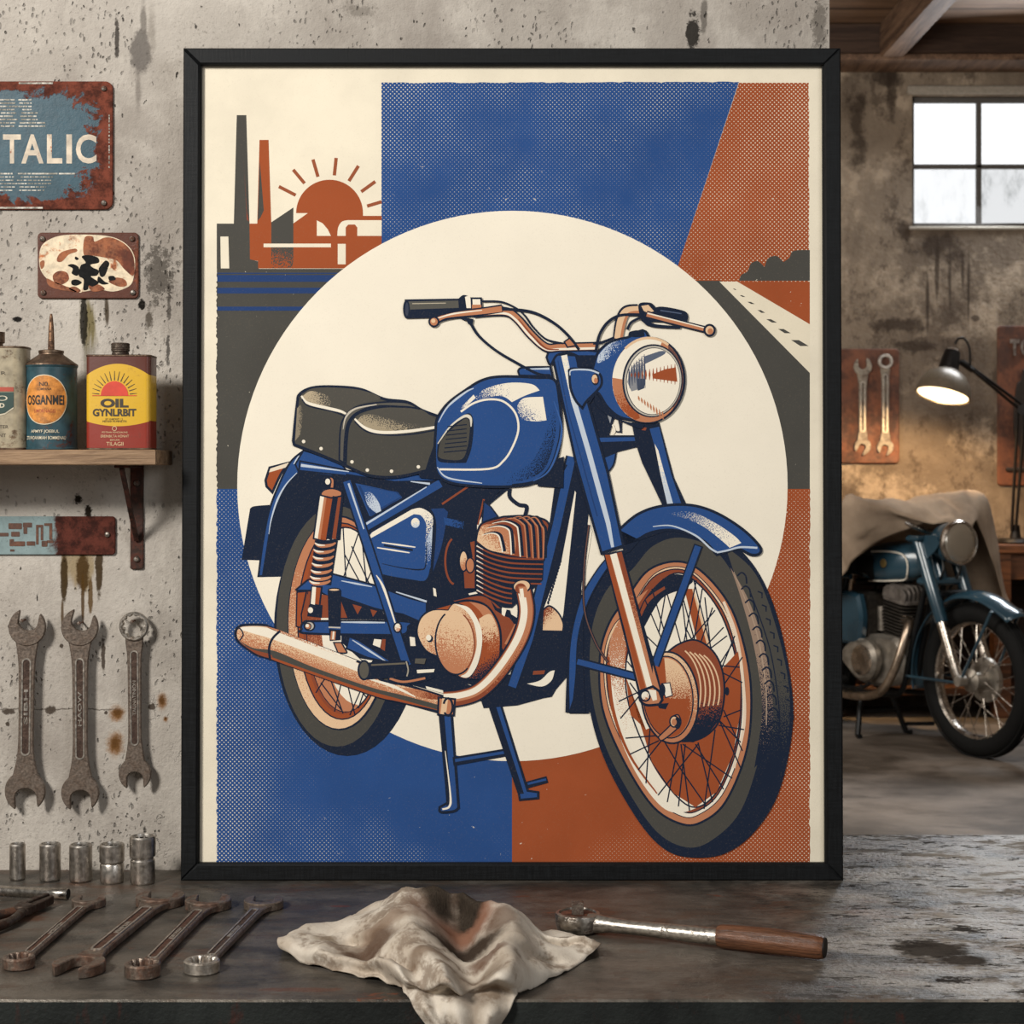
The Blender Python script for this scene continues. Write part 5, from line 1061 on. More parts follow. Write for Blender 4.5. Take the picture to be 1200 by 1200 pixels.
m = MB(); M_ = Tm(.001, -dep/2+.012, H); m.lathe([(.0118, 0), (.0118, .004), (.0105, .005), (.0125, .0058), (.0125, .0165), (.0115, .0175), (1e-5, .0178)], 32, M=M_)
for k in range(4): m.ring([(.0127, .0075+k*.0025), (.0131, .0082+k*.0025), (.0127, .0089+k*.0025)], 32, M=M_)
m.build('screw_cap', worn('cap_steel', '#6f6459', '#3d2a20', 60), tin)
m = MB(); FM = lambda px, py, o=0: Tm((px-138.3)*s, -dep/2-.0004-o, (524-py)*s) @ Rm(90, 'X')
sunc = (134.5, 460.5); A0 = [(16*s*math.cos(R(a)), 17*s*math.sin(R(a))) for a in range(0, 181, 9)]
m.prism(A0, 0, .0002, M=FM(*sunc)); m.box((0, 0, 0), (52*s, .8*s, .0002), M=FM(134.5, 460.5))
for k in range(15):
    a = R(6+k*12); r0, r1 = 18*s, (26+3*math.sin(a))*s; d = Vector((math.cos(a), math.sin(a), 0)); e = Vector((-d.y, d.x, 0))*.55*s
    m.add([d*r0+e, d*r0-e, d*r1-e*.4, d*r1+e*.4], [(0, 1, 2, 3)], 1, FM(*sunc, .0001))
m.text('OIL', 33*s, 10.5*s, FM(134.5, 469.3), 1, .05); m.text('GYNLRBIT', 51*s, 9*s, FM(134.5, 480.3), 1, .04); m.text('EC LNBONT / 2', 20*s, 2.2*s, FM(134, 488), 1); m.text('MENAR M-MINETRI', 28*s, 2.4*s, FM(134.5, 490.6), 1)
for st, w_, h_, py in (('POTRAN REHOUN.INE', 30, 2, 503.5), ('EREINBILTA HONHT', 33, 3, 508), ('BERUEN', 11, 2, 512.5), ('TILAGII', 20, 4.4, 517)): m.text(st, w_*s, h_*s, FM(135, py), 2)
m.ring([(2.2*s, 0), (2.8*s, 0), (2.8*s, .0002), (2.2*s, .0002)], 16, 2, FM(134.5, 499))
m.build('label', [flat('#d2402a', .45), flat('#3a2f22', .5), flat('#d8b98e', .5)], tin, norm=False)
# cream tin cut by the photo edge
D = yF+.014; s = D/FPX; c = Vector(((-12-HX)*D/FPX, D+.024, zt)); hw = 39.5*s; H = (524-403)*s
tn = thing('oil_can', 'cream oil tin with green and red label at the left edge of the shelf', 'oil can', tuple(c))
m = MB(); m.prism(rrect(-hw, -.024, hw, .024, .016, 8), .001, H-.001, .001); m.build('body', paint('cream_tin_paint', '#a3967c', '#6a553f', .6), tn)
for z0 in (0, H-.002):
    m = MB(); m.prism(rrect(-hw-.0006, -.0246, hw+.0006, .0246, .016, 8), z0, z0+.003, .0008); m.build('seam', TIN, tn)
m = MB(); m.lathe([(.011, H), (.011, H+.006), (.0135, H+.007), (.0135, H+.022), (1e-5, H+.023)], 24, M=Tm(.0, 0, 0)); m.build('screw_cap', TIN, tn)
m = MB(); FM = lambda px, py, o=0: Tm((px+12)*s, -.0244-o, (524-py)*s) @ Rm(90, 'X')
m.box((0, 0, 0), (56*s, 5*s, .0003), 0, 0, FM(-12, 453)); m.prism([(-28*s, 0), (28*s, 0), (28*s, -17*s), (18*s, -24*s), (0, -28*s), (-18*s, -24*s), (-28*s, -17*s)], 0, .0002, 0, 1, FM(-12, 456.5))
m.prism([(-28*s, -17.5*s), (-18*s, -24.5*s), (0, -28.5*s), (18*s, -24.5*s), (28*s, -17.5*s), (28*s, -19*s), (18*s, -26*s), (0, -30*s), (-18*s, -26*s), (-28*s, -19*s)], 0, .0002, 0, 2, FM(-12, 456.5))
m.text('REPO', 40*s, 6*s, FM(-11, 463.5, .0003), 2, .0); m.text('OD', 13*s, 5.5*s, FM(-1, 472, .0003), 2, .04)
m.text('SITAIR', 30*s, 4*s, FM(-8, 434), 3); m.text('OIL OU WATER', 44*s, 4*s, FM(-12, 497), 3, .01); m.text('LUBRIGANT', 34*s, 4*s, FM(-10, 507), 3, .01)
m.build('label', [flat('#a8402a', .5), flat('#1f3d36', .5), flat('#cfc5ac', .5), flat('#4a3f30', .6)], tn, norm=False)
# ------------------------------------------------------------------ spanners
def arcp(cx, cy, r, a0, a1, n=14): return [(cx+r*math.cos(R(a0+(a1-a0)*k/n)), cy+r*math.sin(R(a0+(a1-a0)*k/n))) for k in range(n+1)]
def jaw_poly(R_, w, depth, up, tilt, neck):
    yb = -depth+w*.30
    """open jaw round the origin, opening towards +y turned by tilt; joined to the shank at -y"""
    a = math.degrees(math.asin(min(.95, w/2/R_))); P = arcp(0, 0, R_, 90+a+3, 450-a-3, 34)
    P = [(x*1.0, y*(1.0 if y < 0 else up)) for x, y in P]
    P += [(w/2, R_*up*math.cos(R(a))*.86), (w/2, yb)] + [(x, yb+(y-yb)*.85) for x, y in arcp(0, yb, w/2, 0, -180, 12)[1:]] + [(-w/2, R_*up*math.cos(R(a))*.86)]
    c, s_ = math.cos(R(tilt)), math.sin(R(tilt)); return [(x*c-y*s_, x*s_+y*c) for x, y in P]
SPM = [worn('spanner_steel', '#7d7065', '#665548', 110, .4, .8, .36, .5, .6, .55, .14), worn('spanner_recess', '#5c4a40', '#48362d', 90, .4, .7, .5, .75, .7, .4, .3), worn('bright_steel', '#bdb5aa', '#8a7a6c', 60, .5, .8, .28, .4, .8, .75, .12)]
SPR = [worn('brown_spanner_steel', '#8d8074', '#6b4f40', 60, .42, .7, .36, .6, .9, .6, .25), worn('rusty_spanner_recess', '#6d5042', '#55382b', 80, .35, .65, .5, .75, .6, .4, .3), SPM[2]]
def spanner(L, top, bot, tt, wsh, mats, letters=None, name='spanner', hb=1.35):
    """flat spanner along y from the bottom head (origin) to the top head (0, L); top/bot = ('jaw', R, w, tilt) or ('ring', R, r)"""
    m = MB(); n_ = 12
    for (kind, y0, sg) in ((top, L, 1), (bot, 0, -1)):
        Mh = Tm(0, y0, 0) if sg > 0 else Tm(0, y0, 0) @ Rm(180, 'Z')
        if kind[0] == 'jaw':
            m.prism(jaw_poly(kind[1], kind[2], kind[1]*(kind[4] if len(kind) > 4 else .18), 1.06, kind[3], wsh), 0, tt, .0011, 0, Mh)
        else:
            Ro, ri = kind[1], kind[2]; h = tt*hb; inner = []; N = 48
            vs = []; fs = []
            for k in range(N):
                a = 2*PI*k/N; ri_ = ri*(1+.07*(1 if (k % 4) < 2 else -1)); ca, sa = math.cos(a), math.sin(a)
                vs += [(x*ca, x*sa, z) for x, z in ((Ro-.0015, 0), (Ro, .0015), (Ro, h-.0018), (Ro-.0018, h), (ri_+.0012, h), (ri_, h-.0012), (ri_, 0))]
            for k in range(N):
                j = (k+1) % N
                for q in range(7): q2 = (q+1) % 7; fs.append((k*7+q, j*7+q, j*7+q2, k*7+q2))
            m.add(vs, fs, 2 if mats is not SPR else 0, Mh)
    r1, r0 = top[1], bot[1]; w = wsh/2
    ya, yb_ = r0*.80, L-r1*.80
    sh = crom([(-r0*.62, ya, 1), (-w*1.12, ya+r0*.75), (-w*.94, ya+r0*1.6), (-w*.94, (ya+yb_)/2), (-w, yb_-r1*1.5), (-w*1.18, yb_-r1*.6), (-r1*.62, yb_, 1), (r1*.62, yb_, 1), (w*1.18, yb_-r1*.6), (w, yb_-r1*1.5), (w*.94, (ya+yb_)/2), (w*.94, ya+r0*1.6), (w*1.12, ya+r0*.75), (r0*.62, ya, 1)], True, 5)
    m.prism(sh, tt*.12, tt*.80, .0012, 0)
    # raised rim round a sunk panel
    y0, y1 = ya+r0*.95, yb_-r1*.85; wi = w*.62; o_ = rrect(-wi, y0, wi, y1, wi*.98, 6); i_ = rrect(-wi*.66, y0+wi*.34, wi*.66, y1-wi*.34, wi*.63, 6); N = len(o_)
    vs = [(x, y, tt*.79) for x, y in o_]+[(x, y, tt*.93) for x, y in [(a[0]*.93, a[1]) for a in o_]]+[(x, y, tt*.93) for x, y in i_]+[(x, y, tt*.70) for x, y in i_]; fs = []
    for k in range(3):
        for i in range(N): j = (i+1) % N; fs.append((k*N+i, k*N+j, (k+1)*N+j, (k+1)*N+i))
    m.add(vs, fs, 2); m.prism(i_, tt*.5, tt*.815, 0, 1)
    if letters: m.text(letters, min((y1-y0)*.42, .05), wi*.8, Tm(0, (y0+y1)/2, tt*.83) @ Rm(90, 'Z'), 2, .02, .0012)
    return m
def hang(px, py_top, py_bot, gap, mb_args, label, px_bot=None, group=None, **k):
    pb = wp(px_bot if px_bot else px, py_bot, gap); pt = wp(px, py_top, gap); L = (pt-pb).length
    top, bot, tt, w, mats, let = mb_args
    o = spanner(L, top, bot, tt, w, mats, let).build('spanner', mats, None)
    ang = math.atan2(pb.x-pt.x, pt.z-pb.z); o.location = pb; o.rotation_euler = Euler((R(90), 0, 0)); o.rotation_euler = (Matrix.Rotation(ang, 3, 'Y') @ Matrix.Rotation(R(90), 3, 'X')).to_euler()
    return tag(o, label, 'spanner', 'spanners hung on the plaster wall')
g_ = .012; q = (WD-g_)/FPX
hang(28, 735, 926, g_, (('jaw', 21.5*q, 23*q, -10, .02), ('jaw', 23.5*q, 25.5*q, 6, .0), .0075, 19*q, SPM, 'SIBH'), 'double open-ended spanner hanging leftmost on the plaster wall', 30.5)
hang(95.5, 735, 928, g_, (('jaw', 21.5*q, 23*q, -16, .02), ('jaw', 22*q, 24*q, 4, .0), .0075, 18.5*q, SPM, 'HAOW'), 'double open-ended spanner hanging between the leftmost spanner and the ring spanner', 95)
hang(160, 733.5, 906, g_, (('ring', 17*q, 13*q), ('jaw', 18.8*q, 19*q, 2, .0), .0070, 16.5*q, SPM, 'TAUNATINION'), 'small combination spanner hanging by its ring on the wall beside the poster', 159)
for px, py, lab in ((158, 727, 'nail head inside the ring of the hanging combination spanner'), (30, 726, 'dark nail in the upper jaw of the leftmost hanging spanner'), (97, 729, 'nail in the upper jaw of the middle hanging spanner')):
    m = MB(); m.lathe([(.0014, -.004), (.0014, .021), (.0028, .0212), (.0028, .0225), (1e-5, .0232)], 12, M=WALLM((0, 0, 0))); o = m.build('nail', SCREW); o.location = wp(px, py, 0); tag(o, lab, 'nail', 'nails in the plaster wall')
# ------------------------------------------------------------------ on the bench
TB = ZB_+.0004
def lay_spanner(pn, pf, top, bot, tt, w, mats, let, label):
    a = on_z(*pn, ZB_); b = on_z(*pf, ZB_); L = (b-a).length
    o = spanner(L, top, bot, tt, w, mats, let, hb=1.3).build('spanner', mats, None); o.location = (a.x, a.y, TB)
    o.rotation_euler = (0, 0, math.atan2(-(b.x-a.x), b.y-a.y)); return tag(o, label, 'spanner', 'spanners laid out on the workbench')
lay_spanner((22, 1134), (104, 1062), ('jaw', .0225, .022, 8, .45), ('ring', .0185, .0128), .0105, .0165, SPR, 'LMNAMIN', 'slim rusty combination spanner at the left end of the spanner row on the bench')
lay_spanner((93, 1139), (188, 1060), ('jaw', .0325, .031, 10, .42), ('jaw', .030, .028, -12, .5), .0125, .025, SPR, 'NIAIMUN', 'largest rusty double open-ended spanner lying on the bench')
lay_spanner((167, 1144), (244, 1064), ('jaw', .0305, .030, 8, .42), ('ring', .0205, .0145), .0120, .021, SPR, 'DIVARM', 'thick rusty combination spanner on the bench next to the largest open-ended one')
lay_spanner((236.5, 1139), (309, 1064), ('jaw', .026, .026, 8, .42), ('ring', .0205, .0145), .0110, .0185, SPM, 'ELEOTWAM', 'grey steel combination spanner on the bench nearest the crumpled rag')
# sockets
SOCK = worn('socket_steel', '#c2bbb2', '#5d524a', 50, .58, .8, .3, .5, 1, .8, .12); SOCKD = flat('#15110e', .6, .4)
def socket(px, py, wpx, hpx, step, label):
    p = on_z(px, py, ZB_); s = p.y/FPX; r = wpx/2*s; h = hpx*s; p.y = min(p.y+r*.2, WD-.04-r)
    t = thing('socket', label, 'socket', (p.x, p.y, TB), (0, 0, 0), 'sockets standing along the wall')
    r2 = r*.96 if step else r; zs = h*.52
    prof = [(r*.9, 0), (r2*.98, .0015), (r2, .003)]
    if step == 1: prof += [(r2, zs-.003), (r2*.93, zs-.001), (r, zs+.0015)]
    if step == 2: prof += [(r2*.97, zs-.002), (r2*.88, zs), (r2*.88, zs+.002), (r, zs+.004)]
    prof += [(r, h-.002), (r-.0015, h), (r*.80, h), (r*.76, h-.003), (r*.76, h*.45), (r*.3, h*.42)]
    m = MB(); m.lathe(prof, 40); m.build('shell', SOCK, t)
    m = MB(); N = 48; vs = []; fs = []
    for k in range(N):
        a = 2*PI*k/N; rr = r*.74*(1+.06*(1 if k % 4 < 2 else -1)); vs += [(rr*math.cos(a), rr*math.sin(a), h-.004), (rr*math.cos(a), rr*math.sin(a), h*.5)]
    for k in range(N): j = (k+1) % N; fs.append((2*k, 2*j, 2*j+1, 2*k+1))
    vs.append((0, 0, h*.5)); fs += [(2*k+1, 2*((k+1) % N)+1, 2*N) for k in range(N)]
    m.add(vs, fs); m.build('drive_hole', SOCKD, t)
socket(20, 1031, 18.5, 42, 0, 'narrowest plain steel socket, leftmost of the row along the wall')
socket(58, 1032, 24.5, 43, 0, 'plain steel socket, second from the left in the row along the wall')
socket(94, 1033, 26.5, 43, 0, 'plain steel socket standing midway along the row of five')
socket(130.5, 1034.5, 29, 45, 1, 'stepped steel socket standing just left of the tallest socket')
socket(166.5, 1035.5, 30.5, 55, 2, 'tallest steel socket with a groove round its middle, beside the poster frame')
# extension bar
a = on_z(-60, 1048, ZB_); b = on_z(80, 1055, ZB_); m = MB(); rr = .0078
d = (b-a).normalized(); za = Vector((0, 0, TB-ZB_+rr))
m.tube([a+za, a+za+d*((b-a).length-.03), a+za+d*((b-a).length-.029), b+za-d*.0012, b+za], [rr*.92, rr*.92, rr, rr, rr*.9], 28, cap=False); m.tube([b+za, b+za-d*.0005, b+za-d*.02], [rr*.9, rr*.7, rr*.66], 28, 1)
tag(m.build('extension_bar', [worn('chromed_bar', '#a9a39b', '#4c4038', 45, .6, .8, .2, .45, 1, .8, .1), SOCKD]), 'steel extension bar lying in front of the leftmost sockets', 'socket bar')
# pliers
pl = thing('pliers', 'old dark pliers at the left edge of the bench, jaws pointing to the sockets', 'pliers')
a = on_z(27, 1074, ZB_); a.z = TB; pl.location = a
PM = worn('pliers_steel', '#5a5048', '#3e2a20', 60, .45, .65, .35, .6, .9, .6, .2); PH = worn('pliers_grip', '#6b4a38', '#2f2520', 50, .45, .65, .5, .7, .5, .3, .2)
tip = on_z(57, 1062, ZB_); ang = math.atan2(tip.y-a.y, tip.x-a.x); pl.rotation_euler = (0, 0, ang); Lj = (tip-a).length
m = MB(); m.lathe([(.011, .002), (.013, .004), (.013, .013), (.011, .015), (.005, .0158), (1e-5, .016)], 24); m.build('pivot', PM, pl)
for sg in (1, -1):
    m = MB(); z0, z1 = .003, .014
    m.prism(crom([(0, .010*sg, 1), (.02, .012*sg), (Lj, .0075*sg), (Lj+.004, .0014*sg, 1), (.01, .0012*sg, 1), (0, -.004*sg, 1)], True, 5), z0, z1+(.002 if sg > 0 else 0), .001); m.build('jaw', PM, pl)
    m = MB(); m.tube([Vector(p) for p in crom3([(.004, -.004*sg, .009), (-.02, .010*sg, .009), (-.06, .019*sg, .008), (-.12, .017*sg, .0075), (-.165, .020*sg, .0075)], 5)], .0065, 12, M=Matrix.Diagonal((1, 1, .9, 1))); m.build('handle', PH if sg > 0 else PM, pl)
# ratchet
ra = on_z(677, 1092, ZB_); rb = on_z(966, 1126, ZB_); ra.z = rb.z = TB; L = (rb-ra).length; ang = math.atan2(rb.y-ra.y, rb.x-ra.x)
rt_ = thing('ratchet_wrench', 'steel ratchet wrench with worn brown handle lying right of the rag', 'ratchet', tuple(ra), (0, 0, ang))
RS = worn('satin_ratchet_steel', '#aca59b', '#6d5748', 70, .6, .74, .3, .5, 1, .7, .3)
m = MB(); m.lathe([(.021, 0), (.0255, .003), (.0275, .010), (.0285, .019), (.0275, .0235), (.0235, .0245), (.0225, .0215), (1e-5, .0205)], 40); m.build('head', RS, rt_)
m = MB(); m.tube([(.015, 0, .0125), (.028, 0, .0128), (.045, 0, .0130), (.07, 0, .0128), (L*.55, 0, .0135), (L*.60, 0, .0138)], [.0120, .0118, .0095, .0085, .0105, .0108], 24, M=Matrix()); m.build('shaft', RS, rt_)
m = MB(); m.lathe([(.0215, .0205), (.0212, .0225), (.0125, .023), (1e-5, .023)], 32); m.build('cover_disc', worn('rust_disc', '#4e372b', '#6e4330', 60, .45, .6, .5, .7, .7, .3), rt_)
m = MB(); m.box((0, 0, .029), (.0145, .0145, .017), .0015, M=Rm(20, 'Z')); m.build('drive_square', worn('drive_steel', '#867c71', '#4c3a30', 60), rt_)
GW = wood('handle_wood', '#2c1b13', '#7d5238', 0, 4, .36)
m = MB(); m.tube([(L*.585, 0, .0145), (L*.60, 0, .0148), (L*.63, 0, .0152), (L*.8, 0, .0158), (L*.97, 0, .0152), (L*.99, 0, .0152), (L, 0, .0152)], [.0128, .0140, .0143, .0150, .0146, .0138, .0125], 28); m.build('grip', GW, rt_)
m = MB(); m.cyl((L-.0005, 0, .0152), (L+.0012, 0, .0152), .0118, seg=24); m.build('end_cap', flat('#1f1713', .6, .3), rt_)
# ------------------------------------------------------------------ crumpled rag hanging over the bench edge
from mathutils import noise as mnoise
def cr1(p0, p1, p2, p3, t): return .5*((2*p1)+(p2-p0)*t+(2*p0-5*p1+4*p2-p3)*t*t+(3*p1-p0-3*p2+p3)*t**3)
def surf(G, ku, kv):
    """smooth surface through a grid of control points"""
    def ex(row, k):
        row = [row[0]*2-row[1]]+list(row)+[row[-1]*2-row[-2]]; out = []
        for i in range(1, len(row)-2):
            for q in range(k): out.append(cr1(row[i-1], row[i], row[i+1], row[i+2], q/k))
        out.append(row[-2]); return out
    A_ = [ex(r, kv) for r in G]; B_ = [ex([A_[i][j] for i in range(len(A_))], ku) for j in range(len(A_[0]))]
    return [[B_[j][i] for j in range(len(B_))] for i in range(len(B_[0]))]
def rz(px, py, h):
    return on_z(px, py, ZB_+.0015+h)
rows = [
 [(332,1106,.001),(362,1097,.001),(405,1087,.001),(450,1083,.001),(492,1081,.001),(540,1082,.001),(600,1087,.001),(645,1092,.001),(700,1106,.001)],
 [(327,1102,.013),(354,1088,.013),(400,1077,.018),(440,1060,.035),(482,1042,.060),(535,1050,.055),(597,1063,.050),(632,1087,.026),(704,1109,.013)],
 [(325,1108,.011),(358,1101,.018),(405,1093,.020),(445,1084,.040),(487,1068,.052),(535,1078,.026),(600,1080,.048),(640,1103,.012),(696,1116,.007)],
 [(333,1119,.003),(374,1112,.020),(412,1108,.008),(450,1100,.034),(492,1092,.050),(540,1106,.012),(598,1094,.046),(638,1114,.016),(684,1124,.002)],
 [(362,1130,.001),(392,1121,.017),(424,1122,.010),(455,1115,.030),(502,1110,.046),(545,1122,.010),(596,1106,.044),(632,1124,.008),(668,1135,.001)],
 [(420,1144,.001),(437,1139,.006),(456,1129,.030),(480,1138,.020),(516,1132,.036),(550,1140,.012),(592,1124,.040),(614,1128,.030),(646,1146,.001)],
 [(462,1155,.001),(466,1152,.008),(474,1148,.022),(496,1156,.014),(526,1152,.028),(553,1157,.012),(584,1146,.030),(603,1150,.022),(612,1161,.002)]]
G = [[rz(*p) for p in r] for r in rows]
def ed(py, D, xs, wob, z=None): return [at(x, py, D-w_) for x, w_ in zip(xs, wob)]
wob = (0, .004, .012, .003, .016, .004, .014, .006, 0)
G.append([Vector((((x-HX)/FPX)*1.868, 1.868, ZB_+.003+w_*.6)) for x, w_ in zip((478, 483, 492, 508, 530, 553, 577, 594, 604), wob)])
G.append(ed(1184, 1.858, (487, 492, 501, 515, 535, 555, 574, 588, 597), wob)); G.append(ed(1206, 1.856, (503, 508, 516, 527, 541, 555, 568, 577, 583), wob)); G.append(ed(1240, 1.857, (522, 525, 530, 537, 544, 551, 558, 563, 566), wob))
S = surf(G, 8, 8)
nu, nv = len(S), len(S[0])
for i in range(nu):
    for j in range(nv):
        p = S[i][j]; e = min(1, min(i, nu-1-i)/5) if False else 1
        a = mnoise.noise(Vector((p.x*16, p.y*22, 1.3)))*.0055+mnoise.noise(Vector((p.x*38, p.y*50, 7)))*.0030+mnoise.noise(Vector((p.x*75, p.y*75, 3)))*.0012
        rdg = (.35-abs(mnoise.noise(Vector((p.x*20+p.y*9, p.y*15-p.x*6, 5)))*1.6))*.008+(.3-abs(mnoise.noise(Vector((p.x*38-p.y*22, p.y*30+p.x*12, 9)))*1.6))*.003
        if i < nu-28: p.z = max(ZB_+.0016, p.z+a+rdg)
        else: p.y -= max(0, a+rdg)
m = MB(); m.sheet(S, nu, nv)
n = NT('stained_rag_cloth'); v = n.coord(); x, y, z = n.sep(v)
w1 = n.noise(v, 26, 5, .65); w2 = n.noise(v, 9, 5, .7); wv_ = n.noise(n.map(v, (700, 700, 60)), 1, 2)
c = n.mix(n.ss(w2, .35, .65), '#b9ab9a', '#d9cfc0')
c = n.mix(n.math('MULTIPLY', n.ss(n.noise(n.map(v, loc=(4, 4, 4)), 17, 5, .7), .50, .62), .7), c, '#6a5543')
def rb(px, py, h, rx, ry, col, f, soft=.6, amp=.35):
    global c
    q_ = on_z(px, py, ZB_+h); dx = n.math('MULTIPLY', n.math('SUBTRACT', x, q_.x), 1/rx); dy = n.math('MULTIPLY', n.math('SUBTRACT', y, q_.y), 1/ry)
    d = n.math('SQRT', n.math('ADD', n.math('MULTIPLY', dx, dx), n.math('MULTIPLY', dy, dy))); d = n.math('MULTIPLY_ADD', n.math('SUBTRACT', w1, .5), amp*2.2, d)
    c = n.mix(n.math('MULTIPLY', n.ss(d, 1, 1-soft), f), c, col)
rb(530, 1092, .025, .075, .075, '#6f4a38', .75); rb(545, 1096, .02, .05, .04, '#7f4b32', .75); rb(513, 1074, .03, .032, .045, '#140b07', 1); rb(552, 1078, .03, .034, .04, '#140b07', 1)
rb(432, 1118, .015, .045, .035, '#4a3021', .9); rb(455, 1095, .03, .05, .022, '#7d6450', .7); rb(540, 1122, .012, .06, .04, '#251710', 1); rb(590, 1085, .04, .03, .03, '#5b4334', .8); rb(500, 1150, .01, .03, .02, '#6a5340', .8); rb(570, 1135, .02, .03, .02, '#5a3a2a', .8); rb(480, 1052, .05, .02, .03, '#8d7c68', .6); rb(380, 1105, .015, .02, .02, '#85755f', .6); rb(560, 1160, .01, .05, .03, '#6d5a48', .7)
c = n.mix(n.math('MULTIPLY', wv_, .25), c, '#8d7f6e')
n.bump(n.math('ADD', wv_, n.noise(v, 420, 3, .6)), .35, .001)
RAGM = n.out(c, .95, 0, spec=.1)
rag = m.build('rag', RAGM, None, solid=.0016, sharp=80)
tag(rag, 'crumpled oil-stained cream rag hanging over the front edge of the workbench', 'rag')
# ================================================================== back room
WOODD = wood('old_workbench_wood', '#2b1b12', '#6b452e', 0, .7, .6)
bx0, bx1, by0, by1, bz = 1.62, 3.85, 9.1, 9.58, .93
t = thing('wooden_workbench', 'dark wooden workbench against the back wall behind the motorcycle', 'workbench', (bx0, by0, 0))
m = MB(); m.box(((bx0+bx1)/2, (by0+by1)/2, bz-.025), (bx1-bx0, by1-by0, .05), .006); m.build('worktop', WOODD, t, world=True)
m = MB(); m.box(((bx0+bx1)/2, by0+.05, bz-.12), (bx1-bx0-.06, .03, .14), .003); m.build('front_rail', WOODD, t, world=True)
m = MB(); m.box(((bx0+bx1)/2, (by0+by1)/2, .14), (bx1-bx0-.1, by1-by0-.06, .04), .003); m.build('lower_shelf', WOODD, t, world=True)
m = MB(); m.box(((bx0+bx1)/2, by1-.02, .5), (bx1-bx0-.08, .02, .76), .002); m.build('underbench_shade', wood('shade_dark_wood', '#130c08', '#2e1d13', 0, .7, .8), t, world=True)  # added board, near-black colour stands in for the shade under the bench
for (x, y) in ((bx0+.06, by0+.06), (2.62, by0+.06), (bx1-.06, by0+.06), (bx0+.06, by1-.07), (bx1-.06, by1-.07)):
    m = MB(); m.box((x, y, (bz-.05)/2), (.09, .09, bz-.05), .004); m.build('leg', WOODD, t, world=True)
# boards
BRD = worn('red_brown_board', '#6c3f28', '#482a1c', 5, .45, .65, .6, .7, 0, 0, fine=40)
def bp(px, py, g=0.0): D = BD-g; return at(px, py, D)
def board(x0, y0, x1, y1, label):
    c = bp((x0+x1)/2, (y0+y1)/2, .0); k = BD/FPX; w_, h_ = (x1-x0)*k, (y1-y0)*k
    m = MB(); m.prism(rrect(-w_/2, -h_/2, w_/2, h_/2, .02), 0, .022, .005, M=Rm(90, 'X')); o = m.build('tool_board', BRD); o.location = c; return tag(o, label, 'tool board')
board(962, 409, 1053, 543, 'reddish tool board with two spanners on the back wall, next to the poster frame'); board(1168, 382, 1262, 569, 'reddish tool board behind the lamp arm at the right edge')
k = BD/FPX; SB = [worn('pale_spanner_steel', '#8d8476', '#64564a', 20, .5, .7, .55, .6, .25, .2), worn('pale_spanner_recess', '#6f675b', '#54473c', 20, .5, .7, .6, .6, .2, .2), SPM[2]]
for px, yt, yb_, top, bot, lab in ((1010.5, 430, 523, ('jaw', 10.5*k, 10*k, 4), ('jaw', 9.5*k, 8*k, -28), 'pale spanner with open jaw upwards, on the tool board beside the poster'), (1037, 424, 524, ('ring', 8.8*k, 5.4*k), ('jaw', 9.5*k, 8*k, -20), 'pale spanner with ring upwards, on the tool board beside the poster')):
    o = spanner((yb_-yt)*k, top, bot, .016, 9*k, SB).build('spanner', SB); o.location = bp(px, yb_, .0225); o.rotation_euler = (R(90), 0, 0); tag(o, lab, 'spanner', 'spanners on the back tool board')
# small things on the right board
GT = worn('grey_tool_steel', '#8a8078', '#4a3a30', 15, .5, .7, .4, .6, .8, .4); DKT = flat('#2a211b', .6, .3)
o = MB()
for st, cx, w_, h_, cy in (('T', 1189, 11, 19, 407), ('C', 1201, 10, 19, 407)): o.text(st, w_*k, h_*k, Rm(90, 'X') @ Tm((cx-1189)*k, (407-cy)*k, 0), 0, .05, .006)
ob = o.build('metal_letters', GT, norm=False); ob.location = bp(1189, 407, .026); tag(ob, 'grey metal letters T and C at the top of the right tool board', 'letters')
for pts, lab, nm in (([(1198, 433, 1), (1196, 445), (1190, 455), (1187, 500), (1192, 520), (1199, 540, 1), (1204, 540, 1), (1204, 433, 1)], 'dark hand tool hanging on the right tool board below the letters', 'hand_tool'),):
    m = MB(); P = crom(pts, True, 5); m.prism([((p.x-1195)*k, (490-p.y)*k) for p in P], 0, .02, .004, M=Rm(90, 'X')); ob = m.build(nm, DKT); ob.location = bp(1195, 490, .0225); tag(ob, lab, 'tool')
m = MB(); m.box((0, 0, 0), (26*k, .02, 4*k), .003); ob = m.build('tool_rest', DKT); ob.location = bp(1192, 550, .033); tag(ob, 'dark strip along the bottom of the right tool board', 'tool rest')
# lamp
LD = 8.95
def lp_(px, py, D=LD): return at(px, py, D)
lamp = thing('desk_lamp', 'lit articulated lamp with domed shade standing on the back workbench', 'lamp', (lp_(1190, 632, 9.23).x, 9.23, bz))
SHM = flat('#675c4e', .38, .3); DKM = flat('#15110f', .45, .5)
oc = lp_(1104.5, 464); ax = (lp_(1118, 405, LD+.05)-oc); ax.y = .055; axn = ax.normalized(); q = axn.to_track_quat('Z', 'Y').to_matrix().to_4x4(); ML = Matrix.Translation(oc) @ q
u_ = LD/FPX
prof = [(32*u_, 0), (32.5*u_, .003), (31.5*u_, 9*u_), (28*u_, 18*u_), (22*u_, 26*u_), (14*u_, 31.5*u_), (11.5*u_, 33*u_)]
m = MB(); m.lathe(prof+[(r-.004, z-.003) for r, z in reversed(prof[1:])]+[(32*u_-.004, 0)], 48, M=ML, cap=False); m.build('shade', [SHM], lamp, world=True)
n = NT('lit_reflector'); g_e = n.out('#f6e7c8', .6, 0, emit=(1, .80, .52), es=1.9)
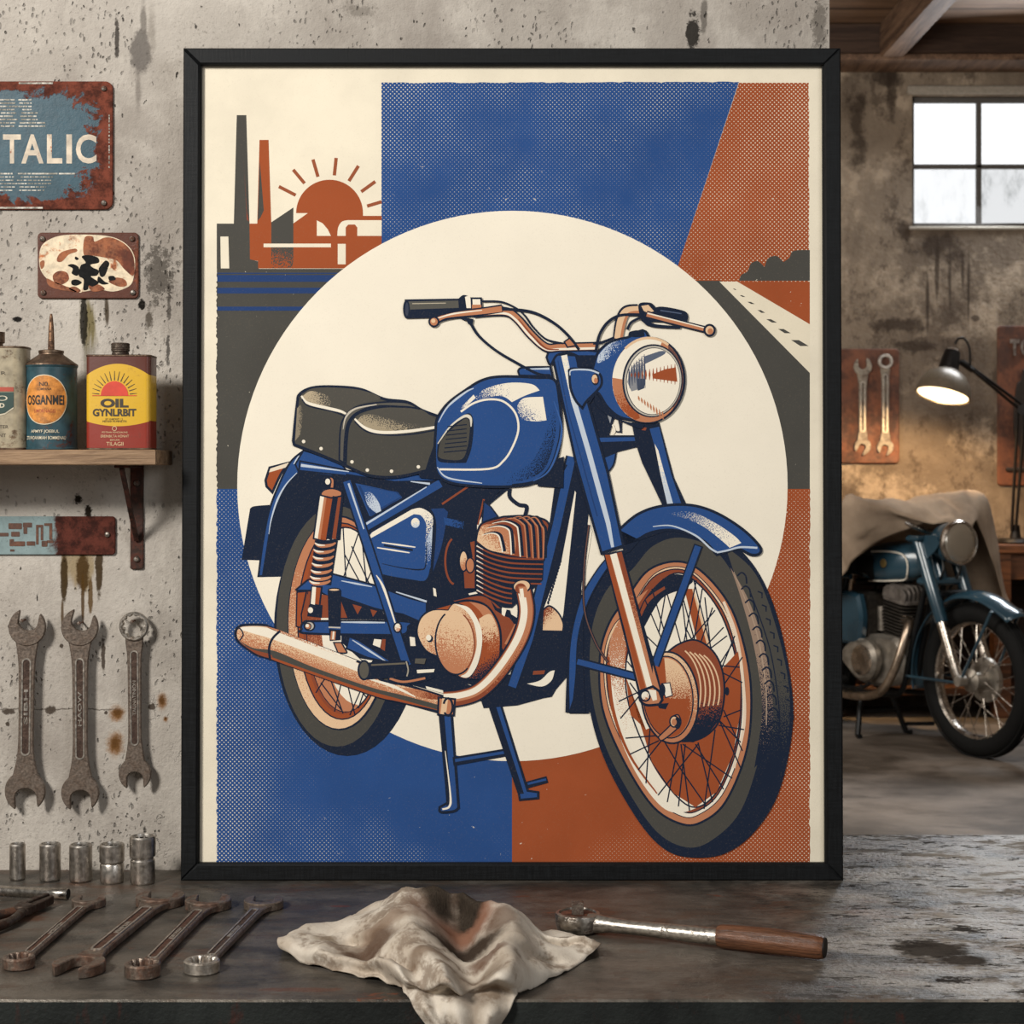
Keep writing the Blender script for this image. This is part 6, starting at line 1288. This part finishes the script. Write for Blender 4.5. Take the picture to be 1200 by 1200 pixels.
m = MB(); m.lathe([(29.5*u_, .006), (27*u_, 10*u_), (20*u_, 18*u_), (8*u_, 24*u_), (1e-5, 25*u_)], 40, M=ML, cap=False); m.lathe([(1e-5, 2*u_), (8*u_, 4*u_), (9*u_, 9*u_), (5*u_, 16*u_), (4*u_, 24*u_)], 20, 0, ML, cap=False); m.build('bulb', g_e, lamp, world=True)
m = MB(); m.lathe([(12*u_, 32*u_), (12*u_, 34*u_), (9.5*u_, 54*u_), (9*u_, 56*u_), (1e-5, 56.5*u_)], 32, M=ML); m.build('socket_housing', DKM, lamp, world=True)
m = MB(); m.lathe([(7*u_, 56*u_), (6*u_, 59*u_), (1e-5, 61*u_)], 24, M=ML); m.build('cap', flat('#b5aca2', .3, .8), lamp, world=True)
m = MB(); m.tube(crom3([lp_(1119, 403, LD+.03), lp_(1123, 397, LD+.03), lp_(1130, 397, LD+.03), lp_(1136, 408, LD+.03), lp_(1137, 428, LD+.04)], 6), .006, 8); m.build('cable', DKM, lamp, world=True)
e1 = lp_(1134, 429, LD+.05); e2 = lp_(1200, 482, 9.08)
for dy in (-4, 4):
    m = MB(); m.cyl(lp_(1128+ (4 if dy > 0 else 0), 425+dy*.6, LD+.04), lp_(1200, 480+dy, 9.08), .0085); m.build('upper_arm', DKM, lamp, world=True)
for dx in (-4, 4):
    m = MB(); m.cyl(lp_(1197+dx, 478, 9.1), lp_(1188+dx*.6, 622, 9.21), .0085); m.build('lower_arm', DKM, lamp, world=True)
m = MB(); m.cyl(lp_(1125, 424, LD+.03), lp_(1139, 434, LD+.05), .014); m.build('shade_joint', DKM, lamp, world=True)
m = MB(); m.cyl(lp_(1199, 480, 9.05), lp_(1199, 480, 9.14), .03); m.build('elbow', DKM, lamp, world=True)
bc = lamp.location; m = MB(); m.lathe([(.10, .001), (.105, .008), (.09, .025), (.03, .03), (.025, .06), (.022, .10)], 32, M=Tm(*bc)); m.build('base', DKM, lamp, world=True)
# ------------------------------------------------------------------ motorcycle; x forward, z up, y to its left
AH = 26.0
fcx = on_z(1146, 887, 0); hd = Vector((math.sin(R(AH)), -math.cos(R(AH)), 0)); org = fcx-hd*.64
bike = thing('motorcycle', 'teal vintage motorcycle on its centre stand, partly covered by a tan dust sheet', 'motorcycle', (org.x, org.y, 0), (0, 0, math.atan2(hd.y, hd.x)))
TEAL = NT('teal_bike_paint'); v = TEAL.coord(); TEAL = TEAL.out(TEAL.mix(TEAL.ss(TEAL.noise(v, 3, 4), .3, .7), '#1b3340', '#2b4857'), .25, .1, spec=.6, coat=.5)
CHR = worn('bike_chrome', '#c2b9af', '#a3988c', 9, .6, .9, .2, .3, 1, .95, .02, fine=60); ALU = worn('bike_alloy', '#a39c92', '#827a70', 8, .5, .8, .36, .45, .8, .7, .03, fine=60); DENG = worn('dark_engine', '#4a453f', '#2b2723', 20, .5, .7, .45, .6, .8, .5, .15)
RUB = flat('#0e0e0e', .8, 0, spec=.2); BKM = flat('#101214', .4, .4)
RW = .355
def RX(x, y=0, z=RW): return Tm(x, y, z) @ Rm(90, 'X')         # wheel axis along y
def wheel(x, nm):
    w_ = thing('x', None, None); bpy.data.objects.remove(w_)
    m = MB(); N = 20; P = []
    for k_ in range(N):
        a = 2*PI*k_/N; rr = .047; xr = RW-rr+rr*math.cos(a)*1.0; P.append((xr, .044*math.sin(a)))
    m.ring(P, 72, 0, Rm(90, 'X'))
    for gy in (-.024, -.008, .008, .024): m.ring([(RW+.0005, gy-.002), (RW+.004, gy), (RW+.0005, gy+.0035), (RW-.006, gy)], 72, 0, Rm(90, 'X'))
    ty = m.build(nm, RUB, bike); ty.location = (x, 0, RW)
    m = MB(); ri = RW-.092
    m.ring([(ri+.012, -.030), (ri+.016, -.033), (ri+.017, -.028), (ri+.004, -.016), (ri, 0), (ri+.004, .016), (ri+.017, .028), (ri+.016, .033), (ri+.012, .030), (ri-.002, .018), (ri-.006, 0), (ri-.002, -.018)], 72, 0, Rm(90, 'X')); m.build('rim', CHR, ty)
    m = MB(); m.lathe([(.02, -.075), (.03, -.07), (.07, -.068), (.098, -.062), (.105, -.052), (.103, -.035), (.08, -.032), (.04, -.03), (.035, .03), (.05, .035), (.055, .045), (.03, .055), (.02, .06)], 40, 0, Rm(90, 'X')); m.build('hub', ALU, ty)
    sp0 = None
    for i in range(32):
        a = 2*PI*i/32; sd = 1 if i % 2 else -1; b = a+(.42 if (i//2) % 2 else -.42); r0 = .098 if sd < 0 else .05
        # local: wheel plane x,z ; axis y (minus y is the near side)
        yy = -.045 if sd < 0 else .04
        p0 = Vector((math.cos(b)*r0, yy, math.sin(b)*r0)); p1 = Vector((math.cos(a)*(ri-.002), yy*.15, math.sin(a)*(ri-.002)))
        m = MB(); m.cyl(p0, p1, .0021, seg=6); m.build('spoke', CHR, ty)
    return ty
wf = wheel(.64, 'front_tyre'); wr = wheel(-.64, 'rear_tyre')
def part(nm, mat, f, parent=None, **k_):
    m = MB(); f(m); return m.build(nm, mat, parent or bike, **k_)
def mudguard(nm, x, r, a0, a1, wd, mat, flare=0):
    m = MB(); P = []; n1 = 40
    for i in range(n1+1):
        a = R(a0+(a1-a0)*i/n1); row = []
        for j in range(11):
            t_ = -1+2*j/10; rr = r-.032*abs(t_)**2.2+ (flare*(1-i/4)*(1-abs(t_)*.2) if i < 4 else 0); row.append(Vector((x+rr*math.cos(a), wd*t_, RW+rr*math.sin(a))))
        P.append(row)
    m.sheet(P, n1+1, 11); o = m.build(nm, mat, bike, solid=.003, sharp=60)
    for sd in (-1, 1):
        mb = MB(); mb.tube([P[i][0 if sd < 0 else 10] for i in range(n1+1)], .0035, 6); mb.build('guard_bead', mat, o)
    return o
mudguard('front_mudguard', .64, .415, 47, 192, .072, TEAL, .02); mudguard('rear_mudguard', -.64, .425, 60, 205, .085, TEAL)
for sy in (-1, 1):
    y = .098*sy
    def top(t_): return Vector((.335+(.64-.335-.02)*t_, y, 1.0+(RW-1.0)*t_))
    part('fork_leg', TEAL, lambda m: m.tube([top(0), top(.3), top(.58), top(.6)], [.031, .031, .031, .027], 20))
    part('fork_slider', CHR, lambda m: m.tube([top(.585), top(.9), top(.97), top(1.0)], [.0255, .0255, .024, .020], 20))
    part('axle_clamp', ALU, lambda m: (m.cyl((.64, y-.02*sy, RW), (.64, y+.025*sy, RW), .024), m.cyl(top(.97), (.64, y, RW), .02)))
    yy = .085*sy
    part('mudguard_stay', TEAL, lambda m: m.tube([(.64+.40*math.cos(R(62)), yy, RW+.38*math.sin(R(62))), (.645, y, RW+.02)], .008, 8))
    part('mudguard_stay', TEAL, lambda m: m.tube([(.64-.405, yy, RW-.02), (.63, y, RW-.01)], .007, 8))
part('upper_yoke', TEAL, lambda m: m.box((.335, 0, 1.0), (.09, .27, .03), .01)); part('lower_yoke', TEAL, lambda m: m.box((.40, 0, .80), (.08, .25, .035), .01))
part('steering_head', TEAL, lambda m: m.cyl((.31, 0, 1.0), (.385, 0, .80), .034))
part('mudguard_brace', BKM, lambda m: m.box((.46, 0, .745), (.06, .17, .03), .006))
HL = Tm(.47, 0, .985) @ Rm(90, 'Y') @ Rm(0, 'X')
lampo = part('headlamp', TEAL, lambda m: m.lathe([(1e-5, -.13), (.03, -.125), (.065, -.10), (.088, -.055), (.098, 0), (.100, .03)], 40, 0, HL))
part('lamp_rim', CHR, lambda m: m.ring([(.100, .020), (.106, .028), (.107, .045), (.100, .056), (.092, .052), (.096, .03)], 48, 0, HL), lampo)
n = NT('headlamp_lens'); v = n.coord(); n_b = n.noise(n.map(v, (1, 60, 1)), 2, 2)
n.bump(n_b, .4, .004); LENS = n.out('#a59c8e', .16, .6, spec=.8, coat=1.0)
part('lens', LENS, lambda m: m.lathe([(.095, .045), (.085, .053), (.06, .060), (.03, .064), (1e-5, .065)], 40, 0, HL, cap=False), lampo)
for sy in (-1, 1): part('lamp_bracket', TEAL, lambda m: m.prism([(.36, .94), (.40, 1.02), (.47, 1.02), (.50, .985), (.47, .95), (.40, .90)], -.003, .003, M=Tm(0, .104*sy, 0) @ Rm(90, 'X')))
part('handlebar', CHR, lambda m: m.tube(crom3([(.20, -.36, 1.135), (.22, -.22, 1.125), (.30, -.10, 1.06), (.31, 0, 1.03), (.30, .10, 1.06), (.22, .22, 1.125), (.20, .36, 1.135)], 6), .0125, 12))
for sy in (-1, 1): part('grip', RUB, lambda m: m.cyl((.2, .25*sy, 1.13), (.19, .37*sy, 1.138), .018))
# tank
def tank_pt(x, a):
    t_ = (x+.14)/.46; t_ = min(1, max(0, t_)); w_ = .135*(math.sin(PI*min(1, (t_*.80+.16)))**.55)*(1.0-.28*t_); h_ = .115*(math.sin(PI*(t_*.80+.14))**.5); zc = .845+.04*t_
    c_, s_ = math.cos(a), math.sin(a); e_ = .75; return Vector((x, w_*math.copysign(abs(c_)**e_, c_), zc+h_*math.copysign(abs(s_)**e_, s_)*(1 if s_ > 0 else .85)))
def tank(m):
    xs = [-.14, -.135]+[-.12+.43*i/18 for i in range(19)]+[.318, .325]; P = []
    for i, x in enumerate(xs):
        sc = {0: .55, 1: .86, len(xs)-2: .8, len(xs)-1: .45}.get(i, 1); row = [tank_pt(x, 2*PI*k_/36) for k_ in range(36)]; c = sum(row, Vector())/36; P.append([c+(p-c)*sc for p in row])
    n_ = len(P); Q = [[P[i][j] for i in range(n_)] for j in range(36)]; m.sheet(Q, 36, n_, close_u=True)
    m.add(P[0], [tuple(range(36))]); m.add(P[-1], [tuple(range(36))])
tk = part('fuel_tank', TEAL, tank)
def side_pt(x, z):
    best = min((tank_pt(x, -R(d)-PI) for d in range(-80, 81, 4)), key=lambda p: abs(p.z-z) if p.y < 0 else 9); return Vector((x, best.y-.004, z))
loop = crom([(-.10, .775), (.10, .785), (.20, .80), (.235, .86), (.21, .915), (.12, .93), (.0, .925)], False, 6)
part('pinstripe', flat('#d9d2c4', .4), lambda m: m.tube([side_pt(p.x, p.y) for p in loop], .0042, 8), tk)
pad = crom([(-.13, .80), (-.13, .86), (-.06, .90), (.02, .90), (.03, .84), (.01, .79), (-.06, .78)], True, 4)
part('knee_pad', RUB, lambda m: m.add([side_pt(p.x, p.y) for p in pad]+[side_pt(-.05, .84)+Vector((0, -.012, 0))], [(i, (i+1) % len(pad), len(pad)) for i in range(len(pad))]), tk)
part('tank_badge', flat('#b59a62', .35, .8), lambda m: m.lathe([(.022, 0), (.021, .004), (1e-5, .006)], 24, 0, Matrix.Translation(side_pt(.10, .872)) @ Rm(90, 'X')), tk)
part('seat', RUB, lambda m: m.prism(crom([(-.13, .82, 1), (-.16, .90), (-.30, .88), (-.42, .91), (-.66, .92), (-.70, .88), (-.68, .81, 1)], True, 5), -.12, .12, .025, M=Rm(90, 'X')))
# frame
for nm, pts, r in (('top_tube', [(.31, 0, .90), (.1, 0, .78), (-.25, 0, .76)], .018), ('down_tube', [(.36, 0, .84), (.24, 0, .45), (.20, 0, .28)], .019)):
    part(nm, TEAL if nm == 'x' else BKM, lambda m: m.tube([Vector(p) for p in pts], r, 12))
for sy in (-1, 1):
    part('frame_tube', BKM, lambda m: m.tube(crom3([(.35, .05*sy, .82), (.25, .075*sy, .45), (.2, .08*sy, .27), (.1, .09*sy, .23), (-.28, .1*sy, .24), (-.30, .1*sy, .45), (-.22, .1*sy, .78)], 4), .014, 10))
    part('seat_rail', TEAL, lambda m: m.tube([(-.18, .1*sy, .79), (-.66, .13*sy, .80)], .014, 10))
    part('swing_arm', TEAL, lambda m: m.tube([(-.28, .11*sy, .36), (-.66, .11*sy, RW)], .02, 10))
    sh = part('shock_absorber', CHR, lambda m: m.cyl((-.52, .15*sy, .80), (-.56, .15*sy, .62), .03)); part('spring', BKM, lambda m: m.tube([(-.56+.032*math.cos(t_*.5)-.0006*t_, .15*sy+.032*math.sin(t_*.5), .63-.0026*t_) for t_ in range(90)], .005, 6), sh)
part('number_plate', BKM, lambda m: m.box((-1.03, 0, .62), (.01, .18, .2), .002))
part('side_cover', TEAL, lambda m: m.prism(crom([(-.32, .46, 1), (-.33, .66), (-.20, .72), (-.06, .71, 1), (-.03, .60), (-.05, .46, 1)], True, 5), .10, .155, .015, M=Rm(90, 'X')))
part('air_box', DENG, lambda m: m.box((-.14, 0, .60), (.18, .19, .24), .02))
# engine
part('crankcase', ALU, lambda m: m.prism(crom([(-.24, .34, 1), (-.25, .44), (-.12, .50), (.06, .52), (.18, .50), (.22, .40), (.18, .29), (0, .26), (-.16, .28)], True, 5), -.10, .10, .02, M=Rm(90, 'X')))
cov = part('clutch_cover', ALU, lambda m: m.prism(crom([(-.20, .395), (-.13, .465), (-.02, .495), (.06, .46), (.085, .39), (.05, .315), (-.03, .285), (-.12, .325)], True, 6), .10, .165, .018, M=Rm(90, 'X')))
part('cover_disc', CHR, lambda m: m.lathe([(.078, .16), (.074, .172), (.05, .176), (1e-5, .177)], 36, 0, Tm(-.01, 0, .39) @ Rm(90, 'X')), cov)
part('clutch_cover', ALU, lambda m: m.lathe([(.10, .10), (.098, .14), (.08, .155), (1e-5, .16)], 36, 0, Tm(.0, 0, .39) @ Rm(-90, 'X')))
CM = Tm(.10, 0, .50) @ Rm(9, 'Y')
def fins(m):
    m.lathe([(.055, 0), (.055, .20)], 24, 0, CM)
    for i in range(10): z_ = .02+i*.0165; s_ = .078+.012*min(1, i/5); m.prism(rrect(-s_, -s_, s_, s_, .035), z_, z_+.0065, .002, M=CM)
part('cylinder', DENG, fins)
def head(m):
    s_ = .092; m.prism(rrect(-s_, -s_, s_, s_, .04), .185, .205, .004, M=CM); m.prism(rrect(-.05, -.05, .05, .05, .03), .20, .222, .006, M=CM)
    for i in range(7):
        x_ = -.078+i*.026; hh = .062*math.cos(x_/.092*.9)
        m.prism([(-.085, .20), (.085, .20), (.085, .215+hh*.5), (.06, .215+hh), (-.06, .215+hh), (-.085, .215+hh*.5)], x_-.0055, x_+.0055, .002, M=CM @ Rm(90, 'X'))
part('cylinder_head', worn('head_alloy', '#77706a', '#544d46', 12, .5, .8, .45, .5, .6, .5, .05, fine=60), head)
part('spark_lead', BKM, lambda m: m.tube(crom3([(.11, 0, .77), (.13, -.03, .80), (.06, -.05, .82), (0, -.02, .76)], 5), .006, 8))
part('carburettor', ALU, lambda m: (m.cyl((-.05, 0, .59), (.03, 0, .58), .03), m.cyl((-.03, -.02, .53), (-.03, -.02, .65), .026)))
ex = crom3([(.17, -.03, .60), (.235, -.075, .585), (.25, -.115, .50), (.22, -.15, .36), (.14, -.165, .255), (.0, -.175, .215), (-.2, -.185, .215), (-.33, -.19, .23)], 6)
part('exhaust_pipe', worn('warm_pipe', '#b9a896', '#93806e', 8, .5, .8, .25, .35, 1, .85, .03, fine=60), lambda m: (m.tube(ex, .021, 16), m.cyl((.16, -.03, .60), (.19, -.045, .597), .030)))
part('silencer', CHR, lambda m: m.tube([(-.30, -.19, .228), (-.36, -.19, .235), (-.42, -.19, .24), (-.85, -.195, .27), (-.98, -.195, .285)], [.022, .034, .04, .042, .02], 20))
part('brake_pedal', BKM, lambda m: m.tube([(-.10, -.19, .25), (.04, -.2, .26), (.10, -.2, .29)], .009, 8)); part('footrest', RUB, lambda m: m.cyl((-.16, -.15, .28), (-.16, -.29, .28), .019))
for sy in (-1, 1):
    part('stand_leg', BKM, lambda m: m.tube([(-.12, .08*sy, .25), (-.06, .15*sy, .012), (-.03, .16*sy, .01)], .014, 10))
part('stand_crossbar', BKM, lambda m: m.cyl((-.09, -.115, .12), (-.09, .115, .12), .011)); part('stand_foot_lever', BKM, lambda m: m.tube([(-.06, .15, .05), (.05, .24, .06)], .010, 8))
for pts in ([(.42, -.03, .95), (.46, -.05, .86), (.42, -.05, .78), (.40, -.03, .70)], [(.40, .05, .96), (.45, .06, .86), (.40, .03, .75)]): part('cable', BKM, lambda m: m.tube(crom3(pts, 5), .006, 8))
# ------------------------------------------------------------------ dust sheet over seat, tank and handlebar
Gc = [
 [(.335, -.05, 1.085), (.18, -.235, .985), (.05, -.29, .865), (-.16, -.30, .73), (-.5, -.26, .66), (-.80, -.2, .66)],
 [(.325, -.08, 1.125), (.20, -.325, 1.06), (.06, -.335, 1.0), (-.18, -.27, .84), (-.5, -.22, .80), (-.82, -.17, .78)],
 [(.335, -.12, 1.10), (.235, -.365, 1.185), (.10, -.375, 1.165), (-.16, -.24, .99), (-.5, -.17, .955), (-.82, -.14, .93)],
 [(.40, -.03, 1.075), (.23, -.16, 1.185), (.07, -.17, 1.14), (-.18, -.1, 1.0), (-.5, -.07, .965), (-.84, -.06, .94)],
 [(.43, .06, 1.07), (.23, .06, 1.185), (.07, .06, 1.14), (-.18, .05, 1.0), (-.5, .05, .965), (-.84, .05, .94)],
 [(.40, .17, 1.04), (.24, .26, 1.215), (.08, .26, 1.18), (-.18, .15, 1.0), (-.5, .12, .965), (-.82, .12, .93)],
 [(.34, .27, 1.06), (.24, .40, 1.205), (.09, .40, 1.17), (-.16, .26, .95), (-.5, .19, .92), (-.8, .17, .88)],
 [(.34, .34, .92), (.24, .46, 1.02), (.10, .46, .98), (-.16, .34, .82), (-.5, .26, .78), (-.8, .2, .78)],
 [(.34, .38, .78), (.24, .52, .80), (.10, .52, .78), (-.14, .38, .74), (-.5, .26, .76), (-.8, .2, .78)],
 [(.35, .44, .54), (.24, .59, .55), (.10, .56, .56), (-.12, .42, .66), (-.5, .27, .72), (-.8, .22, .74)]]
S = surf([[Vector(p) for p in r] for r in Gc], 9, 10); nu, nv = len(S), len(S[0])
for i in range(nu):
    for j in range(nv):
        p = S[i][j]; drop = max(0, 1.12-p.z)
        a = mnoise.noise(Vector((p.x*5, p.y*3, p.z*2)))*.028+mnoise.noise(Vector((p.x*11, p.y*7, p.z*4+5)))*.014
        fold = math.sin(p.x*34+p.z*5+2.2*mnoise.noise(p*3))*.030*min(1, drop*2.2); sd = -1 if i < nu/2 else 1
        rg_ = (.3-abs(mnoise.noise(Vector((p.x*6+p.y*4, p.y*5-p.x*3, p.z*3)))*1.7))*.035+(.3-abs(mnoise.noise(Vector((p.x*13-p.y*6, p.y*9, p.z*5+4)))*1.7))*.012
        p.y += sd*(max(-.012, fold)+max(-.004, rg_)*min(1, drop*4)); p.z += max(-.010, a+rg_)
m = MB(); m.sheet(S, nu, nv)
n = NT('tan_dust_sheet'); v = n.coord(); g = n.noise(v, 5, 5); f = n.noise(v, 240, 2)
n.bump(f, .15, .003); SHEET = n.out(n.mix(n.ss(g, .3, .7), '#7d6c5c', '#a08e7b'), .95, 0, spec=.1)
sheet = m.build('dust_sheet', SHEET, None, solid=.004, sharp=80); sheet.location = bike.location; sheet.rotation_euler = bike.rotation_euler
tag(sheet, 'tan dust sheet draped over the handlebar, tank and seat of the motorcycle', 'dust sheet')
